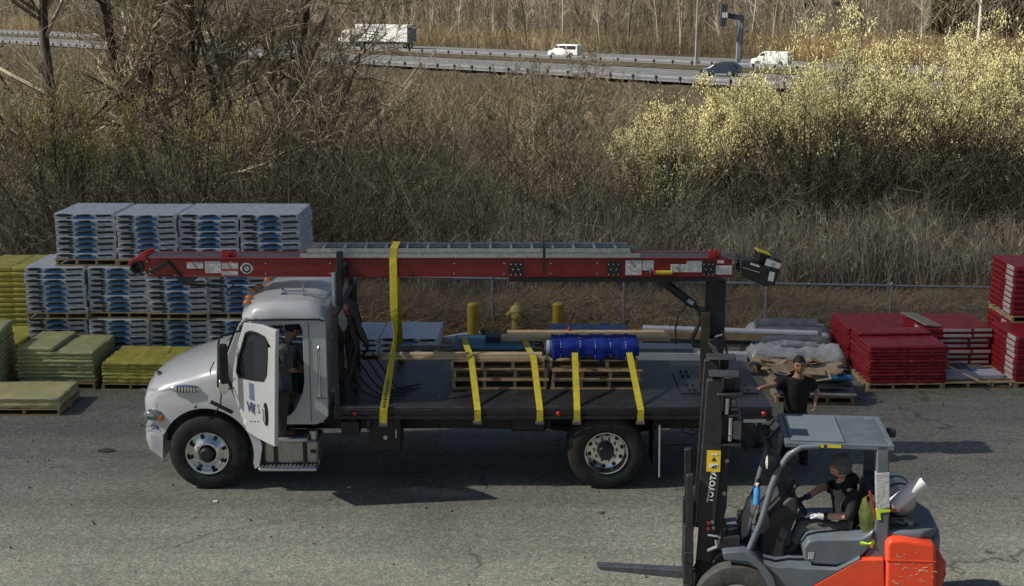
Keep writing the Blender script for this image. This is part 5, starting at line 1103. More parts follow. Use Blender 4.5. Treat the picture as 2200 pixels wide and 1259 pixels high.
# gas tank with its clamp
q = Q(1925,1065,.55); mb = MB(); mb.lathe([(.0,-.33),(.08,-.32),(.14,-.27),(.152,-.22),(.152,.22),(.14,.27),(.08,.32),(0,.33)], (0,0,0), 'y', 24); gt = mb.build('gas_tank', mat('tank_grey', (.4,.4,.4), .4, .4, var=.15), fk); gt.location = (q[0]+.02, .58, z0+.28)
mb = MB(); mb.lathe([(.158,-.12),(.158,-.08)], (0,0,0), 'y', 24); mb.lathe([(.158,.1),(.158,.14)], (0,0,0), 'y', 24); mb.box(-.17,-.1,-.3,.3,-.2,-.14); mb.build('tank_strap', BLACK, gt)
mb = MB(); mb.box(q[0]-.12,q[0]+.2,.3,.86,z0+.05,z0+.12); mb.box(q[0]-.16,q[0]-.1,.28,.34,z0+.05,z0+.36); mb.tube([Q(1925,1120,.25), Q(1940,1125,.24), Q(1950,1118,.24)], .018, 6); mb.tube([Q(1918,1130,.25), Q(1926,1138,.25), Q(1940,1133,.25)], .014, 6); mb.build('tank_bracket', STEEL, fk, bevel=.006)
# wheels
def fwheel(u, v, r, y, w_, nm='wheel'):
    q = Q(u, v, 0); mb = MB(); mb.lathe([(r*.52,.0),(r*.6,-.012),(r*.82,-.01),(r*.95,.0),(r,.03),(r,w_-.03),(r*.95,w_),(r*.5,w_)], (0,0,0), 'y', 40, False); o = mb.build(nm, mat('worn_rubber', (.05,.048,.045), .85, var=.3, scale=8, bump=.3, bscale=40, dirt=.5, dirtcol=(.12,.11,.1)), fk); o.location = (q[0], y, r)
    mb = MB(); mb.lathe([(r*.54,.0),(r*.5,-.01),(r*.46,.02),(r*.36,.05),(r*.3,.03),(r*.16,.02),(r*.14,-.03),(0,-.03)], (0,0,0), 'y', 32); mb.build('rim', mat('wheel_grey', (.2,.19,.17), .6, .2, var=.25, dirt=.4), o); return o
fwheel(1583, 1288, .45, -.02, .26); fwheel(1583, 1288, .45, W_-.24, .26); fwheel(1950, 1330, .33, .06, .2); fwheel(1950, 1330, .33, W_-.26, .2)
# things carried on it
mb = MB(); a, b = Q(1920,1085,.25), Q(1985,1033,.25); mb.cyl(a, b, .075, .075, 24); mb.cyl(b, tuple(b[i]+(b[i]-a[i])*.006 for i in range(3)), .045, .045, 16); o = mb.build('wrap_roll', mat('white_stretch_film', (.68,.68,.68), .3, var=.06), None); tag(o, 'white roll of stretch wrap slanting behind the forklift roof pillar', 'wrap roll', fr=FF)
mb = MB(); mb.tube([Q(1910,1098,.2), Q(1922,1098,.2), Q(1933,1086,.2)], .014, 6); mb.tube([Q(1912,1076,.3), Q(1921,1075,.3)], .014, 6); mb.build('red_core_handle', mat('orange_handle', (.6,.1,.03), .5), o)
mb = MB(); mb.slab(.03, .17, 0, .14, 0, .46, 4, 4, .02, .04, random.Random(1)); o = mb.build('backpack', mat('green_nylon', (.06,.075,.015), .8, var=.6, scale=8, bump=.4, bscale=20), None, smooth=60); tag(o, 'green backpack hanging behind the forklift driver against the rear pillar', 'backpack', fr=FF)
qq = Vector(FF.o) + Vector((math.cos(FF.yaw), math.sin(FF.yaw), 0))*Q(1850,1150,.2)[0] + Vector((-math.sin(FF.yaw), math.cos(FF.yaw), 0))*.16; o.location = (qq.x, qq.y, Q(1850,1158,.2)[2])
mb = MB(); mb.tube([(.05,-.02,.55),(.1,-.05,.35),(.16,-.03,.2)], .013, 6); mb.build('red_strap', mat('red_cloth', (.22,.02,.02), .8), o); mb = MB(); mb.slab(-.02,.12,-.05,.02,-.08,.05,4,3,.012,.03,random.Random(3)); mb.build('hi_vis_cuff', MATS['hi_vis_yellow'], o)
mb = MB(); a = Q(1626,1068,.2); mb.lathe([(0,-.1),(.033,-.1),(.035,.06),(.014,.09),(.014,.11),(0,.11)], (a[0]+.0,.2,a[2]+.02), 'z', 12); o = mb.build('water_bottle', mat('blue_bottle', (.05,.25,.6), .2, var=.2), None); tag(o, 'small blue water bottle beside the forklift front pillar', 'bottle', fr=FF); mb = MB(); mb.cyl((a[0],.2,a[2]+.13),(a[0],.2,a[2]+.15),.017,.017,8); mb.build('cap', PAPER, o)
# ================================================================= people
def skin_mesh(name, nodes, edges, m, parent, sub=2, root=None):
    keys = list(nodes); ix = {k: i for i, k in enumerate(keys)}
    if name == 'body': nodes = {k: (p, (tuple(x*.6 for x in r) if isinstance(r, tuple) else r*.6) if k[:3] in ('pel','wai','che','upc','shr','shl','shn','shf','hpr','hpl','hpn','hpf','knr','knl','knn','knf','anr','anl','ann','anf','tor','tol','ton','tof') else r) for k, (p, r) in nodes.items()}
    me = bpy.data.meshes.new(name); me.from_pydata([nodes[k][0] for k in keys], [(ix[a], ix[b]) for a, b in edges], []); me.update()
    o = bpy.data.objects.new(name, me); C.objects.link(o)
    md = o.modifiers.new('skin', 'SKIN'); md.use_smooth_shade = True; md.branch_smoothing = .4
    for k in keys:
        r = nodes[k][1]; me.skin_vertices[0].data[ix[k]].radius = r if isinstance(r, tuple) else (r, r)
        me.skin_vertices[0].data[ix[k]].use_root = (k == (root or keys[0]))
    s_ = o.modifiers.new('sub', 'SUBSURF'); s_.levels = sub; s_.render_levels = sub
    dg = bpy.context.evaluated_depsgraph_get(); new = bpy.data.meshes.new_from_object(o.evaluated_get(dg)); bpy.data.objects.remove(o)
    new.materials.clear(); new.materials.append(m); new.polygons.foreach_set('use_smooth', [True]*len(new.polygons)); new.name = name
    o = bpy.data.objects.new(name, new); C.objects.link(o)
    if parent: o.parent = parent
    return o
SKIN1 = mat('skin_tan', (.42,.22,.14), .55, var=.08); SKIN2 = mat('skin_light', (.55,.3,.21), .5, var=.1, scale=12)
HAIR = mat('black_hair', (.012,.010,.009), .7, var=.3)
BLK = mat('black_cotton', (.013,.013,.015), .9, var=.3, scale=12, bump=.3, bscale=18)
def V3(p): return Vector(p)
def hand(nodes, edges, wr, tip, side, pre, curl=(0,0,-1), r=.0095):
    """palm and five bent fingers grown from the wrist node"""
    w_, t = V3(nodes[wr][0]), V3(tip); d = (t-w_).normalized(); s_ = V3(side); s_ = (s_ - d*s_.dot(d)).normalized(); c = V3(curl); c = (c - d*c.dot(d)); c = c.normalized() if c.length > 1e-4 else d.cross(s_)
    palm = w_ + d*.05; nodes[pre+'palm'] = (tuple(palm), (.034,.02)); edges.append((wr, pre+'palm'))
    k2 = w_ + d*.085; nodes[pre+'kn'] = (tuple(k2), (.032,.017)); edges.append((pre+'palm', pre+'kn'))
    for i, (off, ln) in enumerate(((-.030,.062),(-.010,.074),(.011,.07),(.031,.056))):
        a = k2 + s_*off + d*.012; b = a + d*ln*.5 + c*.012; e_ = b + d*ln*.35 + c*ln*.45
        prev = pre+'kn'
        for j, (q, rr) in enumerate(((a, r), (b, r*.95), (e_, r*.8))):
            kk = '%sf%d%d' % (pre, i, j); nodes[kk] = (tuple(q), rr); edges.append((prev, kk)); prev = kk
    a = palm - s_*.035 + d*.0; b = a - s_*.014 + d*.03 + c*.01; e_ = b + d*.026 + c*.014; prev = pre+'palm'
    for j, (q, rr) in enumerate(((a, r*1.2), (b, r*1.1), (e_, r*.9))):
        kk = '%st%d' % (pre, j); nodes[kk] = (tuple(q), rr); edges.append((prev, kk)); prev = kk
def head(parent, c, f, m, hairm, sc_=1., up=(0,0,1), cap=None, beard=None):
    sc_ *= 1.12
    """head parts in a face frame: c centre, f facing; returns the head mesh"""
    f = V3(f).normalized(); u = V3(up); u = (u - f*u.dot(f)).normalized(); s_ = f.cross(u); c = V3(c)
    M = Matrix((s_, f, u)).transposed()
    def pt(x, y, z): return tuple(c + M @ Vector((x, y, z))*sc_)
    mb = MB(); o0 = 0; mb.ell((0,0,0), .076, .095, .115, 16)
    for i in range(len(mb.v)):
        x, y, z = mb.v[i]
        if z < 0: x *= 1 + z*2.2; y = y*(1 + z*.9) + (.012 if y > 0 else -.0)
        if y > .06: y = .06 + (y-.06)*.75
        for ex in (-.032, .032): y -= .012*math.exp(-(((x-ex)/.016)**2 + ((z-.012)/.012)**2)) if y > .03 else 0
        mb.v[i] = (x, y, z)
    mb.add([(-.014,.082,-.022),(.014,.082,-.022),(0,.112,-.02),(0,.086,.022),(0,.084,-.034)], [(0,2,3),(2,1,3),(0,4,2),(4,1,2)])
    mb.ell((-.078,-.005,-.008), .012,.022,.032,6); mb.ell((.078,-.005,-.008), .012,.022,.032,6)
    mb.v = [pt(*p) for p in mb.v]; h = mb.build('head', m, parent, smooth=75)
    mb = MB(); 
    for ex in (-.031, .031): mb.ell((ex,.076,.012), .012,.008,.006,6); mb.obox((ex,.083,.032), (.034,.008,.007))
    mb.v = [pt(*p) for p in mb.v]; mb.build('eyes_and_brows', HAIR, h)
    mb = MB(); mb.ell((0,.084,-.052), .022,.008,.006,6); mb.v = [pt(*p) for p in mb.v]; mb.build('mouth', mat('lips', (.3,.12,.1), .5), h)
    if hairm:
        mb = MB(); mb.ell((0,-.01,.02), .084,.1,.108,14)
        k = []; 
        for i, (x, y, z) in enumerate(mb.v):
            if y > .035 and z < .06: y = .035; 
            if z < -.035: z = -.035 - (z+.035)*.1
            mb.v[i] = pt(x, y, z)
        mb.build('hair', hairm, h)
    return h, pt
# ---- man standing by the deck corner, black shirt, hand on the deck
PF = Frame(4.12, 18.78); man = thing('person', 'standing man in black T-shirt and trousers, one hand on the deck corner', 'person', PF)
def S(u, v, y=0.): return PF.p3(u, v, y)
N_ = dict(pel=(S(1708,893,.02), (.15,.11)), wai=(S(1709,868,.02), (.165,.13)), che=(S(1712,838,.0), (.185,.13)), upc=(S(1713,818,-.0), (.15,.095)), nec=(S(1716,808,-.02), .064), hd=(S(1717,796,-.03), .07),
    shr=(S(1686,818,0), .062), elr=(S(1659,829,-.1), .044), wrr=(S(1637,833,-.2), .03), shl=(S(1742,819,0), .062), ell=(S(1757,842,.0), .044), wrl=(S(1751,860,-.08), .03),
    hpr=(S(1695,905,.02), .085), knr=(S(1688,955,-.02), .062), anr=(S(1684,1004,.02), .04), tor=(S(1681,1010,-.12), .036), hpl=(S(1722,905,.02), .085), knl=(S(1725,955,-.03), .062), anl=(S(1727,1004,.04), .04), tol=(S(1731,1010,-.1), .036))
E_ = [('pel','wai'),('wai','che'),('che','upc'),('upc','nec'),('nec','hd'),('upc','shr'),('shr','elr'),('elr','wrr'),('upc','shl'),('shl','ell'),('ell','wrl'),('pel','hpr'),('hpr','knr'),('knr','anr'),('anr','tor'),('pel','hpl'),('hpl','knl'),('knl','anl'),('anl','tol')]
body = dict(N_); be = list(E_)
wr = V3(N_['wrr'][0]); hand(body, be, 'wrr', tuple(wr + Vector((-.1,-.03,-.02))), (0,1,0), 'a', (0,0,-1)); wl = V3(N_['wrl'][0]); hand(body, be, 'wrl', tuple(wl + Vector((.0,-.02,-.1))), (0,1,0), 'b', (-1,0,0))
skin_mesh('body', body, be, SKIN1, man, 2, 'pel'); head(man, S(1717,785,-.04), (-.12,-1,-.12), SKIN1, HAIR)
g = lambda d, k, a: (d[k][0], tuple(x+a for x in d[k][1]) if isinstance(d[k][1], tuple) else d[k][1]+a)
mid = lambda a, b, q: tuple(a[i]*(1-q)+b[i]*q for i in range(3))
sh = {k: g(N_, k, .03) for k in ('pel','wai','che','upc','shr','shl')}; sh['nec'] = (mid(N_['upc'][0], N_['nec'][0], .75), .082); sh['hem'] = (S(1707,900,.02), (.19,.15))
sh['slr'] = (mid(N_['shr'][0], N_['elr'][0], .8), .078); sh['sll'] = (mid(N_['shl'][0], N_['ell'][0], .85), .078)
skin_mesh('t_shirt', sh, [('hem','pel'),('pel','wai'),('wai','che'),('che','upc'),('upc','nec'),('upc','shr'),('shr','slr'),('upc','shl'),('shl','sll')], BLK, man, 2, 'che')
tr = {k: g(N_, k, .022) for k in ('pel','hpr','knr','anr','hpl','knl','anl')}; skin_mesh('trousers', tr, [('pel','hpr'),('hpr','knr'),('knr','anr'),('pel','hpl'),('hpl','knl'),('knl','anl')], BLK, man, 2, 'pel')
for s_ in 'rl':
    a = V3(N_['an'+s_][0]); a.z = .05; t = V3(N_['to'+s_][0]); t.z = .035; skin_mesh('shoe', dict(a=(tuple(a), .052), b=(tuple(mid(a, t, .5)), .05), c=(tuple(t), .044), h=(tuple(a + (a-t)*.35), .046)), [('h','a'),('a','b'),('b','c')], INK, man, 2, 'a')
# ---- forklift driver
DRF = FF; dr = thing('person', 'forklift driver in black hoodie, grey beanie and work gloves, seated and looking away', 'person', FF)
y0 = .56
D_ = dict(pel=(Q(1818,1140,y0), (.16,.13)), wai=(Q(1818,1112,y0), (.15,.13)), che=(Q(1812,1078,y0), (.17,.125)), upc=(Q(1812,1052,y0), (.15,.1)), nec=(Q(1807,1036,y0-.01), .058), hd=(Q(1806,1020,y0-.01), .06),
    shn=(Q(1833,1058,y0-.2), .066), eln=(Q(1826,1109,y0-.26), .048), wrn=(Q(1764,1110,y0-.2), .032), shf=(Q(1790,1046,y0+.2), .064), elf=(Q(1766,1047,y0+.14), .046), wrf=(Q(1736,1067,y0+.0), .032),
    hpn=(Q(1800,1140,y0-.1), .098), knn=(Q(1722,1124,y0-.14), .07), ann=(Q(1708,1170,y0-.14), .046), ton=(Q(1692,1178,y0-.14), .04), hpf=(Q(1800,1140,y0+.1), .098), knf=(Q(1735,1122,y0+.14), .07), anf=(Q(1715,1172,y0+.14), .046), tof=(Q(1698,1180,y0+.14), .04))
DE = [('pel','wai'),('wai','che'),('che','upc'),('upc','nec'),('nec','hd'),('upc','shn'),('shn','eln'),('eln','wrn'),('upc','shf'),('shf','elf'),('elf','wrf'),('pel','hpn'),('hpn','knn'),('knn','ann'),('ann','ton'),('pel','hpf'),('hpf','knf'),('knf','anf'),('anf','tof')]
skin_mesh('body', dict(D_), DE, SKIN2, dr, 2, 'pel')
for nm, k, d, sd, m_ in (('glove','wrn',(-.1,.02,.015),(0,1,.2), mat('white_glove', (.5,.53,.57), .8, var=.2, scale=14)), ('glove','wrf',(-.09,-.02,-.03),(0,1,-.2), mat('blue_glove', (.03,.06,.14), .7, var=.6, scale=14))):
    nn = {k: (D_[k][0], .036)}; ee = []; p = V3(D_[k][0]); nn['cuff'] = (tuple(p - Vector(d)*.25), .038); ee.append(('cuff', k)); hand(nn, ee, k, tuple(p + Vector(d)), sd, 'g', (-.3,0,-1), .012); skin_mesh(nm, nn, ee, m_, dr, 2, k)
mb = MB(); p, q = V3(D_['wrn'][0]), V3(D_['eln'][0]); d = (q-p).normalized(); mb.cyl(tuple(p+d*.03), tuple(p+d*.07), .04, .04, 14); mb.build('wrist_watch', INK, dr)
hd_, pt = head(dr, Q(1804,1004,y0-.01), (-.86,.5,-.02), SKIN2, None)
BEAN = mat('grey_beanie', (.12,.122,.128), .95, var=.3, scale=30, bump=.5, bscale=120)
mb = MB(); mb.ell((0,-.012,.03), .092,.108,.115,16)
for i, (x, y, z) in enumerate(mb.v):
    lim = .035 if y > 0 else -.045
    if z < lim + .03*(y < 0): z = lim
    if z > .09: y -= (z-.09)*.6
    mb.v[i] = pt(x, y, z)
mb.build('beanie', BEAN, hd_)
mb = MB(); mb.tube([pt(-.08,.0,.012), pt(-.075,.09,.012), pt(-.03,.1,.01), pt(.03,.1,.01), pt(.075,.09,.012), pt(.08,0,.012)], .004, 5); mb.build('glasses', mat('red_glasses', (.3,.02,.02), .4), hd_)
mb = MB(); mb.ell((0,.03,-.085), .055,.055,.035,8); mb.v = [pt(*p) for p in mb.v]; mb.build('beard', mat('brown_beard', (.1,.045,.025), .9), hd_)
hj = {k: g(D_, k, .034) for k in ('pel','wai','che','upc','shn','shf')}; hj['nec'] = (Q(1809,1037,y0), .105); hj['frn'] = (Q(1796,1052,y0-.02), .085); hj['hood'] = (Q(1834,1030,y0+.03), (.1,.085)); hj['hd2'] = (Q(1843,1020,y0+.03), (.06,.06))
hj['eln'] = (D_['eln'][0], .075); hj['fan'] = (mid(D_['eln'][0], D_['wrn'][0], .22), .07); hj['elf'] = (mid(D_['shf'][0], D_['elf'][0], .75), .074)
skin_mesh('hoodie', hj, [('pel','wai'),('wai','che'),('che','upc'),('upc','nec'),('nec','hood'),('upc','frn'),('hood','hd2'),('upc','shn'),('shn','eln'),('eln','fan'),('upc','shf'),('shf','elf')], BLK, dr, 2, 'che')
TRG = mat('grey_work_trousers', (.11,.105,.095), .9, var=.25, scale=8, bump=.5, bscale=14)
tr = {k: g(D_, k, .022) for k in ('pel','hpn','knn','hpf','knf')}; tr['ann'] = g(D_, 'ann', .03); tr['anf'] = g(D_, 'anf', .03)
skin_mesh('trousers', tr, [('pel','hpn'),('hpn','knn'),('knn','ann'),('pel','hpf'),('hpf','knf'),('knf','anf')], TRG, dr, 2, 'pel')
for s_ in 'nf':
    a, t = V3(D_['an'+s_][0]), V3(D_['to'+s_][0]); a.z -= .06; t = a + Vector((-.19, 0, -.03)); skin_mesh('boot', dict(a=(tuple(a), .056), b=(tuple(mid(a, t, .5)), .052), c=(tuple(t), .046), u=(tuple(a + Vector((.005,0,.09))), .05)), [('u','a'),('a','b'),('b','c')], mat('work_boot', (.05,.045,.04), .7, var=.3), dr, 2, 'a')
# ---- man standing on the cab step, turned to the seat
CF = Frame(-3.2, 17.78); cm = thing('person', 'man with a black cap and grey shirt standing on the cab step, back turned', 'person', CF)
def K_(u, v, y=0.): return CF.p3(u, v, y)
M_ = dict(pel=(K_(606,832,.05), (.14,.12)), wai=(K_(603,800,.05), (.13,.12)), che=(K_(607,765,.08), (.16,.12)), upc=(K_(613,742,.12), (.13,.09)), nec=(K_(620,728,.16), .056), hd=(K_(625,715,.18), .06),
    shn=(K_(605,752,-.06), .064), eln=(K_(624,795,-.02), .046), wrn=(K_(641,797,.2), .03), shf=(K_(620,745,.28), .06), elf=(K_(640,775,.4), .044), wrf=(K_(655,795,.45), .03),
    hpn=(K_(606,842,.0), .09), knn=(K_(604,890,-.02), .064), ann=(K_(606,936,.02), .042), ton=(K_(622,944,.02), .036), hpf=(K_(612,842,.14), .088), knf=(K_(618,885,.16), .062), anf=(K_(617,925,.2), .042), tof=(K_(632,931,.2), .036))
me_ = [tuple(a.replace('n','n') for a in e_) for e_ in DE]; bd = dict(M_); be = list(DE)
p = V3(M_['wrn'][0]); hand(bd, be, 'wrn', tuple(p + Vector((.09,.04,-.01))), (0,1,0), 'c', (0,0,-1)); p = V3(M_['wrf'][0]); hand(bd, be, 'wrf', tuple(p + Vector((.09,.02,-.02))), (0,1,0), 'd', (0,0,-1))
skin_mesh('body', bd, be, SKIN1, cm, 2, 'pel'); hd_, pt = head(cm, K_(629,708,.2), (.8,.5,-.35), SKIN1, HAIR)
mb = MB(); mb.ell((0,-.01,.035), .088,.104,.09,12); mb.obox((0,.12,.03),(.13,.09,.012),(R(-8),0,0)); mb.v = [pt(x,y,max(z,.02) if y < .1 else z) for x,y,z in mb.v]; mb.build('cap', INK, hd_)
GSH = mat('grey_shirt', (.085,.09,.1), .9, var=.25, scale=9, bump=.5, bscale=16)
sh = {k: g(M_, k, .032) for k in ('pel','wai','che','upc','shn','shf')}; sh['nec'] = (mid(M_['upc'][0], M_['nec'][0], .6), .08); sh['hem'] = (K_(606,846,.05), (.17,.15)); sh['eln'] = (M_['eln'][0], .07); sh['elf'] = (M_['elf'][0], .066)
skin_mesh('shirt', sh, [('hem','pel'),('pel','wai'),('wai','che'),('che','upc'),('upc','nec'),('upc','shn'),('shn','eln'),('upc','shf'),('shf','elf')], GSH, cm, 2, 'che')
tr = {k: g(M_, k, .03) for k in ('pel','hpn','knn','ann','hpf','knf','anf')}; skin_mesh('trousers', tr, [('pel','hpn'),('hpn','knn'),('knn','ann'),('pel','hpf'),('hpf','knf'),('knf','anf')], mat('olive_trousers', (.07,.068,.055), .9, var=.3, scale=10, bump=.6, bscale=14), cm, 2, 'pel')
for s_ in 'nf':
    a = V3(M_['an'+s_][0]); a.z = .815 if s_ == 'n' else .90; t = a + Vector((.2, -.02, -.012)); skin_mesh('shoe', dict(h=(tuple(a+Vector((-.05,0,0))), .045), a=(tuple(a), .05), b=(tuple(mid(a, t, .5)), .05), c=(tuple(t), .042)), [('h','a'),('a','b'),('b','c')], mat('brown_boot', (.05,.022,.015), .7), cm, 2, 'a')
mb = MB(); q = K_(652,793,.3); mb.obox(q, (.14,.1,.012), (R(25), R(18), 0)); o = mb.build('paper_sheet', PAPER, None); tag(o, 'white sheet of paper in the hand of the man on the cab step', 'paper', fr=CF)
# ================================================================= stacked pallets
YAW = -R(2.5)
PLW = mat('bundle_white_wrap', (.54,.57,.61), .45, var=.14, scale=9, bump=.12, bscale=30, dirt=.25, dirtcol=(.3,.3,.3), spec=.5)
LBLUE = mat('bundle_blue_print', (.015,.14,.36), .45, var=.2, scale=12)
YWRAP = mat('yellow_wrap', (.47,.43,.075), .58, var=.2, scale=4, bump=.35, bscale=26, dirt=.3, dirtcol=(.3,.27,.06)); GWRAP = mat('faded_yellow_green_wrap', (.5,.48,.22), .6, var=.16, scale=4, bump=.35, bscale=26, dirt=.35, dirtcol=(.22,.23,.12))
RWRAP = mat('red_wrap', (.27,.012,.018), .45, var=.22, scale=5, bump=.4, bscale=26, dirt=.2, dirtcol=(.2,.03,.03))
def white_bundle(wd, dp, h, seed, w2=False):
    rg = random.Random(seed); mb = MB(); n = 3
    for k in range(n): mb.slab(0, wd, dp*k/n+.004, dp*(k+1)/n-.004, 0, h-.001, 12, 4, .0025, .005, rg)
    mb.cur = 1
    for k, cx in enumerate((.17, .5, .83)):
        w_ = wd*(.125 + rg.uniform(-.02,.02)); hh = h*.19*rg.uniform(.75,1.15); cz = h*.66 + rg.uniform(-.004,.004)
        pts = [(wd*cx + w_*math.copysign(abs(math.cos(a))**.6, math.cos(a)), cz + hh*math.copysign(abs(math.sin(a))**.8, math.sin(a)) - (.006*math.sin(a*3+k))) for a in [i*math.pi/9 for i in range(18)]]
        mb.prism(pts, -.0165, -.002)
    text(mb, 'IKO', h*.36, (wd*.25, -.0125, h*.2), bold=.003)
    mb.cur = 2; mb.box(wd*.335, wd*.665, -.0115, -.002, h*.04, h*.5)
    
    mb.cur = 3; text(mb, 'Dynasty', h*.27, (wd*.5, -.0135, h*.23))
    me = mb.mesh('shingle_bundle', [PLW, INK, LBLUE, mat('pale_blue_print', (.25,.42,.6), .5)]); me.polygons.foreach_set('use_smooth', [True]*len(me.polygons)); me.set_sharp_from_angle(angle=R(50)); return me
WB = [white_bundle(1.09, 1.32, .104, k) for k in range(5)]
def pal_mesh(wd, dp):
    mb = MB(); pallet_front(mb, -.02, wd+.02, -.03, dp+.02, 0, .12, random.Random(int(wd*100))); return mb.mesh('pallet', WOOD)
PM = {}
def stack(name, label, cat, grp, fr, meshes, nl, h, wd, dp, ph=.12, rg=random.Random(8), jx=.012, part='shingle_bundle', top=None):
    e = thing(name, label, cat, fr, grp)
    k = (round(wd,2), round(dp,2))
    if k not in PM: PM[k] = pal_mesh(wd, dp)
    o = np_obj('pallet_base', PM[k], e); o.scale = (1,1,ph/.12)
    for i in range(nl):
        o = np_obj(part, meshes[(i*3+int(fr.o[0]*7)) % len(meshes)], e); o.location = (rg.uniform(-jx,jx), rg.uniform(-jx,jx), ph + i*h); 
    return e
ORD = ['first','second','third','fourth','fifth']
fA = Frame(*ground(63, 768)[:2], YAW) if False else None
BY = 24.0; TH_ = .955                                   # front of the white rows, height of one tier
def at(u, v, Y, z=0.): f_ = Frame(0, Y); return f_.px(u, v)[0]
TIERS = [(0, 762, [62,192,320,447,574], 'bottom', 'row'), (1, 690, [57,190,317,446,574], 'middle', 'row'), (2, 577, [120,251,385,515], 'top', 'row')]
for ti, v, us, nm, _ in TIERS:
    for i, u in enumerate(us):
        Y = BY - .03*i + (.12 if ti == 2 else 0) + (.05,-.04,.03,-.02,.04)[(i+ti) % 5]; zc = ti*TH_
        x = at(u+1, v - 40, Y); fr = Frame(x, Y, -R(1), zc)
        stack('shingle_pallet', '%s white blue shingle pallet from the left in the %s tier of the pile' % (ORD[i], nm), 'pallet load', 'white and blue shingle pallets', fr, WB, 8, .104, 1.09, 1.32, jx=.022)
# small white stacks behind the truck
for (u, v, nl, lb) in ((815,770,3,'low white and blue shingle pallet lying behind the truck deck'), (690,775,3,'white and blue shingle pallet half hidden behind the cab back')):
    Y = 24.6; fr = Frame(at(u, v, Y), Y, -R(2), 0); stack('shingle_pallet', lb, 'pallet load', 'white and blue shingle pallets', fr, WB, nl, .104, 1.13, 1.32)
# yellow stacks
def soft(wd, dp, h, n, seed, m, jit=.008, nx=16, ny=10, parts=1, bulge=.016):
    out = []
    for k in range(n):
        rg = random.Random(seed+k); mb = MB()
        for j in range(parts): mb.slab(wd*j/parts+.004, wd*(j+1)/parts-.004, 0, dp, 0, h, nx//parts, ny, jit, bulge, rg, wob=.006)
        me = mb.mesh('wrapped_bundle', m); me.polygons.foreach_set('use_smooth', [True]*len(me.polygons)); me.set_sharp_from_angle(angle=R(60)); out.append(me)
    return out
YB = soft(1.3, 1.3, .09, 4, 20, YWRAP, parts=2); GB = soft(1.32, 1.25, .07, 4, 30, GWRAP, .011, parts=1)
def S2(name, lb, u, v, yaw, meshes, nl, h, wd, dp, z=0, grp='yellow wrapped pallets', cat='pallet load', ph=.12, jx=.015):
    x, y = ground(u, v, z); return stack(name, lb, cat, grp, Frame(x, y, R(yaw), z), meshes, nl, h, wd, dp, ph, jx=jx, part='wrapped_bundle')
stack('wrapped_pallet', 'tall yellow wrapped pallet at the far left behind the white pile', 'pallet load', 'yellow wrapped pallets', Frame(-10.28, 25.5, -R(1), 0), YB, 15, .1, 1.3, 1.3, part='wrapped_bundle')
stack('wrapped_pallet', 'lower yellow wrapped pallet at the far left, left of the white pile', 'pallet load', 'yellow wrapped pallets', Frame(-10.2, 23.55, -R(1), 0), YB, 5, .1, 1.3, 1.3, part='wrapped_bundle')
S2('wrapped_pallet', 'grey green wrapped pallet cut by the left edge, turned so its shaded side shows', -178, 862, 5, GB, 13, .075, 1.32, 1.25, 0, jx=.02)
S2('wrapped_pallet', 'pale yellow green wrapped pallet with one raised slab, front left of the white pile', 42, 836, -1.5, GB, 8, .068, 1.32, 1.25)
mb = MB(); x, y = ground(42, 836); mb.slab(.02, .62, .02, 1.22, 0, .075, 10, 8, .008, .015, random.Random(4)); o = mb.build('wrapped_bundle', GWRAP, None, smooth=60); tag(o, 'single pale green wrapped slab on the left half of the green pallet', 'bundle', fr=Frame(x, y, R(-1.5), .12+8*.068))
S2('wrapped_pallet', 'bright yellow wrapped pallet beside the truck hood', 222, 838, -1.5, soft(1.45, 1.15, .066, 4, 50, YWRAP, .012, 20, 10, 3), 6, .062, 1.45, 1.15)
x, y = ground(-48, 894); e = S2('wrapped_pallet', 'low pale yellow slab pallet nearest the camera at the left edge', -98, 893, 0, soft(1.72, 1.0, .1, 2, 60, mat('straw_wrap', (.56,.51,.24), .6, var=.14, scale=4, bump=.3, bscale=24), .009, 18, 10), 2, .075, 1.72, 1.0)
mb = MB(); mb.slab(0, 1.70, -.03, .3, .27, .283, 14, 4, .006, .004, random.Random(6)); mb.build('grey_sheet', mat('grey_plastic_sheet', (.3,.32,.35), .35, var=.2, scale=6), e, smooth=60)
# red stacks
RB = soft(1.34, 1.2, .066, 5, 70, RWRAP, .010, 20, 12, 2); RBW = []
for k in range(3):
    rg = random.Random(90+k); mb = MB(); mb.slab(0, 1.25, 0, 1.2, 0, .105, 14, 10, .008, .015, rg); mb.cur = 1
    mb.box(.36,.86,-.03,-.012,.05,.098); mb.box(-.03,-.012,.08,.42,.02,.088); mb.box(.92,1.24,-.028,-.01,.055,.1)
    me = mb.mesh('wrapped_bundle', [RWRAP, mat('white_print_patch', (.55,.53,.5), .6, var=.12)]); me.polygons.foreach_set('use_smooth', [True]*len(me.polygons)); me.set_sharp_from_angle(angle=R(60)); RBW.append(me)
RG = 'red wrapped shingle pallets'
e = S2('wrapped_pallet', 'large plain red wrapped pallet nearest the standing man', 1866, 839, 2, RB, 11, .06, 1.28, 1.15, grp=RG)
mb = MB(); mb.slab(.0, 1.3, .75, 1.15, 0, .06, 16, 6, .01, .02, random.Random(12)); o = mb.build('wrapped_bundle', RWRAP, None, smooth=60); x, y = ground(1866, 839); tag(o, 'single red wrapped bundle lying on the back of the large plain red pallet', 'bundle', fr=Frame(x, y, R(2), .12+11*.06))
S2('wrapped_pallet', 'plain red wrapped pallet right behind the large plain red one', 1820, 783, 2, RB, 10, .056, 1.28, 1.1, grp=RG)
S2('wrapped_pallet', 'torn red pallet with white labels on its front and a grey board on top', 1976, 800, 1, RBW, 7, .1, 1.25, 1.15, grp=RG, jx=.04)
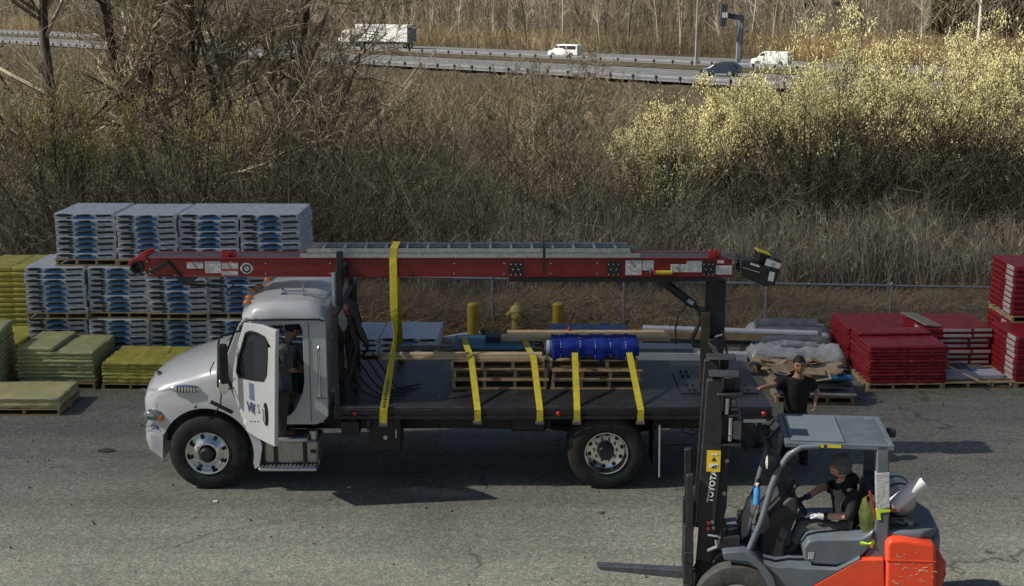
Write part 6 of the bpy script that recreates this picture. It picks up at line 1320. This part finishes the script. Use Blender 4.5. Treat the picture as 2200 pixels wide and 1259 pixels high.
x, y = ground(1976, 800); mb = MB(); mb.obox((.12,.5,0),(.34,.95,.03),(R(2),R(8),R(14))); o = mb.build('grey_board', mat('weathered_board', (.27,.25,.19), .7, var=.25), None, bevel=.004); tag(o, 'grey board lying on the torn red pallet', 'board', fr=Frame(x, y, 0, .12+7*.1+.05))
x, y = ground(2165, 800); stack('wrapped_pallet', 'red pallet with white labels under the tall one at the right edge', 'pallet load', RG, Frame(x, y, 0, 0), RBW, 8, .1, 1.25, 1.2, part='wrapped_bundle')
stack('wrapped_pallet', 'tall red pallet with white labels at the right edge, upper of two', 'pallet load', RG, Frame(x+.02, y+.02, 0, .925), RBW, 9, .1, 1.25, 1.2, part='wrapped_bundle')
S2('wrapped_pallet', 'red pallet with white labels cut by the right edge, nearest the camera', 2180, 836, 2, RBW, 8, .1, 1.25, 1.2, grp=RG)
# pallet with boards, leaning lath
x, y = ground(2025, 838); fr = Frame(x, y, R(2)); e = thing('board_pallet', 'low wooden pallet with white and grey boards, right of the large red pallet', 'pallet load', fr)
mb = MB(); pallet_front(mb, 0, 1.35, 0, 1.1, 0, .13, random.Random(2)); mb.build('pallet_base', WOOD, e, smooth=0)
mb = MB(); mb.box(.05,1.15,.2,.62,.1305,.2); mb.build('white_board', mat('white_board', (.5,.52,.55), .5, var=.1, dirt=.3), e, bevel=.006); mb = MB(); mb.box(-.1,1.05,.66,.8,.131,.2); mb.box(-.08,1.0,.83,.97,.131,.19); mb.build('grey_board', mat('grey_board', (.13,.13,.14), .6, var=.2), e, bevel=.006)
mb = MB(); mb.obox((.7,.5,.215),(.16,.05,.02),(0,0,.3)); mb.build('blue_scrap', mat('blue_scrap', (.05,.2,.5), .5), e)
mb = MB(); a = Frame(0, y+.35).p3(1995, 766); b = ground(2103, 822, .15); mb.bar((a[0]-x,.35,a[2]), (b[0]-x,b[1]-y,.18), .04, .02); o = mb.build('wooden_lath', LUMBER, None); tag(o, 'long thin wooden lath leaning from the red stack onto the board pallet', 'lath', fr=Frame(x, y, 0))
# junk pallet beside the standing man and the tarp-wrapped rolls behind
x, y = ground(1668, 868); fr = Frame(x, y, R(-2)); e = thing('cardboard_pallet', 'wooden pallet heaped with crushed brown cardboard behind the standing man', 'pallet load', fr)
mb = MB(); pallet_front(mb, 0, 1.3, 0, 1.1, 0, .13, random.Random(7)); mb.build('pallet_base', WOOD, e, smooth=0)
CARD = mat('brown_cardboard', (.36,.27,.16), .8, var=.25, scale=5); rg = random.Random(11)
mb = MB(); mc = MB(); mbk = MB()
for k in range(8): z = .135 + k*.034; (mbk if k % 2 else mc).obox((.65+rg.uniform(-.08,.08), .5+rg.uniform(-.08,.08), z), (1.2+rg.uniform(-.2,.12), .95+rg.uniform(-.1,.1), .026), (rg.uniform(-.02,.02), rg.uniform(-.02,.02), rg.uniform(-.1,.1)))
for k in range(46): mb.obox((rg.uniform(-.15,1.15), rg.uniform(.0,1.1), .44+rg.uniform(0,.12)), (rg.uniform(.15,.45), rg.uniform(.1,.35), .014), (rg.uniform(-.5,.5), rg.uniform(-.4,.4), rg.uniform(-1.5,1.5)))
mb.build('crushed_cardboard', CARD, e, smooth=0); mbk.build('dark_sheets', BLACK, e, smooth=0); mc.build('flat_sheets', mat('pale_sheets', (.3,.3,.3), .6, var=.4, scale=3), e, smooth=0)
mb = MB(); mb.cyl((.75,.0,.45),(1.25,.02,.46),.05,.05,12); mb.obox((.05,.0,.45),(.16,.02,.2),(.1,.3,.3)); mb.build('blue_tube', mat('blue_tube', (.05,.18,.35), .45, var=.4, scale=14), e)
x, y = ground(1625, 800); fr = Frame(x, y, R(-3)); e = thing('wrapped_rolls', 'heap of white plastic wrapped grey rolls on a pallet behind the cardboard', 'pallet load', fr)
mb = MB(); pallet_front(mb, 0, 1.5, 0, 1.9, 0, .13, random.Random(17)); mb.build('pallet_base', WOOD, e, smooth=0)
FILM = mat('white_film', (.46,.47,.475), .32, var=.22, scale=5, bump=.7, bscale=12, dirt=.35, dirtcol=(.35,.33,.28))
rg = random.Random(21); nx, ny = 30, 26; vs = []; fs = []
for j in range(ny+1):
    for i in range(nx+1):
        qx, qy = i/nx, j/ny; ed = min(qx, 1-qx, qy, 1-qy)*6; h = .13 + .30*min(1, ed*1.6)**.4 + (.05*math.sin(qy*16)*(ed > .5)) - .16*(.3 < qx < .85 and .25 < qy < .8) + .04*math.sin(qx*7+qy*9) + rg.uniform(-.025,.025)
        vs.append((-.15+1.75*qx + .05*math.sin(qy*9), -.1+2.05*qy+.04*math.sin(qx*11), h))
for j in range(ny):
    for i in range(nx): k = j*(nx+1)+i; fs.append((k, k+1, k+nx+2, k+nx+1))
mb = MB(); mb.add(vs, fs); o = mb.build('plastic_film', FILM, e, smooth=70); s_ = o.modifiers.new('s','SOLIDIFY'); s_.thickness = .006
mb = MB()
for (yy, zz, r_) in ((.5,.44,.12),(.95,.46,.16),(1.5,.5,.15)): mb.tube([(.15,yy,zz),(.7,yy+.03,zz+.01),(1.3,yy,zz)], r_, 14)
mb.build('grey_roll', mat('grey_roll', (.14,.145,.15), .55, var=.35, scale=5), e)
mb = MB(); mb.tube([(.2,.22,.44),(.5,.2,.47),(.8,.25,.45),(1.1,.22,.46)], [.07,.1,.08,.06], 12); mb.build('crumpled_film', mat('grey_film', (.35,.36,.37), .3, var=.5, scale=9, bump=.8, bscale=14), e)
# beams and boards along the yard edge
def long_bar(u0, v0, u1, v1, z, wy, hz, m, name, lb, cat, wall=None):
    (xa, ya), (xb, yb) = ground(u0, v0, z), ground(u1, v1, z); mb = MB(); L = math.hypot(xb-xa, yb-ya); mb.box(0, L, 0, wy, -hz, 0); o = mb.build(name, m, None, bevel=.006); tag(o, lb, cat, 'lengths of material along the yard edge', Frame(xa, ya, math.atan2(yb-ya, xb-xa), z)); return o
WB2 = mat('white_pvc', (.6,.61,.62), .4, var=.08, dirt=.25)
long_bar(1330, 757, 1606, 762, .42, .22, .14, WB2, 'white_beam', 'long white plastic beam lying behind the truck deck, left of the wrapped rolls', 'beam')
long_bar(1380, 704, 1758, 716, .62, .2, .05, WB2, 'white_board', 'long white board on top of the rear timber by the fence', 'board')
long_bar(1380, 713, 1680, 720, .56, .14, .13, mat('brown_timber', (.33,.22,.12), .75, var=.2), 'timber_beam', 'brown timber beam under the long white board by the fence', 'beam')
long_bar(1380, 733, 1740, 731, .4, .5, .08, mat('dark_sheet', (.05,.055,.065), .55, var=.3), 'metal_sheets', 'stack of dark metal sheets below the brown timber beam', 'sheets')
long_bar(1330, 748, 1490, 750, .5, .4, .1, mat('slate_panel', (.1,.12,.15), .5), 'slate_panel', 'slate blue panel lying left of the crane post behind the deck', 'panel')
mb = MB(); x, y = ground(1648, 742); mb.box(0,.1,0,.5,0,.42); o = mb.build('timber_block', LUMBER, None, bevel=.006); tag(o, 'short pale timber block holding up the brown timber beam', 'block', fr=Frame(x, y))
mb = MB(); x, y = ground(965, 742); mb.obox((.25,.2,.08),(.75,.3,.16),(0,R(-8),R(12))); o = mb.build('concrete_slab', mat('pale_concrete', (.42,.42,.4), .85, var=.15), None, bevel=.01); tag(o, 'pale slab lying left of the left yellow bollard', 'slab', fr=Frame(x, y))
# bollards, hydrant, pad
YEL = mat('faded_yellow_paint', (.4,.28,.03), .65, var=.15, scale=7, dirt=.5, dirtcol=(.2,.13,.04)); HYD = mat('hydrant_yellow', (.46,.35,.1), .6, var=.12, scale=9, dirt=.4, dirtcol=(.3,.2,.05))
for (u, v, vt, lb) in ((1017,742,652,'left yellow bollard beside the hydrant'), (1199,722,651,'right yellow bollard beside the hydrant, nearer the fence post')):
    x, y = ground(u, v); h = Frame(0, y).px(u, vt)[1]; mb = MB(); mb.lathe([(.115,-.05),(.115,h-.03),(.09,h),(0,h+.012)], (0,0,0), 'z', 20); o = mb.build('bollard', YEL, None); tag(o, lb, 'bollard', 'yellow bollards', Frame(x, y))
x, y = ground(1110, 717); e = thing('fire_hydrant', 'pale yellow fire hydrant between two yellow bollards', 'fire hydrant', Frame(x, y))
mb = MB(); mb.lathe([(.16,0),(.16,.03),(.115,.035),(.105,.06),(.1,.3),(.105,.32),(.13,.34),(.13,.36),(.115,.38),(.115,.44),(.15,.455),(.15,.48)], (0,0,0), 'z', 24); mb.build('barrel', HYD, e)
mb = MB(); mb.lathe([(.145,.4805),(.125,.53),(.085,.58),(.04,.605),(.035,.64),(.03,.65),(0,.652)], (0,0,0), 'z', 24); mb.build('bonnet', HYD, e)
for s_ in (-1, 1): mb = MB(); mb.lathe([(.06,.08),(.06,.15),(.072,.152),(.072,.18),(.03,.2),(.028,.225),(0,.226)], (0,0,.4), 'x', 16); mb.v = [(p[0]*s_, p[1], p[2]) for p in mb.v]; mb.build('outlet_cap', HYD, e)
mb = MB(); mb.lathe([(.075,-.09),(.075,-.15),(.088,-.152),(.088,-.18),(.035,-.2),(0,-.201)], (0,0,.37), 'y', 18); mb.build('front_cap', HYD, e)
x, y = ground(1105, 722); mb = MB(); mb.box(-.75,.85,-.5,.6,-.1,.03); o = mb.build('concrete_pad', mat('dark_concrete', (.13,.125,.11), .9, var=.25), None, bevel=.01); kind(o, 'structure'); o.location = (x, y+.1, -.012)
rng = np.random.default_rng(8); x, y = ground(1043, 730); m_ = 90; P_ = walk(rng, np.stack([rng.normal(0,.1,m_), rng.normal(0,.08,m_), 0*np.ones(m_)],1), np.stack([rng.normal(0,.5,m_), rng.normal(0,.5,m_), np.ones(m_)],1), rng.uniform(.12,.3,m_), 4, .2, .0)
v, f, c = tubes_np(P_, taper(np.full(m_,.014),4,.5), tint(rng, m_, (.06,.12,.03), .4)); o = np_obj('weed', np_mesh('weed', v, f, GRASSM, c)); tag(o, 'small green weed right of the left yellow bollard', 'plant', fr=Frame(x, y))
# ---- chain link fence
fa, fb = Vector((-12.5, 28.45)), Vector((14.5, 26.05)); L = (fb-fa).length; FR = Frame(fa.x, fa.y, math.atan2(fb.y-fa.y, fb.x-fa.x)); H = 1.0
e = thing('chain_link_fence', 'low galvanised chain link fence along the back of the yard', 'fence', FR)
mb = MB(); mb.cyl((0,0,H),(L,0,H),.023,.023,8); mb.build('top_rail', GALV, e)
pm = MB(); pm.cyl((0,0,-.3),(0,0,H+.0),.028,.028,10); pm.ell((0,0,H+.03),.034,.034,.05,6); pme = pm.mesh('post', GALV)
for u in (765, 1058, 1340, 1645, 1913, 2230, 470, 175):
    a = (u-1100)/CAM_F; lo, hi = 0, L
    for _ in range(40):
        m_ = (lo+hi)/2; p = fa + (fb-fa)*(m_/L)
        if p.x/(p.y*cp + (CAM_H-.5)*sp) < a: lo = m_
        else: hi = m_
    o = np_obj('post', pme, e); o.location = (lo, 0, 0)
s_ = .062; n = int((L+H)/s_); k = np.arange(n); x0 = -H + k*s_; P1 = np.stack([np.stack([np.clip(x0,0,L), 0*k, np.clip(0-x0,0,H)*0+np.where(x0<0,-x0,0)],1), np.stack([np.clip(x0+H,0,L), 0*k+.002, np.where(x0+H>L, L-x0, H)],1)],1)
P2 = P1.copy(); P2[:,:,0] = L - P2[:,:,0]; PA = np.concatenate([P1, P2]); PA[:,:,1] += np.repeat([-.003,.003], n)[:,None]; PA[:,:,2] = PA[:,:,2]*.97+.02
v, f, c = tubes_np(PA, np.full((2*n,2), .0022), np.full((2*n,3), .2)); np_obj('wire_mesh', np_mesh('wire_mesh', v, f, mat('wire', (.2,.21,.22), .5, .5)), e)
# ================================================================= highway traffic and signs
def hw(u, n, z=ZR+.02):
    a = (u-1100)/CAM_F; y = (n + R0[0]*RN[0] + R0[1]*RN[1])/(RN[1] + RN[0]*a*cp)
    for _ in range(3): d = y*cp + (CAM_H-z)*sp; y = (n + R0[0]*RN[0]+R0[1]*RN[1])/(RN[1] + RN[0]*a*d/y)
    return a*(y*cp + (CAM_H-z)*sp), y
HYAW = math.atan2(RT[1], RT[0]) - math.pi       # local +x points back along the road, front of vehicle at -x
def car_wheels(e, xs, r, w_):
    mb = MB(); mb.lathe([(r*.6,0),(r*.65,-.02),(r*.95,-.01),(r,.03),(r,.2),(r*.6,.22)], (0,0,0), 'y', 20); me = mb.mesh('wheel', RUBBER); mr = MB(); mr.lathe([(0,-.01),(r*.3,-.02),(r*.62,.0)], (0,0,0), 'y', 16); rm = mr.mesh('rim', CHROME)
    for x in xs:
        for y, s_ in ((.0,1),(w_,-1)):
            o = np_obj('wheel', me, e); o.location = (x, y, r); o.scale = (1,s_,1); np_obj('rim', rm, o)
def vehicle(name, lb, cat, u, n, side, wins, paint, L, w_, wx, r=.36, grp='vehicles on the highway', yaw=18):
    x, y = hw(u, n); e = thing(name, lb, cat, Frame(x, y, HYAW + R(yaw), ZR+.02), grp); e.scale = (1.1,1.1,1.1)
    mb = MB(); mb.rprism(side, .02, w_-.02, .16, [1 if p[1] > .6 else 0 for p in side], lambda q, m: [q[0], w_/2+(q[1]-w_/2)*(1-.14*max(0,(q[2]-1.0))), q[2]]); mb.build('body', paint, e, smooth=45)
    for wn in wins:
        mb = MB(); zz = sum(p[1] for p in wn)/len(wn); ins = .02 + .07*w_*max(0, zz-1.0)
        mb.prism(wn, ins-.012, ins+.0); mb.prism(wn, w_-ins, w_-ins+.012); mb.build('side_window', INK, e, smooth=0)
    car_wheels(e, wx, r, w_); return e
WHT = mat('white_van_paint', (.78,.78,.76), .35, var=.03)
van = [(0,.35),(0,.75),(.1,.95),(.85,1.12),(1.5,1.85),(1.75,1.98),(5.0,1.98),(5.2,1.85),(5.25,.35)]
vehicle('passenger_van', 'white passenger van with dark side windows on the far carriageway', 'van', 1176, 40, van, [[(1.05,1.2),(1.5,1.75),(1.85,1.78),(1.85,1.2)],[(2.0,1.2),(2.0,1.78),(3.2,1.78),(3.2,1.2)],[(3.35,1.2),(3.35,1.78),(4.9,1.78),(4.9,1.2)]], WHT, 5.25, 1.95, (.95,4.2))
vehicle('panel_van', 'white panel van without rear windows, right of the sign gantry', 'van', 1612, 40, van, [[(1.05,1.2),(1.5,1.72),(1.95,1.75),(1.95,1.15)]], WHT, 5.25, 1.95, (.95,4.2))
suv = [(0,.35),(0,.75),(.15,.95),(1.2,1.08),(1.95,1.62),(2.3,1.7),(3.9,1.7),(4.55,1.2),(4.65,1.1),(4.7,.4)]
vehicle('dark_car', 'dark blue car half hidden by yellow catkins below the sign gantry', 'car', 1502, 13, suv, [[(1.45,1.12),(2.0,1.56),(2.8,1.6),(2.8,1.12)],[(2.9,1.12),(2.9,1.6),(3.8,1.58),(4.3,1.15)]], mat('dark_blue_paint', (.012,.02,.035), .25, coat=.6), 4.7, 1.85, (.9,3.8), .38)
x, y = hw(722, 40); e = thing('semi_truck', 'white box trailer with a white tractor far away on the highway', 'truck', Frame(x, y, HYAW + R(14), ZR+.02), 'vehicles on the highway'); e.scale = (1.2,1.2,1.2)
mb = MB(); mb.box(4.4,15.6,0,2.5,1.15,4.0); mb.build('trailer', WHT, e, bevel=.04); mb = MB(); mb.box(15.61,15.66,.1,2.4,1.25,3.9); mb.build('rear_door', mat('trailer_rear', (.22,.23,.26), .6), e)
mb = MB(); mb.rprism([(0,.6),(0,1.5),(.9,1.8),(1.3,2.7),(1.6,2.9),(2.6,3.2),(3.1,3.2),(3.1,.9)], .1, 2.4, .2); mb.build('tractor_cab', WHT, e); mb = MB(); mb.prism([(1.15,1.85),(1.45,2.6),(2.1,2.6),(2.1,1.85)], .08, 2.42); mb.build('cab_window', INK, e, smooth=0)
mb = MB(); mb.box(.3,15.3,.6,1.9,.8,1.14); mb.build('chassis', BLACK, e); car_wheels(e, (.9,3.0,4.0,13.2,14.4), .52, 2.45)
# sign gantry
x, y = hw(1580, 33.5); d = y*cp + 9*sp; S_ = lambda px: px*d/CAM_F
fr = Frame(x, y, 0, ZR); e = thing('sign_gantry', 'grey cantilever sign gantry with its dark sign box beyond the guardrail', 'sign gantry', fr)
T_ = lambda u, v: fr.px(u, v)
GRY = mat('gantry_grey', (.32,.36,.4), .5, .3, var=.1); DGR = mat('gantry_dark', (.05,.065,.085), .6, var=.2)
a = T_(1583,128); b = T_(1596,40); mb = MB(); mb.prism([T_(1581,128),T_(1590,128),T_(1595,52),T_(1586,42)], -.4, .3); mb.box(T_(1581,128)[0], T_(1590,128)[0], -.3,.2, 0, T_(1583,128)[1]); mb.build('post', GRY, e, bevel=.04)
mb = MB(); mb.prism([T_(1562,28),T_(1598,33),T_(1598,48),T_(1594,54),T_(1588,44),T_(1562,40)], -.38, .28); mb.prism([T_(1590,128),T_(1592.5,128),T_(1597.5,48),T_(1595,50)], -.41, .31); mb.build('arm', DGR, e, bevel=.03)
mb = MB(); mb.prism([T_(1548,8),T_(1563,9),T_(1559,57),T_(1545,57)], -.55, .1); sb = mb.build('sign_box', DGR, e, bevel=.04); mb = MB(); mb.prism([T_(1550,27),T_(1562,27),T_(1562,38.5),T_(1550,38.5)], -.62, -.56); mb.build('white_panel', PAPER, sb, smooth=0)
mb = MB()
for u in (1551,1555.5,1560): p, q = T_(u, 10), T_(u-2.5, 56); mb.bar((p[0],-.58,p[1]),(q[0],-.58,q[1]),.05,.08)
mb.build('sign_rib', mat('rib_grey', (.14,.16,.19), .6), sb)
mb = MB(); mb.prism([T_(1582,91),T_(1586,58),T_(1587.5,58),T_(1584,91)], -.5, -.41); mb.build('cabinet', DGR, e)
x, y = hw(1494, 33); fr = Frame(x, y, 0, ZR); mb = MB(); h1 = fr.px(1500, -60)[1]; mb.cyl((0,0,0),(fr.px(1501,-60)[0],0,h1),.15,.09,12); e = mb.build('light_pole', mat('pole_grey', (.45,.47,.49), .45, .4), None); tag(e, 'tall thin grey light pole left of the sign gantry', 'light pole', fr=fr)
mb = MB(); q = fr.px(1497,118); mb.box(q[0]+.05,q[0]+.28,-.1,.1,q[1]-1.3,q[1]+.3); mb.build('junction_box', GALV, e); mb = MB(); mb.tube([(fr.px(1501,-60)[0],0,h1),(fr.px(1501,-60)[0]-.5,-.6,h1+.6),(fr.px(1501,-60)[0]-.8,-1.8,h1+.7)], .06, 8); mb.ell((fr.px(1501,-60)[0]-.9,-2.2,h1+.68),.2,.4,.1,8); mb.build('lamp_head', GALV, e)
x, y = hw(2194, 20); fr = Frame(x, y, 0, ZR); e = thing('road_sign', 'narrow white road sign on a post at the right edge', 'sign', fr); q = fr.px(2194, 122); mb = MB(); mb.cyl((0,0,0),(0,0,q[1]),.05,.05,8); mb.build('post', GALV, e); mb = MB(); mb.box(-.3,.3,-.09,-.05,fr.px(2194,146)[1],q[1]); mb.build('sign_plate', PAPER, e)
x, y = hw(205, 33); fr = Frame(x, y, 0, ZR); mb = MB(); mb.cyl((0,0,0),(0,0,11),.14,.08,10); e = mb.build('light_pole', MATS['pole_grey'], None); tag(e, 'grey light pole seen through the bare trees at left', 'light pole', fr=fr); fr2 = Frame(*hw(308, 33), 0, ZR); e.location = fr2.o
# a few dead leaves and scraps on the yard
rg = random.Random(31)
for (u, v, s_, lb, m_) in ((463,1079,.05,'pale scrap of paper on the asphalt in front of the front wheel','p'),(1292,1103,.05,'dark dead leaf on the asphalt left of the forks','l'),(228,970,.14,'dark flat clod on the asphalt left of the truck','l')):
    x, y = ground(u, v); mb = MB(); pts = [(math.cos(a)*s_*rg.uniform(.6,1.1), math.sin(a)*s_*rg.uniform(.4,.8)) for a in [i*math.pi/4 for i in range(8)]]; mb.prism(pts, .004, .016, 'z'); o = mb.build('litter', PAPER if m_ == 'p' else EARTH, None, smooth=0); tag(o, lb, 'litter', fr=Frame(x, y))
